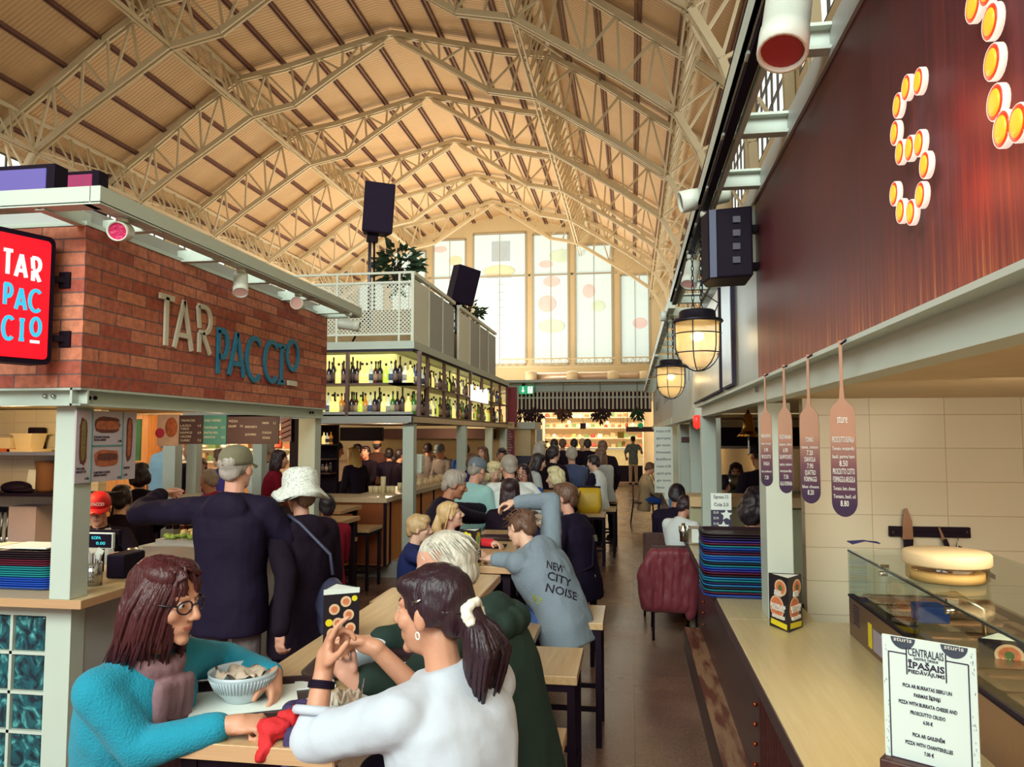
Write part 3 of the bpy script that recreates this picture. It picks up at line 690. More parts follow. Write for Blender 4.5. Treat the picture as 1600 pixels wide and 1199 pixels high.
q = P(50, 755, Y=5.45); tag(MB().box((q.x, 5.47, 1.44), (.125, .006, .17), Matrix.Rotation(-.18, 3, 'X')).build('recipe_card', M_PAPER), 'white card leaning on the lower shelf of the brick stall', 'card')
q = P(72, 760, Y=5.5)
b = MB(); b.lathe([(.07, 0), (.08, .02), (.078, .16), (.09, .24)], (q.x, 5.5, 1.352), 8, None, .3); tag(b.build('paper_bag', mat('brown_kraft_paper', (120, 78, 48), .8)), 'brown paper bag beside the white card on the lower shelf', 'bag')
q = P(25, 770, Y=5.4)
b = MB(); b.ell((q.x, 5.4, 1.39), (.12, .09, .05)); b.ell((q.x + .1, 5.36, 1.37), (.09, .07, .018)); tag(b.build('flat_hat', M_DKPL), 'black cap lying on the lower shelf of the brick stall', 'cap')
q = P(20, 797, Y=5.55)
t = thing('utensil_rail', 'black utensil rail on the tiled wall under the shelf', 'rail', (q.x, 5.58, q.z)); MB().bx(q.x - .25, q.x + .09, 5.56, 5.6, q.z - .02, q.z + .02).build('rail', M_BLACK, t)
for i in range(4):
    x = q.x - .14 + i * .05; b = MB(); b.tube([(x, 5.55, q.z), (x, 5.54, q.z - .22)], .008, 6); b.ell((x, 5.54, q.z - .25), (.02, .008, .04))
    tag(b.build('ladle', M_STEEL), 'steel ladle hanging from the black utensil rail', 'ladle', 'ladles on the rail')
q = P(70, 830, Y=5.5)
tag(MB().bx(q.x - .24, q.x + .0, 5.4, 5.58, q.z - .2, q.z + .2).build('white_cabinet', mat('dull_white_plastic', (196, 168, 160), .5)), 'pale plastic cutting board panel below the utensil rail', 'board')
q = P(15, 868, Y=4.6); tag(MB().bx(q.x - .2, q.x + .08, 4.55, 4.8, q.z - .08, q.z + .06).build('white_crate', M_WHITE, None, bev=.008), 'white plastic crate behind the left tray stack', 'crate')
tag(MB().bx(-7.3, -3.7, 4.55, 5.25, 0, .98).build('prep_bench', M_STEEL), 'steel preparation bench behind the front counter, brick stall', 'bench')
t = thing('menu_poster', 'hanging poster with sandwich photos inside the brick stall corner', 'poster', (XL + -0.0550, 3.75, 1.5))
pl, pr = P(118, 700, X=XL + -0.0450).y, P(212, 700, X=XL + -0.0450).y
def pp(px, py): v = P(px, py, X=XL + -0.0400); return v
zt_, zb2 = P(165, 643, X=XL + -0.0450).z, P(165, 752, X=XL + -0.0450).z
MB().bx(XL + -0.0550, XL + -0.0450, pl, pr, zb2, zt_).build('poster_sheet', mat('poster_lilac_paper', (196, 182, 190), .6, var=.06), t)
M_FOOD1 = mat('crusty_sandwich', (176, 96, 64), .7, var=.7, vs_=46); M_FOOD2 = mat('dark_filling', (104, 58, 52), .7, var=.8, vs_=60); M_FOODG = mat('salad_filling', (130, 110, 60), .7, var=.7, vs_=70)
def flatfood(cx, cy, w_, h_, seed, m_):
    r0 = random.Random(seed); b = MB(); a = pp(cx, cy); yy = abs(pp(cx + w_ / 2, cy).y - pp(cx - w_ / 2, cy).y) / 2; zz = abs(pp(cx, cy + h_ / 2).z - pp(cx, cy - h_ / 2).z) / 2
    n = 26; poly = [(math.copysign(abs(math.cos(k * 2 * math.pi / n)) ** .55, math.cos(k * 2 * math.pi / n)) * yy * r0.uniform(.86, 1.0), math.copysign(abs(math.sin(k * 2 * math.pi / n)) ** .55, math.sin(k * 2 * math.pi / n)) * zz * r0.uniform(.86, 1.0)) for k in range(n)]
    b.prism(poly, .0012 + (.0014 if seed in (3, 6, 8, 9) else 0), Matrix(((0, 0, 1), (1, 0, 0), (0, 1, 0))), (XL + -0.0445, a.y, a.z)); return b.build('food_picture', m_, t)
flatfood(131, 690, 13, 78, 1, M_FOOD2); flatfood(131.5, 688, 7, 66, 8, M_FOODG)
flatfood(169, 664, 42, 26, 2, M_FOOD2); flatfood(170, 665, 38, 15, 3, M_FOOD1)
flatfood(168, 716, 40, 27, 4, M_FOOD1); flatfood(169, 714, 34, 12, 9, M_FOOD2); flatfood(203, 686, 10, 72, 5, M_FOOD2); flatfood(203, 684, 5, 60, 6, M_FOOD1)
b = MB()
for px in (144, 192):
    a = pp(px, 700); b.bx(XL + -0.0450, XL + -0.0420, a.y - .004, a.y + .004, zb2, zt_)
a0, a1 = pp(144, 697), pp(192, 697); b.bx(XL + -0.0450, XL + -0.0420, a0.y, a1.y, a0.z - .004, a0.z + .004); b.build('teal_divider', mat('teal_divider', (92, 150, 150), .5), t)
b = MB()
for s, px, py, wd in (('ITALIAN SQUAD', 148, 685, .12), ('Serrano sandwich', 148, 689, .09), ('3.90', 185, 691, .03), ('CHICKEN CLASSIC', 147, 741, .13), ('chicken sandwich', 147, 745, .1), ('3.90', 184, 748, .03), ('VEGGIE', 120, 735, .06), ('BAGUETTE', 120, 740, .07), ('3.50', 133, 750, .03), ('SALMON', 194, 733, .05), ('3.90', 194, 744, .03)):
    a = pp(px, py); text(b, s, (XL + -0.0440, a.y, a.z), (0, 1, 0), (0, 0, 1), .012, wd, 'L')
b.build('caption', M_INK, t)
q = P(40, 276, Y=4.3)
M_SCR = mat('purple_screen', (40, 36, 70), .3, emit=.5, ecol=(142, 128, 220), var=.25, vs_=1.6); M_SCR2 = mat('crimson_screen', (150, 50, 90), .3, emit=.4, ecol=(150, 44, 92), var=.6, vs_=2.2)
def screen(p0, p1, Y, m_, label):
    a = P(p0[0], p1[1], Y=Y); c = P(p1[0], p0[1], Y=Y); t = thing('video_screen', label, 'screen', (a.x, Y, a.z))
    MB().bx(a.x - .9, c.x + .06, Y + .004, Y + .12, 2.97, c.z + .03).build('screen_case', M_DKPL, t); MB().bx(a.x - .85, c.x, Y - .004, Y + .004, 2.99, c.z).build('display', m_, t)
screen((0, 263), (72, 300), 4.3, M_SCR, 'purple video screen on the brick stall roof at the left edge')
screen((104, 272), (144, 300), 5.6, M_SCR2, 'red and violet video screen further back on the brick stall roof')
yb = 6.42
def bpt(px, py): return P(px, py, Y=yb)
M_BRD = mat('menu_board_brown', (76, 52, 62), .6); M_BRDT = mat('menu_board_teal', (78, 146, 150), .6); M_BPH = mat('pasta_photo', (206, 176, 170), .6, var=.3, vs_=12)
def board(x0, x1, y0, y1, m_, label, rows=(), head=None):
    a, c = bpt(x0, y1), bpt(x1, y0); t = thing('menu_board', label, 'menu board', (a.x, yb, a.z))
    MB().bx(a.x, c.x, yb, yb + .015, a.z, c.z).build('panel', m_, t); b = MB()
    for s, px, py, wpx in rows:
        q = bpt(px, py); text(b, s, (q.x, yb - .001, q.z), (1, 0, 0), (0, 0, 1), .02, wpx * yb / 1230, 'L')
    if rows: b.build('lettering', M_WTXT, t)
    return t
t = board(245, 280, 648, 697, M_BPH, 'picture board with pasta photo, leftmost of the hanging menu boards')
b = MB(); q = bpt(268, 668); b.ell((q.x, yb - .004, q.z), (.06, .006, .09)); b.build('pasta_picture', M_FOOD1, t)
b = MB(); q = bpt(250, 677); b.lathe([(.001, 0), (.045, 0), (.045, .004)], (q.x, yb, q.z), 18, Matrix.Rotation(math.pi / 2, 3, 'X')); b.build('crimson_badge', mat('crimson_badge', (186, 40, 84), .5), t)
board(280, 317, 649, 694, M_BRD, 'brown menu board with five price lines, beside the pasta photo', [('TAR-PACCIO', 283, 659, 26), ('LAZIO', 282, 667, 20), ('TUNCIS', 282, 672, 16), ('RAMOS', 282, 678, 22), ('CALZONE', 282, 684, 20), ('CLASSIC', 282, 690, 18), ('6.5', 309, 667, 6), ('6.9', 309, 678, 6), ('7.2', 309, 690, 6)])
board(317, 354, 649, 695, M_BRDT, 'teal menu board between the brown ones', [('DAILY OFFERS', 320, 659, 30), ('TORTELLINI', 319, 670, 24), ('PASTA DEL', 319, 678, 26), ('GNOCCHI', 319, 685, 20), ('5.9', 346, 670, 6), ('6.5', 346, 685, 6)])
board(354, 436, 651, 694, M_BRD, 'wide brown menu board right of the teal one', [('PIZZA', 358, 660, 16), ('SALAMI', 357, 668, 14), ('MARGHERITA', 383, 669, 22), ('QUATTRO FORMAGGI', 383, 681, 20), ('PARMA', 410, 663, 12), ('FUNGHI', 410, 678, 16), ('VEGETARIANA', 410, 686, 14), ('7.9', 375, 668, 5), ('8.5', 427, 663, 5)])
t = board(438, 455, 653, 690, mat('chocolate_photo', (150, 110, 112), .6, var=.4, vs_=20), 'narrow board with chocolate picture at the right board end')
b = MB()
for k in range(4): a, c = bpt(440, 662 + k * 8), bpt(453, 656 + k * 8); b.bar((a.x, yb - .003, a.z), (c.x, yb - .003, c.z), .006, .025, (0, -1, 0))
b.build('chocolate_bar_picture', M_FOOD2, t)
a, c = P(455, 780, Y=6.5), P(473, 655, Y=6.5); tag(MB().bx(a.x, c.x, 6.45, 6.55, .9, c.z).build('screen_board', M_BLACK), 'tall black panel beside the far post of the brick stall', 'panel')
XR = .566
t = thing('copper_fascia', 'streaked rusty copper fascia above the pizza counter', 'fascia', (XR, 3.4, ZB1))
yc = P(1185, 500, X=XR + .01).y
MB().bx(XR + .005, XR + .03, -1.5, yc, ZB1, ZT).build('copper_sheet', M_COPPER, t)
MB().bx(XR - .005, XR + .05, -1.5, yc, ZT, ZT + .02).build('top_edge', M_PAINTD, t)
M_SSP = mat('brushed_stainless_panel', (146, 152, 152), .42, .55, var=.12, vs_=3, stretch=(14, 14, .5))
t = thing('steel_fascia', 'brushed steel fascia panel beyond the copper sheet', 'fascia', (XR, 5, ZB1))
MB().bx(XR + .01, XR + .03, yc, 6.43, ZB1, ZT).build('steel_sheet', M_SSP, t)
for (x0, x1, lab) in ((1085, 1127, 'pale board on the steel fascia, beside the lantern'), (1132, 1147, 'narrow bluish board on the steel fascia nearest the copper')):
    ya, yb_ = P(x1, 560, X=XR).y, P(x0, 560, X=XR).y; z0 = ZB1 + .04
    t = thing('wall_board', lab, 'board', (XR, ya, z0)); MB().bx(XR - .012, XR + .01, ya, yb_, z0, ZT - .12).build('board_frame', M_INK, t)
    MB().bx(XR - .016, XR - .01, ya + .012, yb_ - .012, z0 + .012, ZT - .132).build('board_face', mat('board_pale' if x0 < 1100 else 'board_blue', (204, 196, 176) if x0 < 1100 else (170, 184, 200), .35, .3), t)
t = thing('pizza_stall', 'pale steel frame carrying the copper fascia at right', 'frame', (XR, 3.6, .977))
b = MB(); b.bx(XR, XR + .012, -1.5, 6.43, ZB0, ZB1); b.bx(.52, XR + .03, -1.5, 6.43, ZB1 - .012, ZB1); b.bx(XR - .012, XR + .06, -1.5, 6.43, ZB0, ZB0 + .011); bm1 = b.build('front_beam', M_PAINT, t)
for px, py in ((1184, 609), (1090, 644)):
    q = P(px, py, X=XR); MB().box((XR - .008, q.y, q.z), (.016, .024, .024)).build('bolt', M_STEEL, bm1)
pa, pb = P(1197, 780, Y=3.62), P(1238, 780, Y=3.62); MB().bx(pa.x, pb.x, 3.62, 3.8, .977, ZB0).build('post', M_PAINT, t, bev=.004)
pa, pb = P(1097, 740, Y=6.3), P(1120, 740, Y=6.3); MB().bx(pa.x, pb.x, 6.3, 6.43, .977, ZB0).build('post', M_PAINT, t, bev=.004)
MB().bx(XR + .012, 3.3, -1.5, 6.43, ZB0 + .03, ZB0 + .06).build('soffit', mat('cream_soffit_board', (226, 200, 158), .6), t)
for q in ((1507, 583, 12), (1532, 581, 12)):
    pass
t = thing('roof_frame', 'grey steel roof frame reaching out over the aisle at right', 'frame', (.32, 3.5, 2.87))
XO2 = .325
MB().bx(XO2, XO2 + .012, -1.0, 6.43, 2.9, 2.99).bx(XO2, XO2 + .06, -1.0, 6.43, 2.978, 2.99).bx(XO2, XO2 + .055, -1.0, 6.43, 2.9, 2.912).bx(XO2 + .06, XO2 + .075, -1.0, 6.43, 2.86, 2.90).build('outer_beam', M_PAINT, t)
MB().bx(XO2 + .018, XO2 + .05, -1.0, 6.43, 2.874, 2.9).build('lamp_track', M_DKPL, t)
MB().bx(XR + .0, XR + .09, -1.0, 6.43, ZT + .02, 2.96).build('inner_beam', M_PAINTD, t)
for y in (1.02, 1.62, 2.22, 2.82, 3.42, 4.02, 4.62, 5.22, 5.82, 6.4):
    MB().bx(XO2 + .01, XR + .01, y, y + .01, 2.885, 2.955).bx(XO2 + .01, XR + .01, y - .03, y + .02, 2.88, 2.89).bx(XO2 + .01, XR + .01, y - .03, y + .02, 2.947, 2.957).build('cross_member', M_PAINT, t)
def spot_r(px, py, X, aim, label, lens=None, L=.17, r=.045, Y=None):
    q = P(px, py, X=X) if Y is None else P(px, py, Y=Y); return spotlight(q, aim, label, (q.x + .005, q.y, 2.874), lens, r, L)
spot_r(1101, 308, .36, (-1, -.12, -.22), 'white track spotlight above the black wall speaker, tilted left', M_LENSD, .24, .05)
spot_r(1229, 30, .345, (-.2, -.45, -1), 'large white track spotlight tinted red by the bulb letters', mat('red_lamp_inside', (150, 40, 44), .4), .22, .05)
spot_r(1080, 428, .36, (-.2, -.4, -.8), 'white track spotlight hanging just left of the black wall speaker')
spot_r(1046, 494, .36, (-1, -.1, -.03), 'white track spotlight with red lens behind the nearer lantern', mat('red_lens', (220, 40, 44), .3, emit=.3))
def bulb_letter(pts, label, rpx):
    q0 = P(*pts[0], X=XR); t = thing('marquee_letter', label, 'sign letter', (XR, q0.y, q0.z))
    for px, py in pts:
        q = P(px, py, X=XR - .02); r = .0265 if rpx is None else rpx; n_ = Matrix.Rotation(-math.pi / 2, 3, 'Y')
        o = MB().lathe([(.001, -.003), (r, -.003), (r, .0065), (r * .95, .008), (r * .94, .0065), (.001, .006)], (q.x + .004, q.y, q.z), 20, n_).build('bulb_rim', M_RIM, t)
        MB().lathe([(r * .94, .0072), (r * .72, .0088)], (q.x + .004, q.y, q.z), 20, n_).build('bulb_ring', M_BULBR, o); MB().lathe([(r * .72, .0088), (r * .4, .0098), (.001, .01)], (q.x + .004, q.y, q.z), 20, n_).build('bulb_face', M_BULB, o)
    return t
def bulb_mat():
    m = mat('glowing_orange_bulb', (255, 150, 40), .4, emit=1.0); N, L = NT(m); b = N['Principled BSDF']
    b.inputs['Emission Color'].default_value = lin((255, 176, 40)) + (1,); b.inputs['Emission Strength'].default_value = .78; b.inputs['Base Color'].default_value = (.2, .05, .01, 1)
    return m
M_BULB = bulb_mat(); M_BULBR = mat('glowing_red_ring', (120, 20, 10), .4, emit=.8, ecol=(255, 70, 30)); M_RIM = mat('lit_white_bulb_rim', (200, 190, 180), .4, emit=.62, ecol=(255, 232, 214))
S_PTS = [(1437, 127), (1418, 137), (1404, 165), (1400, 208), (1408, 238), (1423, 232), (1438, 224), (1447, 258), (1440, 305), (1425, 332), (1409, 330), (1399, 303)]
bulb_letter(S_PTS, 'letter of glowing orange bulbs shaped like an S, on the copper fascia', .0255)
bulb_letter([(1523, 8), (1550, 34), (1553, 97), (1558, 160), (1568, 202), (1593, 192), (1545, -20), (1618, 182)], 'cropped letter of glowing orange bulbs at the top right corner', .028)
for px, py, pw in ((1412, 180, .36), (1430, 290, .36), (1560, 110, .6)):
    q = P(px, py, X=XR - .09); point('bulb_letter_glow', (XR - .07, q.y, q.z), pw, (1.0, .25, .12), .05)
sp = P(1140, 380, X=.46);
def wall_speaker():
    a, c = P(1100, 437, Y=3.5), P(1172, 327, Y=3.5)
    t = thing('wall_speaker', 'black wall speaker with four square vents beside the copper fascia', 'speaker', ((a.x + c.x) / 2, 3.6, a.z))
    w_ = c.x - a.x; h_ = c.z - a.z; prof = [(a.x + w_ * .1, 3.48), (c.x, 3.44), (c.x, 3.68), (a.x + w_ * .12, 3.7), (a.x - .0, 3.6)]
    b = MB(); b.prism(prof, h_, None, (0, 0, a.z)); b.build('cabinet', M_DKPL, t, bev=.008)
    b = MB(); b.prism([(a.x + w_ * .12, 3.474), (a.x + w_ * .26, 3.464), (a.x + w_ * .26, 3.48), (a.x + w_ * .12, 3.49)], h_ * .98, None, (0, 0, a.z + .003)); b.build('grille_strip', mat('blue_grey_grille', (74, 78, 108), .5), t)
    for k in range(4):
        q = P(1149, 344 + k * 21, Y=3.46); MB().bx(q.x - .012, q.x + .02, 3.445, 3.46, q.z - .014, q.z + .014).build('vent', mat('speaker_vent_grey', (88, 84, 100), .5), t)
    MB().bx(c.x, XR + .02, 3.54, 3.6, a.z + .05, a.z + .08).bx(c.x, XR + .02, 3.54, 3.6, c.z - .09, c.z - .06).build('bracket', M_BLACK, t)
wall_speaker()
CT = .977; XCE = .416
t = thing('bar_counter', 'long pale oak bar counter of the pizza stall', 'counter', (.56, 3, 0))
MB().bx(XCE, 1.35, -.5, 3.62, .93, CT).bx(XCE, .80, 3.62, 17.5, .93, CT).build('worktop', M_CTR, t, bev=.003)
MB().bx(XCE - .004, XCE, -.5, 17.5, .925, CT - .003).build('worktop_edge', mat('dark_counter_edge', (84, 62, 62), .5), t)
M_PAN = mat('brown_steel_panel', (96, 74, 78), .35, .35, var=.2, vs_=4, stretch=(6, 6, 1))
yj = P(1186, 1120, X=.551).y
p1 = MB().bx(.551, .575, yj, 17.5, 0, .93).build('steel_panel', M_PAN, t)
b = MB()
b.bx(.56, .575, -.5, yj, 0, .93)
b.build('slatted_panel', M_REDW, t)
for k in range(46):
    y = yj - .03 - k * .065
    if y > 0: MB().bx(.553, .56, y - .024, y + .024, 0, .93).build('slat', M_REDW, t)
def rivet(px, py, X=.551):
    q = P(px, py, X=X); return q
R0 = MB().lathe([(.001, .02), (.011, .016), (.013, .008), (.007, .006), (.007, 0)], (0, 0, 0), 10, Matrix.Rotation(-math.pi / 2, 3, 'Y'))
for py in (1069, 1101, 1132, 1163, 1195, 1229):
    q = P(1179.5, py, X=.54); R1 = MB(); R1.add([Vector(v) + Vector((.551, q.y, q.z)) for v in R0.v], R0.f, True); R1.build('rivet', M_MORT, p1)
for py in (907, 924, 941, 958, 976):
    q = P(1098.5, py, X=.54); R1 = MB(); R1.add([Vector(v) + Vector((.551, q.y, q.z)) for v in R0.v], R0.f, True); R1.build('rivet', M_MORT, p1)
t = thing('foot_ledge', 'low brown ledge with worn timber top at the foot of the bar', 'ledge', (.48, 3, 0))
yl = P(1068, 980, Z=.19).y
M_WORN = mat('worn_ledge_top', (176, 132, 100), .4, var=.2); N, L = NT(M_WORN)
tc = N.new('ShaderNodeTexCoord'); mp = N.new('ShaderNodeMapping'); mp.inputs['Scale'].default_value = (8, 1.4, 1); L.new(tc.outputs['Object'], mp.inputs[0])
nz = N.new('ShaderNodeTexNoise'); nz.inputs['Scale'].default_value = 2.2; nz.inputs['Detail'].default_value = 6; L.new(mp.outputs[0], nz.inputs['Vector'])
r_ = N.new('ShaderNodeValToRGB'); e = r_.color_ramp.elements; e[0].position = .44; e[0].color = lin((182, 138, 106)) + (1,); e[1].position = .6; e[1].color = lin((126, 72, 58)) + (1,); L.new(nz.outputs['Fac'], r_.inputs[0]); L.new(r_.outputs[0], N['Principled BSDF'].inputs['Base Color'])
MB().bx(.424, .551, -.5, yl, .165, .19).build('ledge_top', M_WORN, t)
MB().bx(.418, .551, -.5, yl, 0, .165).bx(.418, .424, -.5, yl, .165, .19).build('ledge_side', mat('dark_brown_steel', (78, 58, 62), .4, .3), t)
YW = 3.9
tag(MB().bx(.82, 4.2, YW, YW + .08, 0, ZB0 + .03).build('tiled_wall', M_TILE), 'large cream tiled wall behind the pizza counter', 'tiled wall')
area('pizza_stall_lamp', (1.5, 2.4, 1.93), (1.6, 2.9, 1.0), .9, 1.6, 24, (1.0, .84, .60))
area('pizza_counter_lamp', (.95, 1.7, 1.93), (.85, 1.7, .9), .25, .5, 2.6, (1.0, .72, .38))
t = thing('knife_rack', 'black magnetic knife rack on the tiled wall', 'knife rack', tuple(P(1450, 831, Y=YW)))
a, c = P(1388, 838, Y=YW), P(1514, 824, Y=YW); MB().bx(a.x, c.x, YW - .02, YW, a.z, c.z).build('rail', M_BLACK, t, bev=.003)
MB().bx(a.x + .03, c.x - .03, YW - .024, YW - .018, (a.z + c.z) / 2 - .006, (a.z + c.z) / 2 + .006).build('magnet_strip', M_DKPL, t)
for px in (1393, 1508): q = P(px, 831, Y=YW); MB().lathe([(.005, 0), (.001, .006)], (q.x, YW - .02, q.z), 8, Matrix.Rotation(math.pi / 2, 3, 'X')).build('screw', M_STEEL, t)
M_BLADE = mat('warm_knife_blade', (150, 112, 92), .3, .6)
def flat(pts, Y, th, nm, m_, parent=None):
    b = MB(); q = [P(x, y, Y=Y) for x, y in pts]; b.prism([(v.x, v.z) for v in q], th, Matrix(((1, 0, 0), (0, 0, -1), (0, 1, 0))), (0, Y, 0)); return b.build(nm, m_, parent)
t = thing('kitchen_knife', 'wide kitchen knife held point up on the black rack', 'knife', tuple(P(1418, 838, Y=YW - .025)))
flat([(1410, 843), (1410, 815), (1414, 795), (1417, 820 - 26), (1425, 815), (1427, 843)], YW - .024, .003, 'blade', M_BLADE, t); flat([(1411, 843), (1426, 843), (1424, 872), (1413, 872)], YW - .02, .014, 'handle', M_BLACK, t)
t = thing('kitchen_knife', 'thin knife tilted on the black rack above the black bag', 'knife', tuple(P(1475, 845, Y=YW - .025)))
flat([(1472, 845), (1466, 826), (1467, 822), (1477, 843)], YW - .024, .003, 'blade', M_BLADE, t); flat([(1472, 845), (1478, 842), (1490, 872), (1484, 876)], YW - .026, .014, 'handle', M_BLACK, t)
t = thing('black_apron', 'black folded apron hanging from a hook under the knife rack', 'apron', tuple(P(1500, 850, Y=YW - .03)))
flat([(1484, 866), (1494, 860), (1498, 853), (1502, 862), (1522, 878), (1550, 897), (1550, 904), (1500, 884), (1486, 876)], YW - .05, .035, 'cloth', M_DKPL, t)
b = MB(); h0, h1 = P(1495, 838, Y=YW - .012), P(1493, 858, Y=YW - .03); b.tube([h0, (h0.x, YW - .03, h0.z - .01), h1], .003, 6); b.build('hook', M_STEEL, t)
def grad(nm, c0, c1):
    return mat(nm, c0, .35, .0, var=.05)
M_PADT = mat('bronze_paddle', (168, 120, 96), .3, .5, var=.08); M_PADB = mat('paddle_face', (110, 72, 78), .35, .35, var=.06)
def paddle_mat():
    m = mat('paddle_gradient', (96, 64, 84), .32, .25, var=.05); N, L = NT(m); b = N['Principled BSDF']
    gm = N.new('ShaderNodeNewGeometry'); sp = N.new('ShaderNodeSeparateXYZ'); L.new(gm.outputs['Position'], sp.inputs[0])
    mr = N.new('ShaderNodeMapRange'); mr.inputs[1].default_value = 1.63; mr.inputs[2].default_value = 1.80; L.new(sp.outputs[2], mr.inputs[0])  # colour runs from pale at the top to dark at the bottom
    r = N.new('ShaderNodeValToRGB'); e = r.color_ramp.elements; e[0].color = lin((60, 40, 66)) + (1,); e[1].color = lin((180, 132, 106)) + (1,); q = e.new(.5); q.color = lin((112, 70, 78)) + (1,)
    L.new(mr.outputs[0], r.inputs[0]); L.new(r.outputs[0], b.inputs['Base Color']); return m
M_PAD = paddle_mat()
PAD = [(1316, 532, 1297, 1337, 642, 808, 6, 'nearest and largest of the hanging wooden menu paddles', 3), (1263.5, 554, 1250, 1280, 650, 787, 4.5, 'second nearest of the hanging menu paddles, right of the pillar', 2), (1225, 570, 1216, 1238, 650, 771, 4, 'third hanging menu paddle, before the pillar', 1), (1195.5, 584, 1188, 1206, 652, 760, 3, 'farthest hanging menu paddle, at the pillar edge', 0)]
XP = .505
MENU = [['MARGHERITA', 'tomato, mozzarella', '5.90', 'PROSCIUTTO', 'FUNGHI', 'ham, mushroom', '7.20'], ['VEGETARIANA', 'peppers, olives', '6.90', 'SALAMI PICANTE', 'spicy salami', 'mozzarella', '7.50', 'ALLA ROMANA'], ['TONNO', 'tuna, onion', '7.20', 'DIAVOLA', '7.90', 'QUATTRO', 'FORMAGGI', 'blue cheese', '8.20'], ['PROSCIUTTO BUFALA', 'Tomato, mozzarella', 'basil, parma ham', '8.50', 'PROSCIUTTO COTTO', 'FORMAGGI & ARUGULA', 'Tomato, ham, cheese', 'Tomato, basil, oil', '8.80']]
for cx, ty_, xl, xr_, ys_, yb2, hw, lab, k in PAD:
    c0 = P(cx, ys_, X=XP); rot = -.30
    rt_ = Vector((math.cos(rot), math.sin(rot), 0)); nn_ = Vector((rt_.y, -rt_.x, 0)); o = Vector((XP, c0.y, 0))
    def z_(py): return on_plane(cx, py, o, nn_).z
    def u_(px): return (on_plane(px, ys_ + 40, o, nn_) - o).dot(rt_)
    w2 = (u_(xr_) - u_(xl)) / 2; um = (u_(xr_) + u_(xl)) / 2; zt2, zs2, zb3 = z_(ty_), z_(ys_), z_(yb2); h2 = hw / (xr_ - xl) * w2 * .9
    t = thing('menu_paddle', lab, 'menu paddle', (o.x, o.y, zt2), 0, 'hanging menu paddles')
    R_ = w2 * 1.25
    poly = [(um + w2 * math.cos(a), zb3 + R_ + R_ * math.sin(a)) for a in [math.pi + math.pi * i / 16 for i in range(17)]] + [(um + w2, zs2 - .02), (um + w2 * .9, zs2 + .006), (um + h2 * 1.6, zs2 + .028), (um + h2, zs2 + .06), (um + h2, zt2), (um - h2, zt2), (um - h2, zs2 + .06), (um - h2 * 1.6, zs2 + .028), (um - w2 * .9, zs2 + .006), (um - w2, zs2 - .02)]
    Mp_ = Matrix((rt_, Vector((0, 0, 1)), nn_)).transposed(); b = MB(); b.prism(poly, .012, Mp_, o - nn_ * .012); b.build('paddle_board', M_PAD, t)
    b = MB(); n = len(MENU[k]); z0 = zs2 - .045
    if k == 3: text(b, 'sture', o + nn_ * .0006 + rt_ * um + Vector((0, 0, zs2 - .03)), rt_, (0, 0, 1), .022, w2 * .8)
    for i, s in enumerate(MENU[k]):
        z = zs2 - (zs2 - zb3) * (.30 + .6 * i / (n - 1)); big = s.isupper() or s[0].isdigit()
        text(b, s, o + nn_ * .0006 + rt_ * um + Vector((0, 0, z)), rt_, (0, 0, 1), .014 if big else .009, min(w2 * 1.7, w2 * .16 * len(s)))
    b.build('lettering', M_WTXT, t)
    MB().tube([(o.x, o.y, zt2 - .01), (o.x + .02, o.y + .005, ZB1)], .003, 6).build('hook', M_BLACK, t)
XB, YB, YB2 = -2.72, 9.35, 16.9
t = thing('bottle_bar', 'pale steel frame of the bottle bar with square posts', 'frame', (XB, YB, 0))
MB().bx(XB - .012, XB, YB, YB2, ZB0, ZB1).bx(XB - .06, XB, YB, YB2, ZB0, ZB0 + .012).build('side_beam', mat('warm_cream_beam', (214, 190, 158), .5), t)
MB().bx(-5.85, XB, YB, YB + .06, ZB0, ZB1 + .06).build('front_beam', M_PAINTD, t)
for px, Y in ((637, 9.45), (720, 12.2), (763, 14.9), (786, 16.7)):
    hw = 8.5 if Y < 10 else 7 if Y < 13 else 5.5; a, c = P(px - hw, 760, Y=Y), P(px + hw, 760, Y=Y)
    MB().bx(a.x, c.x, Y, Y + .14, 0, ZB0).build('post', M_PAINT, t)
MB().bx(-5.84, -5.7, YB + .1, YB + .24, 0, ZB0).build('post', M_PAINT, t)
MB().bx(-5.85, XB - .02, YB + .06, YB2, ZB1 - .03, ZB1).build('bar_ceiling', mat('dark_bar_ceiling', (120, 96, 84), .7), t)
for py, px in ((665, 703), (660, 655)):
    pass
ZS1, ZSM, ZS2 = 2.04, 2.44, 2.86
M_SHELF = mat('brown_shelf_steel', (110, 78, 76), .45, .2)
t = thing('bottle_shelf', 'two tier brown steel bottle shelf glowing above the bar', 'shelf', (XB, YB, ZS1))
b = MB()
for z in (ZS1, ZSM): b.bx(-5.85, XB, YB + .0, YB + .32, z, z + .02).bx(XB - .32, XB, YB, YB2, z, z + .02)
b.build('shelf_board', M_SHELF, t)
def upright(x, y): MB().bx(x - .022, x + .022, y - .022, y + .022, ZS1, ZS2).build('upright', M_SHELF, t)
for px in (543, 655): upright(P(px, 600, Y=YB + .02).x, YB + .02)
yy = YB + .02; ups = []
for px in (668, 694, 716, 735, 753, 768, 781, 792):
    y = P(px, 600, X=XB - .02).y; ups.append(y); upright(XB - .022, y)
MB().bx(-5.85, XB, YB, YB + .03, ZS2, ZS2 + .03).bx(XB - .03, XB, YB, YB2, ZS2, ZS2 + .03).build('top_rail', M_INK, t)
M_GLOWP = mat('glowing_backlight_panel', (236, 226, 150), .6, emit=.36, ecol=(240, 228, 140), var=.2, vs_=1.5)
MB().bx(-5.85, XB - .34, YB + .32, YB + .335, ZS1 + .02, ZS2).bx(XB - .335, XB - .32, YB + .33, YB2, ZS1 + .02, ZS2).build('light_panel', M_GLOWP, t)
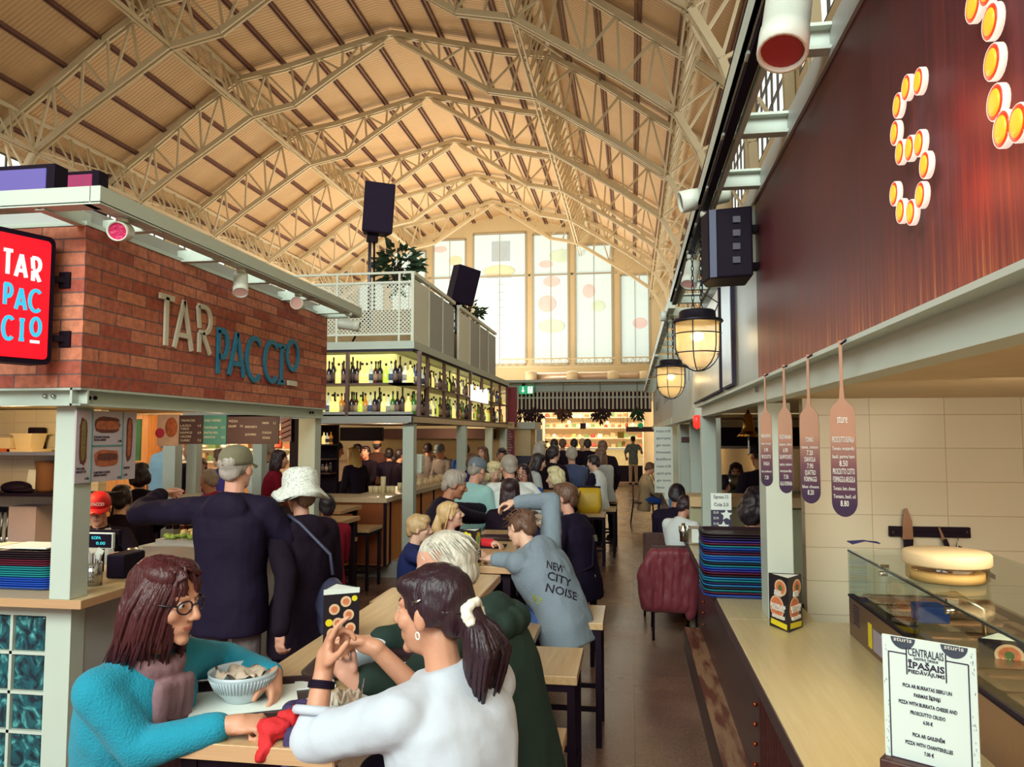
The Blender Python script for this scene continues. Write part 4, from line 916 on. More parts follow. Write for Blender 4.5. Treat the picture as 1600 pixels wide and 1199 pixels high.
t = thing('upper_deck', 'pale roof deck above the bottle shelf', 'deck', (XB, YB, ZS2 + .03))
MB().bx(-5.85, XB + .02, YB - .02, YB2 + .05, ZS2 + .03, ZS2 + .13).build('deck_slab', M_PAINT, t)
BOT = {}
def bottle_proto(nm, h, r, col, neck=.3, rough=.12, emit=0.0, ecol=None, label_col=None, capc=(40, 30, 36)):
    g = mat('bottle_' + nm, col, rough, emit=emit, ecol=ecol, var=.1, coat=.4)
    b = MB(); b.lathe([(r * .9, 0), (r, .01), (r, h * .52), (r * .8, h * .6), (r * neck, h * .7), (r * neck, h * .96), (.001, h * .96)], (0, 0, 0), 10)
    me1 = (b, g); c = MB(); c.lathe([(r * neck * 1.15, h * .88), (r * neck * 1.15, h), (.001, h)], (0, 0, 0), 8)
    l = None
    if label_col: l = MB(); l.lathe([(r * 1.015, h * .14), (r * 1.015, h * .42)], (0, 0, 0), 10)
    BOT[nm] = (b, g, c, mat('cap_' + nm, capc, .4), l, mat('label_' + nm, label_col, .6) if label_col else None, {})
bottle_proto('dark', .30, .037, (44, 26, 40), label_col=(150, 120, 110))
bottle_proto('brown', .29, .036, (96, 44, 26), label_col=(206, 170, 130))
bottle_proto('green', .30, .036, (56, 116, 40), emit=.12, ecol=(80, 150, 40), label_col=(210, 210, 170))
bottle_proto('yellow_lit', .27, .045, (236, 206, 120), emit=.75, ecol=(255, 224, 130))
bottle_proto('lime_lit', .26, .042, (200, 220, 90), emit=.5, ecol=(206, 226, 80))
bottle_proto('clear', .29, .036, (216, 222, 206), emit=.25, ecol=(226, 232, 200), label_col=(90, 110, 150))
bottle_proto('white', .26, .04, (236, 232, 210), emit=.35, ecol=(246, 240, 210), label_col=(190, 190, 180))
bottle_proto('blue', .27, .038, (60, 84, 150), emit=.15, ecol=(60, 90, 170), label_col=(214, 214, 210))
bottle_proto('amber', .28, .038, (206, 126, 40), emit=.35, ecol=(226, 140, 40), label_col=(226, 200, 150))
bottle_proto('black_tall', .35, .034, (34, 24, 34), label_col=(96, 80, 80))
NAMEB = {'dark': 'dark wine coloured bottle', 'brown': 'brown glass bottle', 'green': 'green glass bottle', 'yellow_lit': 'stout bottle glowing yellow', 'lime_lit': 'stout lime glowing bottle', 'clear': 'clear glass bottle with blue label', 'white': 'white bottle', 'blue': 'blue bottle', 'amber': 'amber bottle', 'black_tall': 'tall black bottle'}
def put_bottle(kind, x, y, z, where, s=1.0):
    b, g, c, cm, l, lm, cache = BOT[kind]
    t = thing('bottle', NAMEB[kind] + ' on the ' + where, 'bottle', (x, y, z), rnd.uniform(0, 6), NAMEB[kind] + 's on the ' + where)
    t.scale = (s, s, s)
    if not cache:
        cache['g'] = b.build('glass', g, t, w=False); cache['c'] = c.build('stopper', cm, t, w=False)
        if l: cache['l'] = l.build('label', lm, t, w=False)
    else:
        for k in ('g', 'c', 'l'):
            if k in cache: o = cache[k].copy(); COL.objects.link(o); o.parent = t
    return t
near_up = [(514, 'dark'), (521, 'black_tall'), (529, 'yellow_lit'), (537, 'dark'), (551, 'black_tall'), (558, 'dark'), (566, 'yellow_lit'), (573, 'yellow_lit'), (580, 'clear'), (587, 'brown'), (594, 'dark'), (603, 'lime_lit'), (611, 'clear'), (618, 'dark'), (625, 'black_tall'), (633, 'white'), (641, 'yellow_lit')]
near_lo = [(513, 'clear'), (520, 'yellow_lit'), (528, 'yellow_lit'), (534, 'amber'), (550, 'dark'), (557, 'brown'), (564, 'lime_lit'), (571, 'amber'), (579, 'clear'), (586, 'dark'), (593, 'black_tall'), (600, 'yellow_lit'), (607, 'white'), (614, 'green'), (621, 'dark'), (629, 'black_tall'), (638, 'yellow_lit'), (647, 'green')]
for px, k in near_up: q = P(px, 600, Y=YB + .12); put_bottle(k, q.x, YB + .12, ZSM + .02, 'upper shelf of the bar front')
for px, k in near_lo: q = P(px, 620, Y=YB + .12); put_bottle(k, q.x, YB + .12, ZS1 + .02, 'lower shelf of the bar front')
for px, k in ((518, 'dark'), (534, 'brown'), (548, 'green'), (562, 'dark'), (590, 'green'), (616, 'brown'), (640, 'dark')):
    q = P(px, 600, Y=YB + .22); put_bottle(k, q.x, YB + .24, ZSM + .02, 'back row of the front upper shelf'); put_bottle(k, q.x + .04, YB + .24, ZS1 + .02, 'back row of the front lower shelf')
KS_U = ['white', 'blue', 'dark', 'yellow_lit', 'clear', 'dark', 'lime_lit', 'black_tall', 'yellow_lit', 'brown']
KS_L = ['amber', 'dark', 'yellow_lit', 'brown', 'black_tall', 'clear', 'green', 'green', 'lime_lit', 'dark', 'white']
y = YB + .4; i = 0
while y < YB2 - .1:
    if min(abs(y - u) for u in ups) > .07:
        put_bottle(KS_U[i % len(KS_U)], XB - .13, y, ZSM + .02, 'upper shelf of the bar side', rnd.uniform(.92, 1.06)); put_bottle(KS_L[(i * 3) % len(KS_L)], XB - .13, y + .02, ZS1 + .02, 'lower shelf of the bar side', rnd.uniform(.92, 1.08))
    y += .125; i += 1
t = thing('shelf_sign', 'white scribbled lettering sign across the side bottle shelf', 'sign', (XB, 13, 2.4)); a, c = P(735, 625, X=XB + .03), P(760, 625, X=XB + .03); z0, z1 = P(747, 632, X=XB + .03).z, P(747, 604, X=XB + .03).z
b = MB(); text(b, 'kokteili', (XB + .03, (a.y + c.y) / 2, z0 + .05), (0, 1, 0), (0, 0, 1), (z1 - z0) * .8, c.y - a.y, 'C', .03, .02); b.build('lettering', M_SW, t)
t = thing('bar_counter', 'bar counter with orange pine panels and a pale thick top', 'counter', (-3.1, YB + .6, .2))
ya = P(560, 778, Z=1.03).y; xk = P(604, 800, Y=ya).x
xs_ = -2.98
poly = [(-5.8, ya), (xk, ya), (xs_, ya + .28), (xs_, YB2 - .3), (xs_ - .55, YB2 - .3), (xs_ - .55, ya + .6), (-5.8, ya + .6)]
MB().prism(poly, .06, None, (0, 0, .97)).build('worktop', mat('pale_stone_worktop', (214, 190, 158), .35), t)
poly2 = [(-5.8, ya + .05), (xk - .02, ya + .05), (xs_ - .05, ya + .31), (xs_ - .05, YB2 - .35), (xs_ - .5, YB2 - .35), (xs_ - .5, ya + .55), (-5.8, ya + .55)]
MB().prism(poly2, .77, None, (0, 0, .2)).build('pine_panels', M_COPW, t)
for x in (xk - .03, xk - .75, xk - 1.5): MB().bx(x - .02, x + .02, ya + .03, ya + .05, .2, .97).build('steel_strip', M_BLACK, t)
for k in range(9):
    y = ya + .32 + k * .72; MB().bx(xs_ - .052, xs_ - .035, y - .02, y + .02, .2, .97).build('steel_strip', M_BLACK, t)
M_COPN = mat('copper_front_sheet', (166, 96, 62), .35, .6, var=.25, vs_=2)
o = MB().bx(xk - .73, xk - .06, ya + .038, ya + .05, .22, .95).build('copper_sheet', M_COPN, t)
for z in (.33, .52, .66, .82): MB().lathe([(.014, 0), (.001, .012)], (xk - .42, ya + .04, z), 8, Matrix.Rotation(math.pi / 2, 3, 'X')).build('rivet', M_MORT, o)
tag(MB().bx(-5.85, xs_ + .14, YB + .16, YB2, 0, .2).build('grey_plinth', M_PAINTD), 'grey step under the orange pine bar counter', 'step')
M_CREAMW = mat('warm_kitchen_wall', (214, 186, 140), .7)
t = thing('back_kitchen', 'warm lit kitchen wall with hood behind the bar', 'kitchen wall', (-6, 17, 0))
MB().bx(-5.85, XB - .1, 17.0, 17.1, 0, ZB0).build('back_panel', M_CREAMW, t)
MB().bx(-5.6, -3.0, 16.2, 16.95, 1.72, 1.93).build('extractor_hood', mat('brown_hood', (106, 72, 66), .4, .4), t)
MB().bx(-4.95, -4.2, 12.6, 12.7, 1.70, 1.93).build('dark_screen', M_BLACK, t)
tag(MB().bx(-5.7, -4.4, 15.5, 17.0, 1.3, 1.34).build('glass_shelf', M_STEEL), 'steel shelf of upside down glasses behind the bar', 'shelf')
for k in range(10):
    tag(MB().lathe([(.03, 0), (.036, .1), (.033, .1), (.028, .01)], (-5.6 + k * .12, 15.6, 1.34), 8).build('drinking_glass', M_CLR), 'small glass in the row on the steel shelf behind the bar', 'glass', 'glasses on the steel bar shelf')
point('bar_lamp', (-4.4, 13.5, 1.85), 40, (1.0, .76, .45), .1); point('bar_lamp', (-5.2, 10.9, 1.85), 14, (1.0, .76, .45), .1)
area('bottle_light', (-5, YB + .27, ZS2 + .01), (-5, YB + .2, ZS1), 5, .1, 5, (1.0, .92, .55)); area('bottle_light', (XB - .25, 13, ZS2 + .01), (XB - .2, 13, ZS1), .1, 7, 7, (1.0, .92, .55))
t = thing('dark_cabinet', 'tall dark shelf cabinet with bottles at the left end of the bar', 'cabinet', (-4.5, 10.4, .9))
a, c = P(501, 690, Y=10.4), P(521, 690, Y=10.4); MB().bx(a.x - .35, c.x, 10.55, 10.62, .9, ZB0).bx(a.x - .35, c.x, 10.3, 10.6, .88, .92).build('carcass', M_BLACK, t)
for z in (1.25, 1.45, 1.65): MB().bx(a.x - .35, c.x, 10.3, 10.56, z, z + .02).build('shelf_board', M_DKW, t)
for k, (px, z) in enumerate(((505, 1.67), (510, 1.67), (516, 1.67), (504, 1.27), (510, 1.27), (516, 1.27))):
    q = P(px, 700, Y=10.4); put_bottle(('yellow_lit', 'white', 'amber', 'dark', 'brown', 'black_tall')[k], q.x, 10.42, z, 'dark cabinet at the bar end', .7)
q = P(591, 773, Z=1.03); tag(MB().lathe([(.03, 0), (.036, .22), (.033, .22), (.027, .015)], (q.x, q.y + .2, 1.03), 12).build('beer_glass', M_CLR), 'tall empty beer glass standing on the bar counter', 'glass')
for k in range(9):
    q = P(568 + k * 4.5, 773, Z=1.03); tag(MB().lathe([(.028, 0), (.033, .09), (.03, .09), (.026, .01)], (q.x, q.y + .28 + .03 * (k % 2), 1.03), 10).build('drinking_glass', M_CLR), 'small tumbler in the row left of the tall beer glass', 'glass', 'tumblers on the bar')
q = P(655, 722, Y=9.7); t = thing('paper_dispenser', 'white paper dispenser box on the bar post', 'dispenser', (q.x, 9.7, q.z)); b = MB(); b.bx(q.x - .1, q.x + .05, 9.64, 9.8, q.z - .06, q.z + .1); b.bx(q.x - .02, q.x + .05, 9.62, 9.8, q.z - .15, q.z - .05); b.build('box', M_WHITE, t, bev=.015)
for k in range(26):
    tag(MB().lathe([(.03, 0), (.034, .1), (.03, .1), (.026, .01)], (-3.14 - .09 * (k // 13), 10.5 + .34 * (k % 13), 1.03), 8).build('drinking_glass', M_CLR), 'glass in the upside down rows along the bar side', 'glass', 'glass rows along the bar side')
for px in (715, 721): q = P(px, 742, Z=1.03); t = thing('beer_glass', 'full amber beer glass on the bar corner, ' + ('left' if px < 718 else 'right') + ' of two', 'glass', (q.x, q.y, 1.03)); MB().lathe([(.03, 0), (.036, .14), (.001, .14)], (q.x, q.y, 1.03), 10).build('beer', mat('amber_beer', (190, 96, 40), .2), t); MB().lathe([(.036, .14), (.036, .165), (.001, .165)], (q.x, q.y, 1.03), 10).build('foam', M_WHITE, t)
def mesh_mat():
    m = mat('perforated_white_mesh', (224, 226, 214), .5); N, L = NT(m); b = N['Principled BSDF']
    tc = N.new('ShaderNodeTexCoord'); mp = N.new('ShaderNodeMapping'); mp.inputs['Rotation'].default_value = (math.pi / 2, 0, math.pi / 4); mp.inputs['Scale'].default_value = (1, 1, 1)
    mp2 = N.new('ShaderNodeMapping'); L.new(tc.outputs['Object'], mp2.inputs[0]); mp2.inputs['Rotation'].default_value = (0, math.pi / 4, 0)
    ck = N.new('ShaderNodeSeparateXYZ'); L.new(mp2.outputs[0], ck.inputs[0])
    def band(sock):
        m1 = N.new('ShaderNodeMath'); m1.operation = 'MULTIPLY'; m1.inputs[1].default_value = 26.0; L.new(sock, m1.inputs[0])
        m2 = N.new('ShaderNodeMath'); m2.operation = 'FRACT'; L.new(m1.outputs[0], m2.inputs[0])
        m3 = N.new('ShaderNodeMath'); m3.operation = 'LESS_THAN'; m3.inputs[1].default_value = .34; L.new(m2.outputs[0], m3.inputs[0]); return m3
    x, z = band(ck.outputs[0]), band(ck.outputs[2]); mx = N.new('ShaderNodeMath'); mx.operation = 'MAXIMUM'; L.new(x.outputs[0], mx.inputs[0]); L.new(z.outputs[0], mx.inputs[1])
    L.new(mx.outputs[0], b.inputs['Alpha']); return m
M_MESH = mesh_mat(); M_RAIL = mat('white_rail', (230, 230, 214), .4, var=.03); M_FROST = mat('frosted_grey_panel', (170, 172, 168), .5, var=.05, bump=.2, bs=120)
ZD = ZS2 + .13; yr = 10.0
pc = P(645, 480, Y=yr); zt_r = P(645, 425, Y=yr).z; zm = P(645, 440, Y=yr).z; zl = P(645, 521, Y=yr).z
t = thing('deck_railing', 'white railing with perforated mesh along the front of the upper deck', 'railing', (pc.x, yr, ZD))
x0 = -5.8
b = MB(); b.bx(x0, pc.x, yr - .015, yr + .015, zt_r - .02, zt_r + .01).bx(x0, pc.x, yr - .015, yr + .015, zm - .02, zm + .01).bx(x0, pc.x, yr - .015, yr + .015, zl - .02, zl + .01); b.build('rail', M_RAIL, t)
for px in (527, 624, 645): q = P(px, 480, Y=yr); MB().bx(q.x - .014, q.x + .014, yr - .014, yr + .014, ZD, zt_r).build('rail_post', M_RAIL, t)
MB().bx(x0, pc.x, yr - .004, yr + .004, zl, zm).build('mesh_panel', M_MESH, t)
def side_rail(pxa, pxb, label, n, planter=False):
    xr_ = pc.x; ya_ = yr if pxa < 650 else P(pxa, 540, X=xr_).y; yb_ = P(pxb, 540, X=xr_).y
    t = thing('deck_railing', label, 'railing', (xr_, ya_, ZD)); MB().bx(xr_ - .03, xr_ + .03, ya_, yb_, zt_r - .04, zt_r + .01).build('rail', M_RAIL, t)
    for k in range(n):
        u0 = ya_ + (yb_ - ya_) * k / n; u1 = ya_ + (yb_ - ya_) * (k + 1) / n
        MB().bx(xr_ - .01, xr_ + .01, u0 + .02, u1 - .02, ZD - .05, zt_r - .09).build('panel', M_FROST if k else M_RAIL, t); MB().bx(xr_ - .02, xr_ + .02, u0 - .02, u0 + .02, ZD - .1, zt_r).build('rail_post', M_RAIL, t)
    return xr_, ya_, yb_
side_rail(645, 709, 'pale panelled side railing of the deck, nearer section', 3)
side_rail(716, 774, 'pale panelled side railing of the deck, farther section', 4)
MB0 = MB().bx(-5.7, pc.x - .2, 10.6, 13.9, ZD, ZD + .62); tag(MB0.build('timber_planter', mat('peach_timber', (222, 184, 136), .6)), 'peach timber bench box behind the deck mesh railing', 'planter')
def tripod_speaker(px, base_py, boxc, bw, bh, rz, tilt, label, Y, legs=True):
    q = P(px, base_py, Y=Y); zb = ZD; t = thing('speaker_stand', 'black tripod stand under the ' + label, 'speaker stand', (q.x, Y, zb)); c = P(boxc[0], boxc[1], Y=Y)
    MB().tube([(q.x, Y, zb + .35), (q.x, Y, c.z - bh * .45)], .025, 8).build('pole', mat('blue_grey_pole', (96, 96, 116), .3, .7), t); MB().tube([(q.x + .06, Y + .05, zb + .25), (q.x + .05, Y + .05, c.z - bh * .55)], .016, 8).build('brace_pole', M_BLACK, t)
    if legs:
        for a in (.3, 2.4, 4.5): MB().tube([(q.x, Y, zb + .62), (q.x + .5 * math.cos(a), Y + .5 * math.sin(a), zb + .015)], .014, 6).build('leg', M_BLACK, t)
    s = thing('loudspeaker', label, 'speaker', (c.x, Y, c.z - bh / 2)); R = Matrix.Rotation(rz, 3, 'Z') @ Matrix.Rotation(tilt[0], 3, 'X') @ Matrix.Rotation(tilt[1], 3, 'Y')
    b = MB(); b.prism([(-bw / 2, -.2), (bw / 2, -.2), (bw / 2 * .72, .18), (-bw / 2 * .72, .18)], bh, R, Vector((c.x, Y, c.z)) - R @ Vector((0, 0, bh / 2))); b.build('cabinet', mat('purple_black_speaker', (36, 24, 50), .6, bump=.3, bs=200, spec=.2), s, bev=.015)
    b = MB(); b.box(Vector((c.x, Y, c.z)) + R @ Vector((0, -.203, 0)), (bw * .9, .01, bh * .94), R); b.build('grille', mat('speaker_grille', (40, 28, 54), .7, spec=.2), s)
    MB().box(Vector((c.x - .05, Y, c.z)) + R @ Vector((0, 0, -bh / 2 - .05)), (.16, .16, .12), R).build('pole_mount', M_BLACK, s)
tripod_speaker(576, 525, (590, 328), .44, .72, .42, (.10, .05), 'large black loudspeaker tilted on the deck front, left', 10.6)
tripod_speaker(712, 525, (721, 446), .5, .72, .75, (.18, .16), 'smaller looking black loudspeaker by the farther deck railing', 14.6, False)
M_LEAF = mat('dark_green_leaf', (56, 84, 62), .5, var=.35, vs_=12); M_LEAF2 = mat('wilted_purple_leaf', (64, 42, 52), .6, var=.3)
def plant(c, r, n, label, leaf=M_LEAF, pot=None, hang=False, seed=1, ll=.13):
    r0 = random.Random(seed); t = thing('potted_plant', label, 'plant', (c.x, c.y, c.z - r[2]))
    b = MB(); st = MB()
    for k in range(n):
        d = Vector((r0.gauss(0, 1), r0.gauss(0, 1), r0.gauss(0, 1))).normalized(); p = Vector((c.x + d.x * r[0] * r0.uniform(.3, 1), c.y + d.y * r[1] * r0.uniform(.3, 1), c.z + d.z * r[2] * r0.uniform(.2, 1)))
        a = Vector((d.x, d.y, d.z * .3 + (-.9 if hang else r0.uniform(-.7, .5)))).normalized(); s_ = a.orthogonal().normalized(); L = ll * r0.uniform(.6, 1.2); nn2 = a.cross(s_)
        b.add([p, p + a * L * .5 + s_ * L * .24 + nn2 * .01, p + a * L, p + a * L * .5 - s_ * L * .24 + nn2 * .01], [(0, 1, 2, 3)])
        if k % 6 == 0: st.tube([(c.x, c.y, c.z - r[2] * .9), (c + (p - c) * .5), p], .006, 4)
    b.build('foliage', leaf, t); st.build('stems', mat('plant_stem', (70, 56, 44), .7), t)
    if pot: MB().lathe([(pot[0] * .8, 0), (pot[0], pot[1]), (pot[0] * .9, pot[1]), (.01, pot[1] - .03)], (c.x, c.y, c.z - r[2] - pot[1] * .8), 14).build('pot', pot[2], t)
    return t
q = P(622, 415, Y=11.2); plant(q, (.36, .3, .42), 190, 'leafy green shrub behind the deck mesh railing', seed=3, ll=.2)
q = P(733, 487, Y=15.3); plant(q, (.28, .6, .2), 120, 'trailing green plant along the farther deck railing', seed=5, ll=.17)
q = P(712, 512, Y=14.2); plant(q, (.14, .14, .3), 60, 'green climber round the far speaker pole', seed=6, ll=.13)
q = P(714, 535, Y=14.2); tag(MB().bx(q.x - .14, q.x + .14, 14.0, 14.4, ZD, q.z + .05).build('timber_planter', mat('peach_timber', (222, 184, 136), .6)), 'small timber planter between the two deck railing sections', 'planter')
YCAN = 26.0
a, c = P(806, 640, Y=YCAN), P(1018, 611, Y=YCAN)
t = thing('slatted_canopy', 'white slatted canopy across the far end of the aisle', 'canopy', (a.x, YCAN, a.z))
MB().bx(a.x - .3, c.x + .1, YCAN - .05, YCAN + .3, c.z, P(900, 600, Y=YCAN).z).build('beam', M_PAINT, t)
n = 34
for k in range(n):
    x = a.x + (c.x - a.x) * (k + .5) / n; MB().bx(x - .03, x + .03, YCAN, YCAN + .05, a.z, c.z).build('slat', mat('white_slat', (226, 212, 192), .5), t)
for z in (c.z - .2, ): MB().bx(a.x, c.x, YCAN + .05, YCAN + .08, z - .03, z + .03).build('rail', M_PAINT, t)
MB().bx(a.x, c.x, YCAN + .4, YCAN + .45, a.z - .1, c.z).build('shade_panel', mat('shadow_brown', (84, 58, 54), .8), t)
M_EXIT = mat('green_exit_panel', (20, 166, 112), .4, emit=.45, ecol=(20, 178, 120), var=.05)
a, c = P(811, 616, Y=25.6), P(833, 603, Y=25.6)
t = thing('exit_sign', 'green emergency exit sign with arrow and running figure', 'sign', (a.x, 25.6, a.z)); MB().bx(a.x, c.x, 25.6, 25.66, a.z, c.z).build('panel', M_EXIT, t); MB().bx(a.x + .1, a.x + .14, 25.63, 26.02, c.z - .03, c.z + .08).build('bracket', M_BLACK, t)
b = MB(); h_ = c.z - a.z; w_ = c.x - a.x; x = a.x + w_ * .28; b.bx(x - .018, x + .018, 25.59, 25.6, a.z + h_ * .4, a.z + h_ * .85); b.add([(x - .06, 25.592, a.z + h_ * .45), (x, 25.592, a.z + h_ * .15), (x + .06, 25.592, a.z + h_ * .45)], [(0, 1, 2)]); b.build('arrow', M_SW, t)
b = MB(); b.bx(a.x + w_ * .62, a.x + w_ * .96, 25.59, 25.6, a.z + h_ * .1, a.z + h_ * .9); b.build('door_symbol', M_SW, t)
b = MB(); xx = a.x + w_ * .78; b.ell((xx + .01, 25.588, a.z + h_ * .76), (.022, .004, .024)); b.bar((xx, 25.588, a.z + h_ * .66), (xx - .02, 25.588, a.z + h_ * .42), .012, .03, (0, -1, 0)); b.bar((xx - .02, 25.588, a.z + h_ * .42), (xx + .04, 25.588, a.z + h_ * .2), .01, .018, (0, -1, 0)); b.bar((xx - .02, 25.588, a.z + h_ * .42), (xx - .06, 25.588, a.z + h_ * .2), .01, .018, (0, -1, 0)); b.build('running_figure', M_EXIT, t)
YS = 32.0
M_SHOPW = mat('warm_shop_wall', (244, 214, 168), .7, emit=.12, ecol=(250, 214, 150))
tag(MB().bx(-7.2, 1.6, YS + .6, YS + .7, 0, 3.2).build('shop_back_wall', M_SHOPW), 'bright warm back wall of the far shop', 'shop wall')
area('far_shop_light', (-2.0, 30.0, 3.3), (-2.0, 32.2, 1.2), 6, .6, 190, (1.0, .86, .62))
zs_ = [P(900, y, Y=YS).z for y in (752, 740, 727, 713, 699, 684, 668, 652)]
x0, x1 = P(850, 700, Y=YS).x, P(1005, 700, Y=YS).x
t = thing('shelving_unit', 'tall white goods shelving of the far lit shop', 'shelf', (x0, YS, 0)); M_WSH = mat('white_shop_shelf', (240, 226, 200), .5)
for z in zs_: MB().bx(x0, x1, YS, YS + .5, z - .03, z).build('shelf_board', M_WSH, t)
for x in (x0, x1): MB().bx(x - .03, x + .03, YS, YS + .5, 0, 3.2).build('side_panel', M_WSH, t)
tag(MB().bx(-7.2, 1.6, 25.4, YS + .7, 3.56, 3.64).build('shop_ceiling', M_PAINT), 'flat ceiling over the far lit shop', 'shop ceiling', kind='structure')
GC = [(236, 212, 170), (214, 120, 70), (240, 226, 196), (196, 70, 56), (232, 190, 96), (170, 120, 84), (244, 236, 220), (206, 160, 110), (120, 140, 80), (226, 96, 60)]
gm = [mat('goods_colour_%d' % i, c_, .5) for i, c_ in enumerate(GC)]
gname = ['cream', 'orange', 'ivory', 'red', 'yellow', 'brown', 'white', 'tan', 'green', 'vermilion']
r0 = random.Random(11); gp = {}
for k, z in enumerate(zs_):
    n = 15
    for j in range(n):
        i = r0.randrange(10); x = x0 + (x1 - x0) * (j + .5) / n; hh = r0.uniform(.1, .2)
        if i not in gp:
            b = MB(); (b.bx(-.07, .07, -.07, .07, 0, 1) if i % 3 else b.lathe([(.06, 0), (.075, .2), (.07, .75), (.03, .9), (.03, 1)], (0, 0, 0), 8)); o = b.build('goods_pack', gm[i]); gp[i] = o; gp_first = True
        else: o = gp[i].copy(); COL.objects.link(o)
        o.location = (x + r0.uniform(-.02, .02), YS + .2, z); o.scale = (r0.uniform(.9, 1.4), 1, hh)
        tag(o, gname[i] + ' goods pack on the shelves of the far lit shop', 'goods', gname[i] + ' packs in the far shop')
t = thing('shop_counter', 'glass fronted shop counter with dark base at the far end', 'counter', (-1, 30.2, 0)); a, c = P(938, 755, Y=30.2), P(1004, 715, Y=30.2)
MB().bx(a.x - 1.6, c.x, 30.2, 30.9, 0, .62).build('dark_base', M_BLACK, t); MB().bx(a.x - 1.6, c.x, 30.2, 30.9, .62, 1.25).build('lit_display', mat('lit_cake_display', (244, 206, 140), .5, emit=.35, ecol=(255, 214, 140), var=.4, vs_=9), t); MB().bx(a.x - 1.6, c.x, 30.18, 30.9, 1.25, 1.29).build('steel_top', M_STEEL, t)
M_LAMPW = mat('warm_shop_bulb', (255, 226, 180), .4, emit=2.2, ecol=(255, 206, 140))
for px, py in ((889, 660), (949, 661)):
    q = P(px, py, Y=29.5); t = thing('pendant_bulb', 'warm pendant bulb in the far shop, ' + ('left' if px < 900 else 'right') + ' of two', 'lamp', (q.x, 29.5, q.z)); MB().ell((q.x, 29.5, q.z), (.07, .07, .07)).build('globe', M_LAMPW, t); MB().tube([(q.x, 29.5, q.z + .06), (q.x, 29.5, 3.57)], .008, 5).build('cord', M_BLACK, t)
for px, py, wd, hh, col, lab in ((911, 666, .22, .22, (110, 70, 76), 'brown house shaped card hanging in the far shop'), (970, 680, .24, .24, (242, 200, 30), 'yellow square sign in the far shop, upper'), (974, 693, .12, .16, (240, 190, 40), 'small yellow card below the yellow square sign')):
    q = P(px, py, Y=29.5); t = thing('hanging_card', lab, 'card', (q.x, 29.5, q.z)); MB().bx(q.x - wd / 2, q.x + wd / 2, 29.5, 29.53, q.z - hh / 2, q.z + hh / 2).build('card_face', mat('card_%d' % px, col, .5), t); MB().tube([(q.x, 29.52, q.z + hh / 2 - .01), (q.x, 29.52, 3.57)], .006, 5).build('string', M_BLACK, t)
q = P(993, 674, Y=29.0); t = thing('market_awning', 'purple brown awning over the right side of the far shop', 'awning', tuple(q)); MB().bx(q.x - .35, q.x + .75, 29.0, 29.7, q.z - .02, q.z + .16).build('cloth', mat('purple_brown_awning', (96, 64, 76), .6), t)
for x in (q.x - .3, q.x + .7): MB().tube([(x, 29.5, q.z + .1), (x, 29.5, 3.57)], .012, 6).build('hanger', M_BLACK, t)
q = P(1001, 665, Y=29.0); tag(MB().ell((q.x, 29.0, q.z), (.1, .1, .1)).build('green_balloon', mat('green_balloon', (64, 200, 130), .3, emit=.2)), 'green round lamp above the far camouflage shirt man', 'lamp')
for px, py, r_, lf, lab, sd in ((820, 648, (.28, .2, .3), M_LEAF2, 'dark purple hanging plant at the left canopy end', 1), (836, 648, (.22, .2, .34), M_LEAF2, 'dark hanging plant beside the leftmost one', 2), (880, 644, (.22, .18, .2), mat('dry_brown_leaf', (110, 74, 60), .7), 'dry brown hanging plant under the canopy', 3), (938, 646, (.3, .2, .24), M_LEAF2, 'dark hanging plant under the canopy middle', 4), (996, 645, (.16, .16, .24), M_LEAF, 'green hanging plant under the right canopy end', 5)):
    q = P(px, py, Y=25.8); t = plant(q, r_, 90, lab, lf, None, True, sd, .2); MB().tube([(q.x, q.y, q.z + r_[2] * .5), (q.x, q.y, 3.57)], .008, 5).build('hanger', M_BLACK, t)
a, c = P(791, 690, Y=17.4), P(806, 610, Y=17.4)
t = thing('red_column', 'dark red column with printed menu beside the bottle bar', 'column', (a.x, 17.4, 0)); M_CRIM = mat('crimson_board', (136, 24, 52), .5)
MB().bx(a.x, c.x, 17.4, 17.6, 1.98, 2.9).build('upper_board', M_CRIM, t); a2, c2 = P(783, 730, Y=17.0), P(803, 672, Y=17.0); MB().bx(a2.x, c2.x, 17.0, 17.1, .7, c2.z).build('menu_board', M_CRIM, t)
b = MB(); q = P(793, 668, Y=16.95)
for k in range(16): z = c2.z - .05 - k * .06; hw_ = (.06, .09, .11, .08)[k % 4]; text(b, ('ZUPAS', 'SALATI UN UZKODAS', 'GALAS EDIENI', 'DESERTI', 'DZERIENI')[k % 5], ((a2.x + c2.x) / 2, 16.995, z), (1, 0, 0), (0, 0, 1), .035, hw_ * 2)
b.build('lettering', M_WTXT, t)
q = P(787, 668, Y=17.0); t2 = thing('bar_name_board', 'small cream name board on the end of the bottle shelf', 'sign', (q.x, 16.95, q.z)); MB().bx(q.x - .16, q.x + .24, 16.96, 17.0, q.z - .03, q.z + .12).build('board', mat('gold_board', (214, 180, 130), .5), t2); b = MB(); text(b, 'HOMESTYLE KITCHEN', (q.x + .04, 16.958, q.z + .04), (1, 0, 0), (0, 0, 1), .05, .34); b.build('lettering', M_INK, t2)
t = thing('cream_stall', 'small cream stall block behind the red menu column', 'stall', (-2.7, 18.5, 0)); a, c = P(806, 700, Y=18.4), P(836, 664, Y=18.4); MB().bx(a.x - .6, c.x - .12, 18.5, 19.5, 0, ZB0).build('cream_panel', mat('cream_panel', (226, 204, 160), .6), t); MB().bx(a.x - .6, c.x, 18.4, 19.6, ZB0, ZB1 + .08).build('beam', M_PAINT, t)
for px in (825, 842): q = P(px, 700, Y=18.6); MB().bx(q.x - .07, q.x + .07, 18.6, 18.74, 0, ZB0).build('post', M_PAINTD, t)
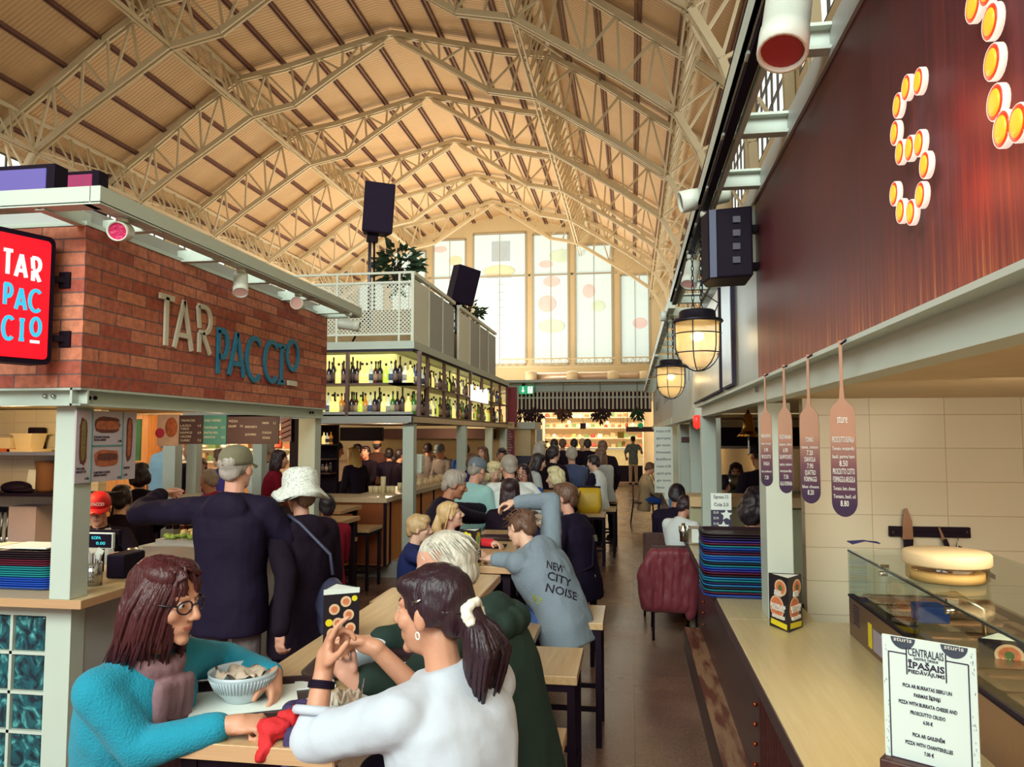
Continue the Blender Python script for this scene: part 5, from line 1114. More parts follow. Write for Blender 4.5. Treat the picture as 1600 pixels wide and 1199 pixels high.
q = P(818, 722, Y=18.3); tag(MB().bx(q.x - .2, q.x + .22, 18.3, 18.5, q.z - .14, q.z + .14).build('blue_screen', mat('dark_blue_board', (50, 48, 76), .4)), 'dark blue board on the cream stall wall', 'board')
q = P(840, 720, Y=20); plant(Vector((q.x, 20, 1.0)), (.45, .4, .75), 200, 'dark bushy floor plant by the cream stall post', mat('very_dark_leaf', (48, 34, 44), .7), None, False, 9, .2)
for k, (ya, yb_) in enumerate(((6.75, 10.6), (10.9, 15.2), (15.5, 20.5))):
    lab = ('first', 'second', 'third')[k]
    t = thing('market_stall', 'grey stall front beyond the pizza stall, %s along the aisle' % lab, 'stall', (XR, ya, 0))
    MB().bx(XR, XR + .05, ya, yb_, ZB1, ZT).build('fascia', M_PAINTD if k else M_PAINT, t); MB().bx(XR - .03, XR + .08, ya, yb_, ZB0, ZB1).build('beam', M_PAINT, t)
    for y in (ya + .05, (ya + yb_) / 2, yb_ - .15): MB().bx(XR + .07, XR + .19, y, y + .12, .977 if k == 0 else 0, ZB0).build('post', M_PAINT, t)
    MB().bx(XO2, XO2 + .06, ya, yb_, 2.9, 2.99).build('outer_beam', M_PAINT, t)
    y = ya + .3
    while y < yb_: MB().bx(XO2 + .02, XR + .01, y, y + .02, 2.88, 2.95).build('cross_member', M_PAINT, t); y += .8
    MB().bx(XR + .05, 3.0, ya, yb_, ZB0 + .03, ZB0 + .06).build('soffit', mat('cream_soffit_board', (226, 200, 158), .6), t)
    b = MB()
    for j in range(5): yv = ya + .5 + j * .5; text(b, 'TIRGUS'[j % 6], (XR - .001, yv, ZB1 + .3), (0, -1, 0), (0, 0, 1), .2)
    b.build('lettering', M_INK, t)
    point('far_stall_lamp', (1.2, (ya + yb_) / 2, 1.85), 11, (1.0, .82, .52), .1)
tag(MB().bx(2.0, 2.1, 4.6, 20.5, 0, ZB0).build('kitchen_back_wall', M_CREAMW), 'warm lit back wall of the right hand stalls', 'wall panel')
t = thing('extractor_hood', 'steel hood with dark grille in the right kitchen', 'hood', (1.5, 8.4, 1.75)); a, c = P(1120, 697, Y=8.4), P(1200, 668, Y=8.4); MB().bx(a.x - .1, c.x + .5, 8.4, 9.2, a.z, c.z).build('grille_front', M_BLACK, t); MB().bx(a.x - .1, c.x + .5, 8.36, 9.2, a.z - .03, a.z).bx(a.x - .1, c.x + .5, 8.36, 9.2, c.z, ZB0).build('steel_trim', M_STEEL, t)
t = thing('kitchen_bench', 'steel kitchen bench with warm shelf behind the right counter', 'bench', (1.4, 7.9, 0)); a, c = P(1078, 792, Y=7.2), P(1200, 778, Y=7.2); MB().bx(a.x, c.x + .4, 7.2, 7.7, a.z, c.z).build('pass_shelf', mat('warm_pass_shelf', (220, 184, 140), .5), t); MB().bx(a.x, c.x + .4, 7.25, 7.7, 0, a.z).build('base_panel', mat('pale_green_panel', (176, 172, 140), .5), t)
t = thing('back_bench', 'pale lit worktop with pots at the back of the right kitchen', 'bench', (1.5, 8.9, 0)); MB().bx(.9, 1.95, 8.9, 9.4, 0, 1.16).build('base_panel', mat('bright_panel', (232, 206, 160), .5), t); MB().bx(.9, 1.95, 8.88, 9.4, 1.16, 1.19).build('worktop', M_STEEL, t)
q = P(1140, 745, Y=9.0); tag(MB().lathe([(.1, 0), (.11, .16), (.1, .16), (.095, .01)], (q.x, 9.0, 1.19), 14).build('cooking_pot', M_STEEL), 'steel pot on the back worktop of the right kitchen', 'pot')
q = P(1169, 665, Y=5.6); t = thing('brass_bell', 'shiny brass bell hanging in the right stall opening', 'bell', (q.x, 5.6, q.z)); MB().lathe([(.012, .17), (.03, .15), (.036, .08), (.05, .03), (.085, .0), (.08, .0), (.03, .06)], (q.x, 5.6, q.z - .08), 20).build('bell_cup', mat('polished_brass', (212, 160, 80), .2, 1.0), t); MB().tube([(q.x, 5.6, q.z + .09), (q.x, 5.6, ZB0 + .03)], .008, 6).build('hanger', M_BLACK, t); MB().tube([(q.x, 5.6, q.z - .05), (q.x, 5.58, q.z - .2)], .006, 6).build('cord', M_WHITE, t)
q = P(1085, 687, Y=9.5); tag(MB().bx(q.x - .15, q.x + .3, 9.5, 9.6, q.z - .04, q.z + .03).build('leaf_shelf', M_DKW), 'small dark shelf in the second right stall', 'shelf')
q = P(1090, 660, Y=6.55); tag(MB().lathe([(.001, 0), (.03, .02), (.036, .1), (.02, .12)], (q.x, 6.6, q.z - .06), 12).build('red_lamp', mat('red_signal_lamp', (230, 50, 40), .3, emit=.8)), 'small red lamp under the beam end at right', 'lamp')
q = P(1036, 730, Y=11.2); t = thing('printed_column', 'white column with hand written menu lines along the right aisle', 'column', (q.x, 11.2, .98)); MB().bx(q.x - .12, q.x + .14, 11.2, 11.3, .98, 1.92).build('board', M_PAPER, t); b = MB()
for k in range(9): text(b, ('mojito 6.00', 'aperol spritz', 'gin tonic', 'limonade', 'bellini')[k % 5], (q.x + .01, 11.198, 1.84 - k * .1), (1, 0, 0), (0, 0, 1), .035, .2)
b.build('lettering', M_INK, t)
t = thing('market_shop', 'warm lit shop with shelves far behind the brick stall', 'shop', (-7, 14, 0))
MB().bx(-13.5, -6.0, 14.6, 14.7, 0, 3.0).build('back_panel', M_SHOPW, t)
for z in (1.25, 1.5, 1.75): MB().bx(-9.3, -6.05, 14.2, 14.6, z, z + .03).build('shelf_board', mat('white_shop_shelf', (240, 226, 200), .5), t)
MB().bx(-9.3, -6.05, 13.9, 14.6, 0, 1.0).build('counter_base', mat('lit_orange_counter', (214, 140, 70), .5), t)
MB().bx(-13.4, -9.5, 14.0, 14.6, 0, 2.2).build('wood_cabinet', M_COPW, t)
MB().bx(-13.4, -6.0, 13.6, 14.7, 2.25, 2.9).build('canopy', mat('canopy_beige', (206, 176, 130), .6), t)
point('left_shop_light', (-7.6, 13.2, 2.15), 60, (1.0, .82, .52), .15); point('left_shop_light', (-10.6, 13.0, 2.15), 30, (1.0, .76, .42), .15)
r0 = random.Random(21)
for z in (1.28, 1.53, 1.78):
    for j in range(14):
        i = r0.randrange(10); o = gp[i].copy(); COL.objects.link(o); o.location = (-9.2 + j * .23, 14.35, z); o.scale = (1.1, 1, r0.uniform(.1, .18))
        tag(o, gname[i] + ' goods pack on the shop shelves behind the brick stall', 'goods', gname[i] + ' packs behind the brick stall')
q = P(206, 690, Y=11); tag(MB().bx(q.x - .1, q.x + .14, 11, 11.04, q.z - .3, q.z + .35).build('green_flag', mat('green_banner', (90, 130, 70), .7, var=.4, vs_=3)), 'green banner hanging behind the brick stall', 'banner')
q = P(265, 700, Y=9.0); tag(MB().bx(q.x - .09, q.x + .08, 9.0, 9.16, 0, 2.0).build('white_column', M_PAINT), 'pale square column behind the pasta menu board', 'column')
q = P(402, 710, Y=9.0); tag(MB().bx(q.x - .06, q.x + .06, 9.0, 9.14, 0, 2.0).build('white_column', M_PAINT), 'thin pale column behind the wide brown menu board', 'column')
TZ = 1.02
def high_table(x0, x1, y0, y1, label, zt=TZ, th=.042):
    t = thing('high_table', label, 'table', ((x0 + x1) / 2, (y0 + y1) / 2, 0), 0, None)
    MB().bx(x0, x1, y0, y1, zt - th, zt).build('tabletop', M_OAK, t, bev=.003)
    MB().bx(x0 + .001, x1 - .001, y0 - .002, y0 + .0, zt - th + .002, zt - .003).bx(x1, x1 + .002, y0, y1, zt - th + .002, zt - .003).bx(x0 - .002, x0, y0, y1, zt - th + .002, zt - .003).build('plywood_edge', M_PLY, t)
    for x in (x0 + .05, x1 - .05):
        for y in (y0 + .08, y1 - .08): MB().bx(x - .022, x + .022, y - .022, y + .022, 0, zt - th).build('leg', M_BLACK, t)
    for y in (y0 + .08, y1 - .08): MB().bx(x0 + .07, x1 - .07, y - .015, y + .015, zt - th - .05, zt - th).bx(x0 + .07, x1 - .07, y - .015, y + .015, .2, .23).build('crossbar', M_BLACK, t)
    return t
high_table(-1.205, -.735, 1.86, 4.30, 'high oak table in the foreground with bowls and trays on it')
high_table(-1.205, -.70, 4.55, 6.30, 'second high oak table, with the hooded teenager leaning on it')
high_table(-1.205, -.70, 6.78, 7.62, 'third high table, in front of the white T-shirt man')
high_table(-1.25, -.72, 9.0, 11.6, 'fourth high table, crowded with glasses down the aisle')
high_table(-1.25, -.72, 12.2, 15.9, 'farthest high table of the row along the aisle')
SEATZ = .71
def stool_proto(zs=SEATZ):
    t = thing('bar_stool', 'x', 'stool', (0, 0, 0), 0, None)
    MB().bx(-.21, .21, -.24, .24, zs - .04, zs).build('seat', M_OAK, t, w=False, bev=.003)
    for x in (-.18, .18):
        for y in (-.21, .21): MB().bx(x - .017, x + .017, y - .017, y + .017, 0, zs - .04).build('leg', M_BLACK, t, w=False)
    for x in (-.18, .18): MB().bx(x - .012, x + .012, -.19, .19, .2, .225).build('stretcher', M_BLACK, t, w=False); MB().bx(x - .017, x + .017, -.19, .19, zs - .075, zs - .04).build('apron', M_BLACK, t, w=False)
    for y in (-.21, .21): MB().bx(-.163, .163, y - .012, y + .012, .2, .225).build('stretcher', M_BLACK, t, w=False); MB().bx(-.163, .163, y - .017, y + .017, zs - .075, zs - .04).build('apron', M_BLACK, t, w=False)
    return t
ST = None
def stool(x, y, label, rz=0.0):
    global ST
    if ST is None: ST = stool_proto(); ST.location = (x, y, 0); ST.rotation_euler = (0, 0, rz); ST['label'] = label; return ST
    return dup(ST, (x, y, 0), rz, label)
stool(-.385, 4.80, 'oak bar stool the hooded teenager sits on')
stool(-.465, 3.79, 'empty oak bar stool just right of the green coat man')
stool(-.74, 4.36, 'oak bar stool half under the table behind the green coat man')
stool(-.50, 2.02, 'oak bar stool under the woman in the white blouse')
stool(-.46, 2.70, 'oak bar stool under the man in the green coat')
stool(-1.45, 2.12, 'oak bar stool under the woman in the teal cardigan')
stool(-1.50, 5.15, 'oak bar stool under the fair haired boy')
stool(-1.42, 5.72, 'oak bar stool under the girl in the red jacket')
stool(-.50, 6.35, 'oak bar stool under the woman in the navy jacket with beige trousers')
stool(-1.5, 7.05, 'oak bar stool under the grey haired man in the dark jacket')
stool(-.58, 10.95, 'oak bar stool carrying the yellow bag')
stool(-.45, 11.75, 'oak bar stool beyond the yellow bag, near the aisle')
stool(-.45, 13.0, 'farthest oak bar stool beyond the yellow bag')
stool(-1.55, 9.3, 'oak bar stool under the blonde woman in blue stripes')
stool(-1.5, 10.6, 'oak bar stool under the black haired woman in pale grey')
high_table(-3.62, -3.08, 7.9, 8.55, 'small high table before the orange bar front', .995)
high_table(-3.25, -2.72, 6.95, 7.5, 'small high table just right of the white hat woman', .985)
stool(-3.22, 8.85, 'oak bar stool standing before the copper sheet of the bar')
stool(-3.12, 7.72, 'oak bar stool between the two small high tables')
def chair(x, y, rz, label, seat_m):
    t = thing('dining_chair', label, 'chair', (x, y, 0), rz)
    MB().bx(-.2, .2, -.2, .2, .43, .46).build('seat', seat_m, t, w=False, bev=.008)
    MB().bx(-.2, .2, -.215, -.19, .52, .82).build('backrest', seat_m, t, w=False, bev=.008)
    for a in (-.18, .18):
        b = MB(); b.tube([(a * 1.05, -.26, 0), (a, -.2, .45), (a, -.205, .8)], .012, 6); b.build('leg', M_BLACK, t, w=False)
        b = MB(); b.tube([(a * 1.05, .22, 0), (a, .18, .44)], .012, 6); b.build('leg', M_BLACK, t, w=False)
    return t
chair(.36, 7.25, .0, 'dark chair with the burgundy jacket over its back', M_DKW)
chair(.30, 8.15, .0, 'dark chair under the man in the navy jacket at the right counter', M_DKW)
chair(.22, 15.9, -math.pi / 2, 'wooden chair under the woman in the beige coat', M_DKW)
def loft(b, polys):
    """polys: list of (list of (x,y), z), closed rings of equal length"""
    n = len(polys[0][0]); vs_ = [(x, y, z) for pl, z in polys for x, y in pl]; fs = []
    for i in range(len(polys) - 1):
        for j in range(n): fs.append((i * n + j, i * n + (j + 1) % n, (i + 1) * n + (j + 1) % n, (i + 1) * n + j))
    fs.append(tuple(range(n))[::-1]); fs.append(tuple((len(polys) - 1) * n + j for j in range(n))); return b.add(vs_, fs)
def rr(w_, h_, r, n=5): return [(x - w_ / 2, y - h_ / 2) for x, y in rrect(w_, h_, r, n)]
def tray_mb(w_=.42, d=.32):
    b = MB(); loft(b, [(rr(w_ - .05, d - .05, .04), 0), (rr(w_, d, .06), .016), (rr(w_, d, .06), .020), (rr(w_ - .02, d - .02, .052), .019), (rr(w_ - .06, d - .06, .036), .005)]); return b
ORD = ['lowest', 'second', 'third', 'fourth', 'fifth', 'sixth', 'seventh', 'eighth', 'ninth', 'tenth', 'eleventh', 'twelfth', 'thirteenth', 'fourteenth', 'fifteenth', 'sixteenth', 'seventeenth', 'eighteenth', 'nineteenth', 'twentieth', 'twenty first', 'twenty second', 'twenty third', 'twenty fourth', 'twenty fifth', 'twenty sixth', 'twenty seventh']
TC = {'blue': (34, 84, 190), 'teal': (30, 140, 150), 'navy': (40, 34, 84), 'maroon': (104, 28, 52), 'black': (44, 28, 36), 'purple': (70, 50, 150), 'sky': (50, 130, 190)}
TM = {k: mat('tray_' + k, v, .4, var=.05) for k, v in TC.items()}
TMESH = {}
def tray_stack(x, y, z0, seq, where, rz, w_, d, pitch):
    for i, k in enumerate(seq):
        if (k, w_) not in TMESH: o = tray_mb(w_, d).build('serving_tray', TM[k]); TMESH[(k, w_)] = o.data
        else: o = D.objects.new('serving_tray', TMESH[(k, w_)]); COL.objects.link(o)
        o.location = (x + rnd.uniform(-.002, .002), y + rnd.uniform(-.002, .002), z0 + i * pitch); o.rotation_euler = (0, 0, rz)
        pos = 'topmost' if i == len(seq) - 1 else ORD[i] + ('' if i == 0 else ' from bottom')
        tag(o, '%s tray, %s of the stack %s' % (k, pos, where), 'tray', 'trays stacked ' + where)
seqR = ['blue', 'maroon', 'teal', 'black', 'sky', 'navy', 'teal', 'sky', 'black', 'maroon', 'purple', 'blue', 'teal', 'black', 'sky', 'blue', 'sky', 'maroon', 'navy', 'blue', 'teal', 'maroon', 'purple', 'navy', 'black', 'black']
pt = P(1100, 936, Z=CT)
tray_stack(pt.x + .215, pt.y + .17, CT, seqR, 'on the right counter', 0, .43, .33, .0122)
seqL = ['blue'] * 5 + ['teal'] * 5 + ['maroon'] * 3 + ['black'] * 4
q = P(80, 925, Z=.977)
tray_stack(q.x - .23, q.y + .16, .977, seqL, 'on the left counter', 0, .43, .33, .0118)
tag(MB().box((q.x - .24, q.y + .17, .977 + 17 * .0118 + .012), (.3, .22, .006)).build('paper_liner', M_PAPER), 'white paper liners on top of the left tray stack', 'paper')
def cup_mat():
    m = mat('perforated_steel', (176, 172, 166), .3, .9); return m
q = P(146, 915, Z=.977)
t = thing('cutlery_cup', 'perforated steel cup with straws beside the left post', 'cutlery cup', tuple(q)); b = MB(); b.lathe([(.042, 0), (.042, .125), (.039, .125), (.039, .01)], tuple(q), 20); b.build('cup', cup_mat(), t)
b = MB()
for i in range(4):
    for j in range(6): a = -2.6 + j * .32; b.lathe([(.004, -.001), (.004, .002)], (q.x + .042 * math.cos(a), q.y + .042 * math.sin(a), q.z + .025 + i * .026), 6, Matrix.Rotation(a, 3, 'Z') @ Matrix.Rotation(math.pi / 2, 3, 'Y'))
b.build('hole_pattern', M_INK, t)
for i in range(7): a = i * .9; MB().tube([(q.x + .02 * math.cos(a), q.y + .02 * math.sin(a), q.z + .02), (q.x + .036 * math.cos(a), q.y + .036 * math.sin(a), q.z + .17 + .01 * (i % 3))], .004, 6).build('straw', mat('clear_straw', (196, 190, 190), .3), t)
MB().box((q.x + .02, q.y + .01, q.z + .17), (.04, .006, .06), Matrix.Rotation(.5, 3, 'Y')).build('wrapped_straw', M_PAPER, t)
q = P(178, 905, Z=.977); tag(MB().bx(q.x - .055, q.x + .06, q.y, q.y + .2, .977, 1.115).build('napkin_box', M_DKPL, None, bev=.012), 'black napkin box beside the steel cutlery cup, left counter', 'box')
q = P(156, 875, Z=.977); q = P(156, 846, Y=4.25)
t = thing('till_display', 'black till display with cyan text on a pole, left counter', 'till', (q.x, 4.25, .977)); MB().bx(q.x - .085, q.x + .085, 4.25, 4.275, q.z - .045, q.z + .05).build('screen_case', M_PAPER, t, bev=.004); MB().bx(q.x - .078, q.x + .078, 4.246, 4.25, q.z - .038, q.z + .043).build('screen', M_DKPL, t); MB().bx(q.x - .012, q.x + .012, 4.26, 4.28, .977, q.z).build('pole', M_DKPL, t)
b = MB(); text(b, 'KOPA', (q.x - .02, 4.245, q.z + .012), (1, 0, 0), (0, 0, 1), .018, .06); text(b, '0.00', (q.x + .01, 4.245, q.z - .02), (1, 0, 0), (0, 0, 1), .018, .06); b.build('lettering', mat('cyan_digits', (60, 200, 210), .4, emit=.6), t)
MB().bx(q.x - .12, q.x + .09, 4.3, 4.33, q.z - .03, q.z + .06).build('rear_screen', M_DKPL, t)
for k, (px, py, r_, h_) in enumerate(((207, 868, .035, .07), (222, 866, .03, .06), (262, 862, .045, .05), (276, 866, .04, .05))):
    q = P(px, py, Z=1.0); tag(MB().lathe([(r_, 0), (r_, h_), (r_ * .9, h_), (r_ * .88, .01)], (q.x, q.y, .977), 14).build('steel_tin', M_STEEL), ('small steel tin nearest the black napkin box', 'small steel tin, second from the black napkin box', 'low steel bowl before the standing capped man', 'low steel bowl right beside the capped man')[k], 'tin')
t = thing('salad_vitrine', 'glass topped salad vitrine with steel pans on the brick stall counter', 'vitrine', (XL - .3, 5.4, .977))
MB().bx(XL - .55, XL - .08, 4.75, 6.2, .977, 1.06).build('steel_base', M_STEEL, t)
MB().bx(XL - .085, XL - .078, 4.75, 6.2, 1.06, 1.27).build('front_glass', M_GLASS, t); MB().bx(XL - .5, XL - .078, 4.75, 6.2, 1.27, 1.278).build('top_glass', M_GLASS, t)
for y in (4.75, 5.47, 6.19): MB().bx(XL - .09, XL - .075, y, y + .012, 1.06, 1.28).build('corner_post', M_CHROME, t)
r0 = random.Random(4)
for k in range(6):
    y = 4.86 + k * .22; MB().bx(XL - .5, XL - .12, y, y + .19, 1.06, 1.09).build('steel_pan', M_STEEL, t)
    m_ = mat('pan_food_%d' % k, [(146, 170, 70), (214, 190, 130), (170, 70, 50), (210, 206, 170), (120, 150, 60), (190, 130, 80)][k], .6, var=.4, vs_=30); b = MB()
    for j in range(24): b.ell((XL - .31 + r0.uniform(-.16, .16), y + .095 + r0.uniform(-.07, .07), 1.095 + r0.uniform(-.005, .02)), (.03, .026, .018), None, 6, 4)
    f_ = b.build('salad', m_, t); f_['kind'] = 'stuff'
for k in range(9):
    q = P(268 + k * 11, 768, Y=6.3); put_bottle(('dark', 'black_tall', 'brown', 'dark')[k % 4], q.x, 6.28, 1.09 if False else .977, 'far side of the brick stall counter', .8)
M_MBOX = mat('black_menu_card', (34, 26, 34), .4, var=.05); M_MYEL = mat('menu_yellow', (236, 214, 40), .5, var=.05); M_PIZ = mat('pizza_picture', (214, 120, 80), .6, var=.5, vs_=60); M_CRUST = mat('pizza_crust', (230, 190, 150), .6, var=.15); M_GRNP = mat('herb_green', (90, 110, 60), .6, var=.5, vs_=80)
def disc(b, o, r_, u, n_, cu, cv, rad, lift, sq=1.0):
    pts = [(cu + rad * math.cos(2 * math.pi * k / 22), cv + rad * sq * math.sin(2 * math.pi * k / 22)) for k in range(22)]
    b.prism(pts, .0006, Matrix((r_, u, n_)).transposed(), Vector(o) + Vector(n_) * lift)
def menu_prism(base, wd, h, rz, label, style):
    """three-sided standing menu card; two faces seen"""
    t = thing('menu_card', label, 'menu card', tuple(base)); s3 = math.sqrt(3)
    A = [Vector((wd * math.cos(rz + a), wd * math.sin(rz + a), 0)) for a in (math.radians(-30), math.radians(90), math.radians(210))]
    rad = [Vector(base) + v * (1 / s3) for v in A]
    b = MB(); b.add([*rad, *[v + Vector((0, 0, h)) for v in rad]], [(0, 1, 4, 3), (1, 2, 5, 4), (2, 0, 3, 5)]); b.build('card_sleeve', M_MBOX, t)
    b = MB(); b.add([v + Vector((0, 0, .002)) for v in [rad[0], rad[1], rad[2]]] , [(0, 1, 2)]); b.add([Vector(base) + (v - Vector(base)) * .97 + Vector((0, 0, h * .985)) for v in rad], [(0, 1, 2)]); b.build('white_inside', M_PAPER, t)
    for i0, i1 in ((2, 0), (0, 1), (1, 2)):
        o = rad[i0]; r_ = (rad[i1] - rad[i0]).normalized(); u = Vector((0, 0, 1)); n_ = r_.cross(u)
        L = (rad[i1] - rad[i0]).length
        if (Vector((0, 0, H)) - o).dot(n_) <= 0: continue
        if style == 'pizza':
            b = MB(); disc(b, o, r_, u, n_, L * .42, h * .40, L * .36, .0006); disc(b, o, r_, u, n_, L * .62, h * .78, L * .30, .0006, .85); b.build('plate_picture', M_CRUST, t)
            b = MB(); disc(b, o, r_, u, n_, L * .42, h * .40, L * .31, .0014); disc(b, o, r_, u, n_, L * .62, h * .78, L * .23, .0014, .85); b.build('food_picture', M_PIZ, t)
            b = MB(); disc(b, o, r_, u, n_, L * .62, h * .78, L * .1, .002); b.build('herb_picture', M_GRNP, t)
            b = MB(); b.prism([(L * .08, h * .06), (L * .9, h * .03), (L * .92, h * .13), (L * .1, h * .16)], .0006, Matrix((r_, u, n_)).transposed(), o + n_ * .0006); b.build('yellow_tag', M_MYEL, t)
            b = MB()
            for s, z, wd_ in (('PICAS', .66, .3), ('ONLINE', .62, .34), ('BEZMAKSAS', .40, .7), ('PIEGADE', .34, .6), ('CENTRALAIS', .2, .62)): text(b, s, o + r_ * (L * .5) + u * (h * z), r_, u, .014, L * wd_, 'C', .01, .003)
            b.build('lettering', M_WTXT, t)
        elif style == 'flower':
            b = MB(); disc(b, o, r_, u, n_, L * .5, h * .72, L * .33, .0006, .95)
            for k in range(7): a = k * .9; disc(b, o, r_, u, n_, L * (.5 + .25 * math.cos(a)), h * .72 + L * .25 * math.sin(a), L * .13, .0008)
            b.build('flower_picture', M_MYEL, t); b = MB(); disc(b, o, r_, u, n_, L * .5, h * .72, L * .16, .002); b.build('flower_centre', mat('teal_centre', (90, 190, 170), .5), t)
            b = MB(); b.bx(0, 0, 0, 0, 0, 0); b = MB(); b.prism([(L * .08, h * .02), (L * .92, h * .02), (L * .92, h * .09), (L * .08, h * .09)], .0006, Matrix((r_, u, n_)).transposed(), o + n_ * .0006); b.build('yellow_tag', M_MYEL, t)
            b = MB()
            for s, z in (('PIEDAVAJUMS', .42), ('pusdienas', .36), ('zupas', .3), ('salati', .25), ('deserti', .2)): text(b, s, o + r_ * (L * .5) + u * (h * z), r_, u, .009, L * .5, 'C')
            b.build('lettering', M_WTXT, t)
        else:
            b = MB()
            for k, (cu, cv) in enumerate(((.3, .62), (.62, .75), (.7, .5), (.4, .36), (.75, .25), (.25, .18))): disc(b, o, r_, u, n_, L * cu, h * cv, L * .15, .0006)
            b.build('dish_picture', M_CRUST, t); b = MB()
            for k, (cu, cv) in enumerate(((.3, .62), (.62, .75), (.7, .5), (.4, .36), (.75, .25), (.25, .18))): disc(b, o, r_, u, n_, L * cu, h * cv, L * .09, .0014)
            b.build('food_picture', M_PIZ, t); b = MB(); disc(b, o, r_, u, n_, L * .16, h * .38, L * .1, .0006); disc(b, o, r_, u, n_, L * .86, h * .8, L * .08, .0006); b.build('lemon_picture', M_MYEL, t)
            b = MB(); b.prism([(L * .0, h * .9), (L * 1.0, h * .9), (L * 1.0, h * 1.0), (L * .0, h * 1.0)], .0006, Matrix((r_, u, n_)).transposed(), o + n_ * .0006); b.build('white_band', M_PAPER, t)
    return t
q = P(1232, 985, Z=CT); menu_prism((q.x, q.y + .03, CT), .135, .225, -1.13, 'black standing pizza menu card on the right oak counter', 'pizza')
q = P(737, 886, Z=TZ); menu_prism((q.x, q.y, TZ), .135, .22, -.6, 'black menu card with yellow flower picture on the second table', 'flower')
q = P(530, 1000, Z=TZ); menu_prism((q.x, q.y, TZ), .135, .2, .55, 'black menu card with round dishes between the talking women', 'dishes')
q = P(1440, 900, X=1.12); menu_prism((1.12, 2.62, CT), .13, .2, -.3, 'black menu card seen through the glass display', 'pizza')
q0, q1 = P(1385, 1185, Y=1.66), P(1533, 1205, Y=1.57); rt = Vector((q1.x - q0.x, q1.y - q0.y, 0)).normalized(); nn = Vector((rt.y, -rt.x, 0)); up = Vector((0, 0, 1)); o = Vector((q0.x, q0.y, q0.z)); W = (q1 - q0).to_2d().length; ztop = P(1380, 990, Y=1.66).z; hh = ztop - q0.z
t = thing('offer_sheet', 'white special offer sheet in a dark wooden stand on the right counter', 'sign', (o.x, o.y, CT)); Mo = Matrix((rt, up, nn)).transposed()
b = MB(); b.prism([(0, 0), (W, 0), (W, hh), (0, hh)], .004, Mo, o); b.build('paper_sheet', mat('offer_paper', (222, 232, 226), .5, var=.03), t)
b = MB(); b.prism([(-.005, -.13), (W + .005, -.13), (W + .005, .008), (-.005, .008)], .05, Mo, o - nn * .022); b.build('stand_foot', M_DKW, t, bev=.004)
b = MB()
def li(x0, y0, x1, y1, wd=.0022): b.bar(o + rt * (W * x0) + up * (hh * y0) + nn * .0045, o + rt * (W * x1) + up * (hh * y1) + nn * .0045, wd, .001, nn)
li(.07, .87, .27, .87); li(.27, .92, .27, .71); li(.69, .92, .69, .70); li(.69, .87, .92, .87); li(.92, .87, .92, .035); li(.92, .035, .07, .035); li(.07, .035, .07, .87); b.build('border_line', M_INK, t)
b = MB()
def tx(s, x, y, sz, wd, off=0.0): text(b, s, o + rt * (W * x) + up * (hh * y) + nn * .0042, rt, up, sz, W * wd, 'C', off)
tx('CENTRALAIS', .48, .865, .0150, .38); tx('GASTRO TIRGUS', .48, .838, .0042, .26); tx('ĪPAŠAIS', .48, .770, .0118, .39, .02); tx('PIEDĀVĀJUMS', .48, .728, .0066, .39, .01)
for s, y, wd in (('PICA AR BURRATAS SIERU UN', .61, .52), ('PARMAS ŠĶINĶI', .545, .28), ('PIZZA WITH BURRATA CHEESE AND', .475, .62), ('PROSCIUTTO CRUDO', .405, .37), ('6.50 €', .345, .1), ('PICA AR GAILENĒM', .235, .34), ('PIZZA WITH CHANTERELLES', .165, .5), ('7.00 €', .105, .1)): tx(s, .48, y, .0068, wd, .006)
b.build('lettering', M_INK, t)
for cx_, wd in ((.235, .135), (.78, .14)):
    b = MB(); pts = [(W * cx_ + W * wd * math.cos(a), hh * .995 + W * wd * math.sin(a)) for a in [math.pi + math.pi * k / 16 for k in range(17)]]; b.prism(pts, .0008, Mo, o + nn * .0042); b.build('round_badge', mat('slate_badge', (64, 70, 84), .4, var=.5, vs_=14), t)
    b = MB(); text(b, 'sturis', o + rt * (W * cx_) + up * (hh * .965) + nn * .0052, rt, up, .008, W * .2); b.build('badge_lettering', M_WTXT, t)
r0 = random.Random(3); b = MB()
for k in range(46):
    x = r0.choice((.035, .96)) + r0.uniform(-.02, .02); y = r0.uniform(.03, .97); b.ell(o + rt * (W * x) + up * (hh * y) + nn * .0042, (r0.uniform(.0012, .003), .0006, r0.uniform(.0012, .003)), Rm, 6, 4)
f_ = b.build('sprinkle_pattern', mat('grey_sprinkle', (140, 150, 152), .6), t)
XG0, XG1, YG0, YG1 = .885, 1.42, 1.80, 3.42; ZG, ZP = 1.318, 1.134
t = thing('display_case', 'glass topped steel pizza topping display on the right counter', 'display case', (XG0, 2.6, CT))
M_CASE = mat('brushed_case_steel', (150, 122, 108), .32, .75, var=.1, stretch=(3, 40, 3)); M_PANS = mat('bronze_toned_pan', (150, 118, 92), .25, .85, var=.1)
MB().bx(XG0, XG0 + .02, YG0 - .5, YG1, CT, ZP).bx(XG0 + .02, XG1, YG1 - .02, YG1, CT, ZP).bx(XG1 - .02, XG1, YG0 - .5, YG1, CT, ZP).build('steel_body', M_CASE, t)
MB().bx(XG0 - .004, XG0 + .022, YG0 - .5, YG1, ZP, ZP + .008).build('front_rail', M_DKPL, t)
MB().bx(XG0 + .02, XG1 - .02, YG0 - .5, YG1 - .02, CT, CT + .06).build('inner_floor', M_PANS, t)
MB().bx(XG0 + .002, XG0 + .008, YG0, YG1, ZP + .008, ZG).build('front_glass', M_GLASS, t); MB().bx(XG0 + .002, XG1, YG0, YG1, ZG, ZG + .008).build('top_glass', M_GLASS, t); MB().bx(XG0, XG1, YG1 - .007, YG1, ZP, ZG).build('end_glass', M_GLASS, t); MB().bx(XG0, XG1, YG0, YG0 + .007, ZP, ZG).build('end_glass', M_GLASS, t)
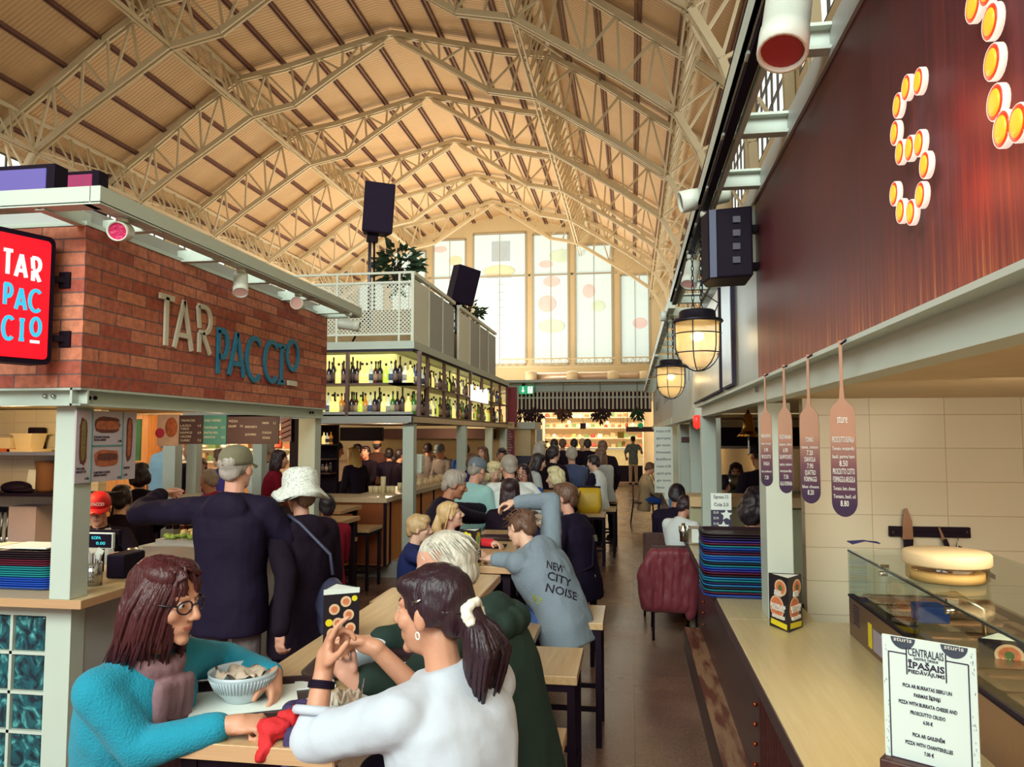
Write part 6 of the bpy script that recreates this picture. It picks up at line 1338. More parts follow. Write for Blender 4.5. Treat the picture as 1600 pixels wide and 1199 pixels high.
MB().bx(XG0 - .001, XG0 + .009, YG0, YG1, ZG - .001, ZG + .006).bx(XG0, XG1, YG0 - .002, YG0 + .003, ZG, ZG + .007).bx(XG0, XG0 + .008, YG0 - .002, YG0 + .004, ZP, ZG).build('glass_edge', mat('dark_green_glass_edge', (52, 60, 60), .2), t)
for y in (YG0 + .012, 3.0, 2.4):
    b = MB(); b.lathe([(.009, 0), (.009, .03)], (XG0 - .004, y, ZG - .02), 10, Matrix.Rotation(math.pi / 2, 3, 'Y')); b.bx(XG0, XG0 + .03, y - .008, y + .008, ZG - .004, ZG + .014); b.build('glass_clamp', M_CHROME, t)
for k in range(10):
    y = YG0 - .42 + k * .21;
    b = MB(); loft(b, [(rr(.36, .18, .02), ZP - .012), (rr(.40, .195, .02), ZP - .002), (rr(.40, .195, .02), ZP), (rr(.34, .165, .02), ZP - .004), (rr(.32, .15, .02), ZP - .07)]); bb = MB(); bb.add([(x + XG0 + .26, yy_ + y + .1, z) for x, yy_, z in b.v], b.f); bb.build('steel_pan', M_PANS, t)
b = MB()
for j in range(3):
    for i in range(7): y = YG1 - .07 - j * .028; b.bx(XG0 - .002, XG0 + .001, y - .016, y, ZP - .02 - i * .012 - .006, ZP - .02 - i * .012)
b.build('vent_slots', M_INK, t)
MB().bx(XG0 - .002, XG0, 3.12, 3.16, CT + .02, CT + .11).build('yellow_sticker', M_MYEL, t); MB().bx(XG0 - .002, XG0, 3.0, 3.1, CT + .02, CT + .1).build('grey_sticker', mat('lilac_sticker', (170, 160, 180), .5), t)
tag(MB().bx(XG0 + .01, XG1, 1.1, 1.28, CT, CT + .0 + .12).build('wooden_crate', mat('orange_brown_board', (170, 84, 56), .6)), 'orange brown board box below the near end of the glass display', 'box')
jx, jy = 1.015, 2.74
t = thing('storage_jar', 'wide clear jar with cream lid on the glass display', 'jar', (jx, jy, ZG + .008)); M_LID = mat('cream_jar_lid', (236, 212, 170), .4, var=.04)
zj = ZG + .008; MB().lathe([(.11, 0), (.122, .008), (.122, .05), (.112, .06)], (jx, jy, zj), 28).build('jar_glass', glass_mat('jar_plastic', (240, 230, 205)), t); MB().lathe([(.127, .052), (.131, .057), (.131, .088), (.125, .094), (.001, .094)], (jx, jy, zj), 32).build('lid', M_LID, t); MB().lathe([(.11, .003), (.11, .03), (.001, .03)], (jx, jy, zj), 24).build('cream_content', M_LID, t)
q = P(1350, 848, Z=ZG + .012); b = MB()
for k in range(5): b.tube([(q.x - .06, q.y + .02 * (k - 2), ZG + .01), (q.x + .0, q.y + .004 * (k - 2), ZG + .02), (q.x + .06, q.y + .012 * (2 - k), ZG + .012)], .0028, 5)
tag(b.build('twine', mat('indigo_twine', (58, 52, 110), .7)), 'indigo bundle of twine on the glass display beside the jar', 'twine')
tag(MB().bx(1.0, 1.1, 2.95, 3.05, ZP, ZP + .06).build('sponge', mat('blue_sponge', (44, 76, 150), .7), None, bev=.008), 'blue sponge inside the glass display, far end', 'sponge')
b = MB(); b.tube([(1.13, 2.75, ZP), (1.12, 2.74, ZP + .1), (1.06, 2.8, ZP + .14), (1.02, 2.86, ZP + .12)], .008, 8); tag(b.build('tap', M_CHROME), 'curved chrome tap inside the glass display', 'tap')
q = P(1136, 828, Z=CT); q.y = 4.75;
def at_c(px, y, z=CT): return P(px, 700, Y=y).x
x0, x1 = P(1111, 800, Y=4.7).x, P(1143, 800, Y=4.7).x; zl_, zt4 = P(1120, 829, Y=4.7).z, P(1120, 771, Y=4.7).z
t = thing('price_stand', 'upright price card with stars and white notes behind the right trays', 'sign', (x0, 4.7, CT)); MB().bx(x0, x1, 4.7, 4.71, zl_, zl_ + (zt4 - zl_) * .55).build('dark_card', mat('slate_card', (62, 54, 80), .5), t); MB().bx(x0, x1, 4.698, 4.708, zl_ + (zt4 - zl_) * .55, zt4).build('white_card', M_PAPER, t); MB().bx(x0, x1, 4.68, 4.76, CT, zl_ + .01).build('card_foot', M_BLACK, t)
b = MB()
for k, s in enumerate(('Espresso 2.5', 'Cola 2.0')): text(b, s, ((x0 + x1) / 2, 4.697, zt4 - .03 - k * .045), (1, 0, 0), (0, 0, 1), .02, (x1 - x0) * .7)
b.build('note_lettering', M_INK, t); b = MB()
for cx_, cz in ((.75, .42), (.6, .1)):
    pts = [];
    for i in range(10): a = math.pi / 2 + i * math.pi / 5; r_ = .035 if i % 2 == 0 else .017; pts.append((x0 + (x1 - x0) * cx_ + r_ * math.cos(a), zl_ + (zt4 - zl_) * cz + r_ * math.sin(a)))
    b.prism(pts, .003, Matrix(((1, 0, 0), (0, 0, -1), (0, 1, 0))), (0, 4.7, 0))
for k in range(3): text(b, 'EUR', (x0 + (x1 - x0) * .25, 4.698, zl_ + (zt4 - zl_) * (.45 - .15 * k)), (1, 0, 0), (0, 0, 1), .014, .03)
b.build('star_pattern', M_PAPER, t)
for k, px in enumerate((1150, 1163, 1178)):
    x = at_c(px, 4.55); t = thing('cutlery_cup', ('steel cutlery cup beside the price card', 'middle steel cutlery cup behind the trays', 'steel cutlery cup nearest the pillar')[k], 'cutlery cup', (x, 4.55, CT)); MB().lathe([(.034, .04), (.036, .17), (.033, .17), (.03, .05)], (x, 4.55, CT), 14).build('cup', M_STEEL, t)
    for j in range(4): a = j * 1.5 + k; MB().tube([(x, 4.55, CT + .06), (x + .03 * math.cos(a), 4.55 + .03 * math.sin(a), CT + .2)], .005, 5).build('fork', M_CHROME, t)
    MB().lathe([(.03, 0), (.034, .04)], (x, 4.55, CT), 10).build('cup_base', M_STEEL, t)
for k in range(3): tag(MB().lathe([(.05, 0), (.085, .012), (.08, .013), (.05, .004)], (at_c(1158, 4.38), 4.38, CT + k * .014), 18).build('saucer', M_WHITE), ('lowest', 'middle', 'topmost')[k] + ' white saucer of the small pile behind the trays', 'saucer')
x = at_c(1184, 4.35); tag(MB().box((x, 4.36, CT + .07), (.07, .006, .14), Matrix.Rotation(.35, 3, 'Y')).build('tablet', M_DKPL), 'tilted black tablet beside the pillar behind the trays', 'tablet')
x = at_c(1084, 6.0); t = thing('napkin_dispenser', 'chrome napkin dispenser on the right counter before the boy', 'dispenser', (x, 6.0, CT)); MB().bx(x - .06, x + .07, 5.95, 6.08, CT, CT + .13).build('box', M_CHROME, t, bev=.008); MB().bx(x - .03, x + .05, 5.94, 5.95, CT + .02, CT + .12).build('napkin_face', M_PAPER, t)
x = at_c(1066, 6.15); tag(MB().lathe([(.028, 0), (.03, .1), (.015, .12), (.015, .14), (.001, .14)], (x, 6.15, CT), 12).build('salt_shaker', M_CHROME), 'chrome shaker left of the napkin dispenser, right counter', 'shaker')
for k, (px, y, c_) in enumerate(((1049, 8.6, (70, 110, 160)), (1060, 8.6, (50, 40, 60)))):
    x = at_c(px, y); tag(MB().bx(x - .035, x + .035, y, y + .02, CT, CT + .19).build('menu_stand', mat('stand_card_%d' % k, c_, .5)), ('blue upright card on the far right counter', 'dark upright card beside the blue one, far right counter')[k], 'card')
x = at_c(1041, 10.2); tag(MB().bx(x - .03, x + .03, 10.2, 10.22, CT, CT + .16).build('menu_stand', M_PAPER), 'white upright card on the right counter by the printed column', 'card')
M_LGL = glass_mat('lantern_glass', (250, 226, 190)); M_FIL = mat('lantern_bulb', (255, 236, 190), .4, emit=9.0, ecol=(255, 206, 120)); M_CAGE = mat('lantern_cage_black', (44, 40, 52), .4, .5)
def lantern_glow():
    m = D.materials.new('frosted_lantern_glass'); m.use_nodes = True; N = m.node_tree.nodes; L = m.node_tree.links; b = N['Principled BSDF']; b.inputs['Base Color'].default_value = lin((246, 226, 180)) + (1,); b.inputs['Roughness'].default_value = .25
    t_ = N.new('ShaderNodeBsdfTranslucent'); t_.inputs[0].default_value = lin((250, 226, 176)) + (1,); tr = N.new('ShaderNodeBsdfTransparent'); m1 = N.new('ShaderNodeMixShader'); m1.inputs[0].default_value = .34; L.new(tr.outputs[0], m1.inputs[1]); L.new(t_.outputs[0], m1.inputs[2])
    m2 = N.new('ShaderNodeMixShader'); m2.inputs[0].default_value = .12; L.new(m1.outputs[0], m2.inputs[1]); L.new(b.outputs[0], m2.inputs[2]); L.new(m2.outputs[0], N['Material Output'].inputs[0]); return m
M_LANT = lantern_glow()
def lantern(px, py_top, py_bot, pw, label):
    X = .36; mid = P(px, (py_top + py_bot) / 2, X=X); k = mid.y / F_PX * 1.0; zt_, zb_ = P(px, py_top, X=X).z, P(px, py_bot, X=X).z; r = pw * k / 2 * .96; h = zt_ - zb_
    t = thing('cage_lantern', label, 'lantern', (X, mid.y, zb_), 0, None); c = (X, mid.y, zb_)
    gl = [(.03, .02 * h)] + [(r * .90 * math.sin(a), h * .42 - h * .4 * math.cos(a)) for a in [math.pi / 2 * i / 7 for i in range(1, 8)]] + [(r * .93, h * .80)]
    MB().lathe(gl, c, 26).build('glass_dome', M_LANT, t)
    MB().lathe([(r * 1.06, h * .79), (r * 1.1, h * .81), (r * 1.06, h * .84), (r * .8, h * .86), (r * .78, h * .97), (r * .7, h * 1.0), (.001, h * 1.0)], c, 26).build('cap', M_CAGE, t)
    b = MB()
    for i in range(6):
        a = i * math.pi / 3 + .25; b.tube([(X + r * math.cos(a), mid.y + r * math.sin(a), zb_ + h * .8), (X + r * math.cos(a), mid.y + r * math.sin(a), zb_ + h * .42)] + [(X + r * math.cos(a) * math.cos(q_), mid.y + r * math.sin(a) * math.cos(q_), zb_ + h * .42 - h * .44 * math.sin(q_)) for q_ in [math.pi / 2 * j / 6 for j in range(1, 7)]], .0035, 6)
    for z, rr_ in ((.6, 1.0), (.28, .95)): b.tube([(X + r * rr_ * math.cos(a), mid.y + r * rr_ * math.sin(a), zb_ + h * z) for a in [2 * math.pi * j / 24 for j in range(24)]], .0035, 6, closed=True)
    b.build('wire_cage', M_CAGE, t); MB().ell((X, mid.y, zb_ + h * .56), (.036, .036, .026)).build('bulb', M_FIL, t)
    point('lantern_light', (X, mid.y, zb_ + h * .5), 2.0, (1.0, .76, .40), .03)
    for dx in (-.022, .022):
        b = MB(); z = zb_ + h; i = 0
        while z < 2.9:
            Rr = Matrix.Rotation(math.pi / 2 * (i % 2) + .3, 3, 'Z'); b.tube([Vector((X + dx, mid.y, z)) + Rr @ Vector((.007 * math.cos(a), 0, .017 + .017 * math.sin(a))) for a in [2 * math.pi * j / 8 for j in range(8)]], .0025, 5, closed=True); z += .027; i += 1
        b.build('chain', M_CAGE, t)
    MB().tube([(X + r * .7, mid.y, zb_ + h * .92), (X + r * .9, mid.y, zb_ + h * 1.12), (X + .03, mid.y, zb_ + h * 1.3), (X + .03, mid.y, 2.9)], .004, 5).build('cable', M_CAGE, t)
lantern(1090, 484, 579, 74, 'caged lantern with glowing glass hanging over the right counter, nearer one')
lantern(1048, 562, 623, 46, 'caged lantern with glowing glass, farther along the right counter')
M_TRAYD = mat('black_serving_tray', (48, 30, 38), .35, var=.05); M_BOWL = mat('pale_blue_bowl', (190, 202, 208), .3, var=.03); M_PLATE = mat('white_plate', (232, 232, 222), .3); M_NAP = mat('beige_napkin', (206, 184, 164), .8, var=.08, bump=.4)
def tray_at(x, y, rz, label, liner=True, w_=.43, d=.33):
    t = thing('serving_tray', label, 'tray', (x, y, TZ), rz); b = tray_mb(w_, d); b.build('tray', M_TRAYD, t, w=False)
    if liner: MB().box((.01, .0, .007), (w_ * .68, d * .66, .002), rotz(.12)).build('paper_liner', M_PAPER, t, w=False)
    return t
def bowl(x, y, z, r, h, label, fill=None, ribs=True):
    t = thing('soup_bowl', label, 'bowl', (x, y, z)); prof = [(r * .45, 0), (r * .5, .004), (r * .78, h * .4), (r * .97, h * .86), (r, h), (r * .96, h), (r * .93, h * .86), (r * .74, h * .42), (r * .4, h * .12), (.001, h * .12)]
    MB().lathe(prof, (x, y, z), 36).build('bowl_body', M_BOWL, t)
    if ribs:
        b = MB()
        for k in range(60): a = 2 * math.pi * k / 60; b.tube([(x + math.cos(a) * r * .8, y + math.sin(a) * r * .8, z + h * .42), (x + math.cos(a) * r * .975, y + math.sin(a) * r * .975, z + h * .84)], .0022, 4)
        b.build('ribbed_band', M_BOWL, t)
    if fill: MB().lathe([(r * .84, h * .62), (.001, h * .64)], (x, y, z), 24).build('soup', fill, t)
    return t
def crumple(nm, c, s, m_, label, cat, seed=0, parent=None):
    b = MB(); n = 10; r0 = random.Random(seed)
    vs_ = [(c[0] + s[0] * (i / (n - 1) - .5), c[1] + s[1] * (j / (n - 1) - .5), c[2] + s[2] * (mnoise.noise(Vector((i * .45 + seed, j * .45, seed))) + .3 * mnoise.noise(Vector((i * 1.3, j * 1.3, seed))) + .35)) for i in range(n) for j in range(n)]
    b.add(vs_, [(i * n + j, (i + 1) * n + j, (i + 1) * n + j + 1, i * n + j + 1) for i in range(n - 1) for j in range(n - 1)], True)
    o = b.build(nm, m_, parent); sd = o.modifiers.new('thick', 'SOLIDIFY'); sd.thickness = .0015
    if not parent: tag(o, label, cat)
    return o
tb = P(378, 1112, Z=TZ); BX1, BY1 = tb.x - .036, tb.y + .07
tray_at(BX1 + .0, BY1 - .005, .35, 'black tray with paper liner under the ribbed bowl of the teal cardigan woman')
bowl(BX1, BY1, TZ + .008, .098, .085, 'large pale ribbed bowl held by the woman in the teal cardigan')
crumple('napkin', (BX1, BY1, TZ + .075), (.12, .1, .03), M_NAP, 'crumpled beige napkin lying in the ribbed bowl', 'napkin', 2)
for k, a in enumerate((.4, 2.6)): tag(MB().tube([(BX1 - .05 + .09 * k, BY1 - .03, TZ + .05), (BX1 - .085 + .17 * k, BY1 - .0, TZ + .099)], .004, 6).build('spoon', M_CHROME), ('steel spoon at the left rim of the ribbed bowl', 'steel spoon at the right rim of the ribbed bowl')[k], 'spoon')
q = P(520, 1112, Z=TZ); tag(MB().lathe([(.06, 0), (.1, .012), (.105, .014), (.1, .016), (.06, .006), (.001, .006)], (q.x, q.y + .02, TZ), 32).build('dinner_plate', M_PLATE), 'white plate before the woman in the white blouse', 'plate')
crumple('napkin', (q.x + .03, q.y + .03, TZ + .018), (.07, .07, .05), M_NAP, 'crumpled beige napkin on the white plate', 'napkin', 7)
q = P(560, 1050, Z=TZ); GX, GY = q.x, q.y + .05; tray_at(GX + .04, GY, .1, 'black tray under the soup bowl of the green coat man', False)
bowl(GX - .01, GY, TZ + .008, .082, .07, 'pale bowl of creamy soup in front of the green coat man', mat('creamy_soup', (236, 206, 160), .4, var=.2, vs_=30), False)
tag(MB().box((GX + .13, GY - .03, TZ + .014), (.14, .1, .004), rotz(.3)).build('paper_slip', M_PAPER), 'white paper slip on the tray of the green coat man', 'paper')
q = P(483, 1072, Z=TZ); tag(MB().box((q.x + .02, q.y, TZ + .005), (.12, .08, .008), rotz(.5)).build('smartphone', M_PAPER, None, bev=.003), 'pale phone lying left of the white blouse woman forearm', 'phone')
M_REDC = mat('red_cloth', (206, 34, 40), .8, var=.15, bump=.5, bs=60); M_NAVC = mat('navy_dotted_cloth', (58, 44, 84), .8, var=.7, vs_=90);
q = P(452, 1150, Z=TZ)
t = thing('headscarf', 'bunched red scarf with navy dotted border on the near table edge', 'scarf', (q.x, q.y, TZ))
def blobs(name, cs, m_, parent, seed=0, vox=.008, disp=.01, fr=18):
    b = MB()
    for c, r_ in cs: b.ell(c, r_, None, 12, 8)
    return remesh(b, name, m_, parent, vox, 3, disp, fr, seed)
SCARF = (q.x, q.y)
for k, (px, py, y) in enumerate(((735, 838, 0), (757, 858, 0))): pass
q = P(765, 855, Z=TZ); tag(MB().box((q.x, q.y, TZ + .006), (.22, .16, .012)).build('menu_folder', M_DKPL), 'black menu folder on the second table before the girl', 'menu folder'); q = P(768, 850, Z=TZ); tray_at(q.x + .03, q.y + .25, 0, 'black tray on the second table by the long dark hair person', False, .36, .26)
for k, (px, py) in enumerate(((892, 752), (900, 750), (908, 754), (914, 748), (884, 757), (905, 760), (918, 745), (911, 741))):
    q = P(px, py, Z=TZ); t = thing('drinking_glass', 'dark drink glass among those crowded on the fourth table', 'glass', (q.x, q.y, TZ), 0, 'glasses crowded on the fourth table'); MB().lathe([(.03, 0), (.036, .15), (.001, .15)], (q.x, q.y, TZ), 10).build('drink', (mat('cola_drink', (86, 40, 34), .2), mat('amber_beer', (190, 96, 40), .2))[k % 2], t); MB().lathe([(.036, .15), (.037, .17), (.034, .17)], (q.x, q.y, TZ), 10).build('rim', M_CLR, t)
q = P(920, 800, Z=SEATZ)
t = thing('tote_bag', 'bright yellow bag standing on a stool by the aisle', 'bag', (-.6, 10.95, SEATZ)); b = MB(); loft(b, [(rr(.30, .16, .05), 0), (rr(.36, .2, .06), .1), (rr(.34, .14, .05), .26), (rr(.31, .05, .02), .36)]); bb = MB(); bb.add([(x - .6, y + 10.95, z + SEATZ) for x, y, z in b.v], b.f, True); bb.build('bag_body', mat('yellow_leather', (216, 172, 36), .5, var=.15, bump=.4, bs=12), t); MB().bx(-.76, -.44, 10.92, 10.98, SEATZ + .34, SEATZ + .37).build('dark_band', M_BLACK, t)
def remesh(b, name, mats, parent, vox, smooth=3, disp=0.0, freq=14, seed=0, matfn=None, stretch=(1, 1, 1), sfac=.5):
    me = D.meshes.new(name); me.from_pydata([tuple(v) for v in b.v], [], b.f); o = D.objects.new('remesh_work', me); COL.objects.link(o)
    m = o.modifiers.new('r', 'REMESH'); m.mode = 'VOXEL'; m.voxel_size = vox; m.use_smooth_shade = True
    if smooth: sm = o.modifiers.new('s', 'SMOOTH'); sm.factor = sfac; sm.iterations = smooth
    dg = bpy.context.evaluated_depsgraph_get(); nm = D.meshes.new_from_object(o.evaluated_get(dg)); D.objects.remove(o); D.meshes.remove(me)
    off = LOC.get(parent.name, Vector()) if parent is not None else Vector()
    n = len(nm.vertices); co = np.empty(n * 3); nm.vertices.foreach_get('co', co); co = co.reshape(-1, 3)
    if disp:
        no = np.empty(n * 3); nm.vertices.foreach_get('normal', no); no = no.reshape(-1, 3)
        d = np.empty(n); sx, sy, sz = stretch
        for i in range(n):
            p = co[i]; q = Vector((p[0] * freq * sx + seed * 3.1, p[1] * freq * sy, p[2] * freq * sz))
            d[i] = (1 - 2 * abs(mnoise.noise(q))) * .6 + .4 * mnoise.noise(q * 2.3)
        co += no * (d * disp)[:, None]
    if matfn is not None:
        nf = len(nm.polygons); ce = np.empty(nf * 3);
        nm.vertices.foreach_set('co', co.ravel()); nm.update(); nm.polygons.foreach_get('center', ce); ce = ce.reshape(-1, 3)
    co -= np.array(off); nm.vertices.foreach_set('co', co.ravel()); nm.name = name; nm.materials.clear()
    for mm in (mats if isinstance(mats, (list, tuple)) else [mats]): nm.materials.append(mm)
    if matfn is not None: nm.polygons.foreach_set('material_index', matfn(ce).astype(np.int32))
    else: nm.polygons.foreach_set('material_index', np.zeros(len(nm.polygons), np.int32))
    nm.polygons.foreach_set('use_smooth', [True] * len(nm.polygons)); nm.update()
    r = D.objects.new(name, nm); COL.objects.link(r)
    if parent is not None: r.parent = parent; LOC[r.name] = off; KIDS.setdefault(parent.name, []).append(r)
    return r
def skin(nm, c): return mat('skin_' + nm, c, .5, var=.06, vs_=30, sss=.0, bump=.12, bs=180)
SK = {'fair': skin('fair', (226, 178, 152)), 'warm': skin('warm', (206, 146, 116)), 'tan': skin('tan', (186, 124, 94)), 'rosy': skin('rosy', (216, 156, 132))}
M_LIP = mat('lip_tone', (176, 96, 86), .4, var=.05); M_BROW = mat('brow_hair', (72, 48, 40), .8); M_EYEW = mat('eye_white', (226, 220, 212), .2, var=.02); M_IRIS = mat('eye_iris', (58, 40, 34), .2)
def hairm(nm, c, b=.5): return mat('hair_' + nm, c, .42, var=.35, vs_=40, bump=b, bs=120, stretch=(1, 1, .25))
HM = {'auburn': hairm('auburn', (70, 24, 28)), 'darkbrown': hairm('darkbrown', (44, 20, 30)), 'grey': hairm('grey', (168, 156, 146)), 'silver': hairm('silver', (206, 196, 180)), 'blond': hairm('blond', (214, 178, 126)), 'lightblond': hairm('lightblond', (232, 210, 164)), 'brown': hairm('brown', (104, 72, 56)), 'black': hairm('black', (38, 26, 34)), 'sandy': hairm('sandy', (190, 156, 112)), 'golden': hairm('golden', (206, 160, 84))}
CM = {}
def cloth(nm, c, rough=.85, bump=.35, bs=40, var=.1, **k):
    if nm not in CM: CM[nm] = mat('cloth_' + nm, c, rough, var=var, vs_=9, bump=bump, bs=bs, sheen=k.pop('sheen', .0 if sum(c) < 220 else .08), spec=.1 if sum(c) < 220 else .35, **k)
    return CM[nm]
def two_bone(a, t, l1, l2, pole):
    d = t - a; L = min(d.length, (l1 + l2) * .998); L = max(L, abs(l1 - l2) + .01); u = d.normalized(); x = (l1 * l1 - l2 * l2 + L * L) / (2 * L); h = math.sqrt(max(l1 * l1 - x * x, 0)); p = pole - u * pole.dot(u)
    p = p.normalized() if p.length > 1e-5 else u.orthogonal().normalized()
    return a + u * x + p * h
def hand(b, W, d, n, side, s=1.0, curl=.35, vox=.006, thumb=.5, curls=None, point=None):
    d = Vector(d).normalized(); n = Vector(n); n = (n - d * n.dot(d)).normalized(); t = d.cross(n) * side
    rm = max(.0092 * s, vox * 1.05)
    R = Matrix((t, d, n)).transposed()
    b.ell(W + d * .05 * s, (.039 * s, .056 * s, .0165 * s), R, 14, 10); b.cap(W - d * .01 * s, W + d * .04 * s, .026 * s, .028 * s)
    for i in range(4):
        c = (curls[i] if curls else curl + .07 * i); L = (.074, .082, .076, .06)[i] * s; p = W + d * .088 * s + t * (.0285 - .019 * i) * s; dd = d + t * (.10 - .06 * i); dd.normalize(); ang = 0
        for ph, k in ((.45, 62), (.31, 75), (.24, 50)):
            ang += math.radians(k) * c; q = p + (dd * math.cos(ang) + n * math.sin(ang)) * (L * ph); b.cap(p, q, rm * (1.0 if ph > .4 else .93), rm * (.95 if ph > .4 else .86)); p = q
    p = W + d * .028 * s + t * .03 * s + n * .006 * s; dd = (d * .75 + t * (.75 - thumb * .6) + n * (.25 + thumb * .6)).normalized()
    q = p + dd * .045 * s; b.cap(p, q, rm * 1.35, rm * 1.1); dd2 = (dd + d * .5 - t * .25 * thumb).normalized(); b.cap(q, q + dd2 * .034 * s, rm * 1.1, rm * .9)
FEAT = None
def head_prims(b, X, s, fem=False, child=False, nose=1.0, vox=.006):
    """X: function head-local -> world; rotation R"""
    def E(c, r, R2=None): b.ell(X(c), tuple(q * s for q in r), HB if R2 is None else HB @ R2, 20, 14)
    def K(a, c, r0_, r1_): b.cap(X(a), X(c), r0_ * s, r1_ * s)
    HB = X.R; jw = .92 if fem else 1.0
    E((0, -.012, .035), (.075, .096, .083)); E((0, .026, -.03), (.061 * jw, .064, .088)); E((0, .03, -.074), (.05 * jw, .05, .042)); E((0, .073, -.099), (.022, .018, .017 if fem else .02))
    for q in (-1, 1):
        E((q * .037, .057, -.022), (.026, .026, .027)); K((q * .045, .066, .027), (q * .014, .083, .025), .0105, .0105); E((q * .011, .1, -.034), (.0088, .010, .0078))
        E((q * .079, -.010, -.008), (.010, .019, .032), Matrix.Rotation(q * -.35, 3, 'Z')); E((q * .031, .0735, .006), (.0155, .0115, .0105))
        K((q * .019, .084, -.0595), (0, .0915, -.0575), .0038, .0052); K((q * .016, .084, -.068), (0, .0905, -.0685), .0038, .0056)
    K((0, .084, .022), (0, .108 + .004 * nose, -.027), .0078, .0122 * nose); E((0, .074, -.062), (.031, .017, .024))
    if not fem: E((0, .055, -.09), (.04, .03, .022))
class HX:
    def __init__(s, c, R, k): s.c = c; s.R = R; s.k = k
    def __call__(s, v): return s.c + s.R @ (Vector(v) * s.k)
def cap_hat(parent, X, m_, peak_len=.075, name='cap', lift=.0, brim=None, badge=None):
    b = MB(); prof = [(.093, -.004), (.094, .02), (.089, .052), (.072, .082), (.045, .099), (.001, .106)]
    R = X.R; vv = MB(); vv.lathe(prof, (0, 0, 0), 28, None, 0, True, .93, 1.13); b.add([X((x, y - .012, z + .030 + lift)) for x, y, z in vv.v], vv.f, True)
    n = 12; top = []; bot = []
    for i in range(n + 1):
        a = math.radians(200 - 220 * i / n) if False else math.radians(165 - 150 * i / n); top.append((.086 * math.cos(a), -.012 + .103 * math.sin(a))); bot.append((.088 * math.cos(a) * 1.0, -.012 + .103 * math.sin(a) + peak_len * math.sin(a) ** .6))
    vs_ = [X((x, y, .031 + lift)) for x, y in top] + [X((x, y, .018 + lift - .012 * abs(x) / .09)) for x, y in bot] + [X((x, y, .026 + lift)) for x, y in top] + [X((x, y, .012 + lift - .012 * abs(x) / .09)) for x, y in bot]
    k = n + 1; b.add(vs_, [(i, i + 1, k + i + 1, k + i) for i in range(n)] + [(2 * k + i, 3 * k + i, 3 * k + i + 1, 2 * k + i + 1) for i in range(n)] + [(k + i, k + i + 1, 3 * k + i + 1, 3 * k + i) for i in range(n)], True)
    return b.build(name, m_, parent)
NP = 0
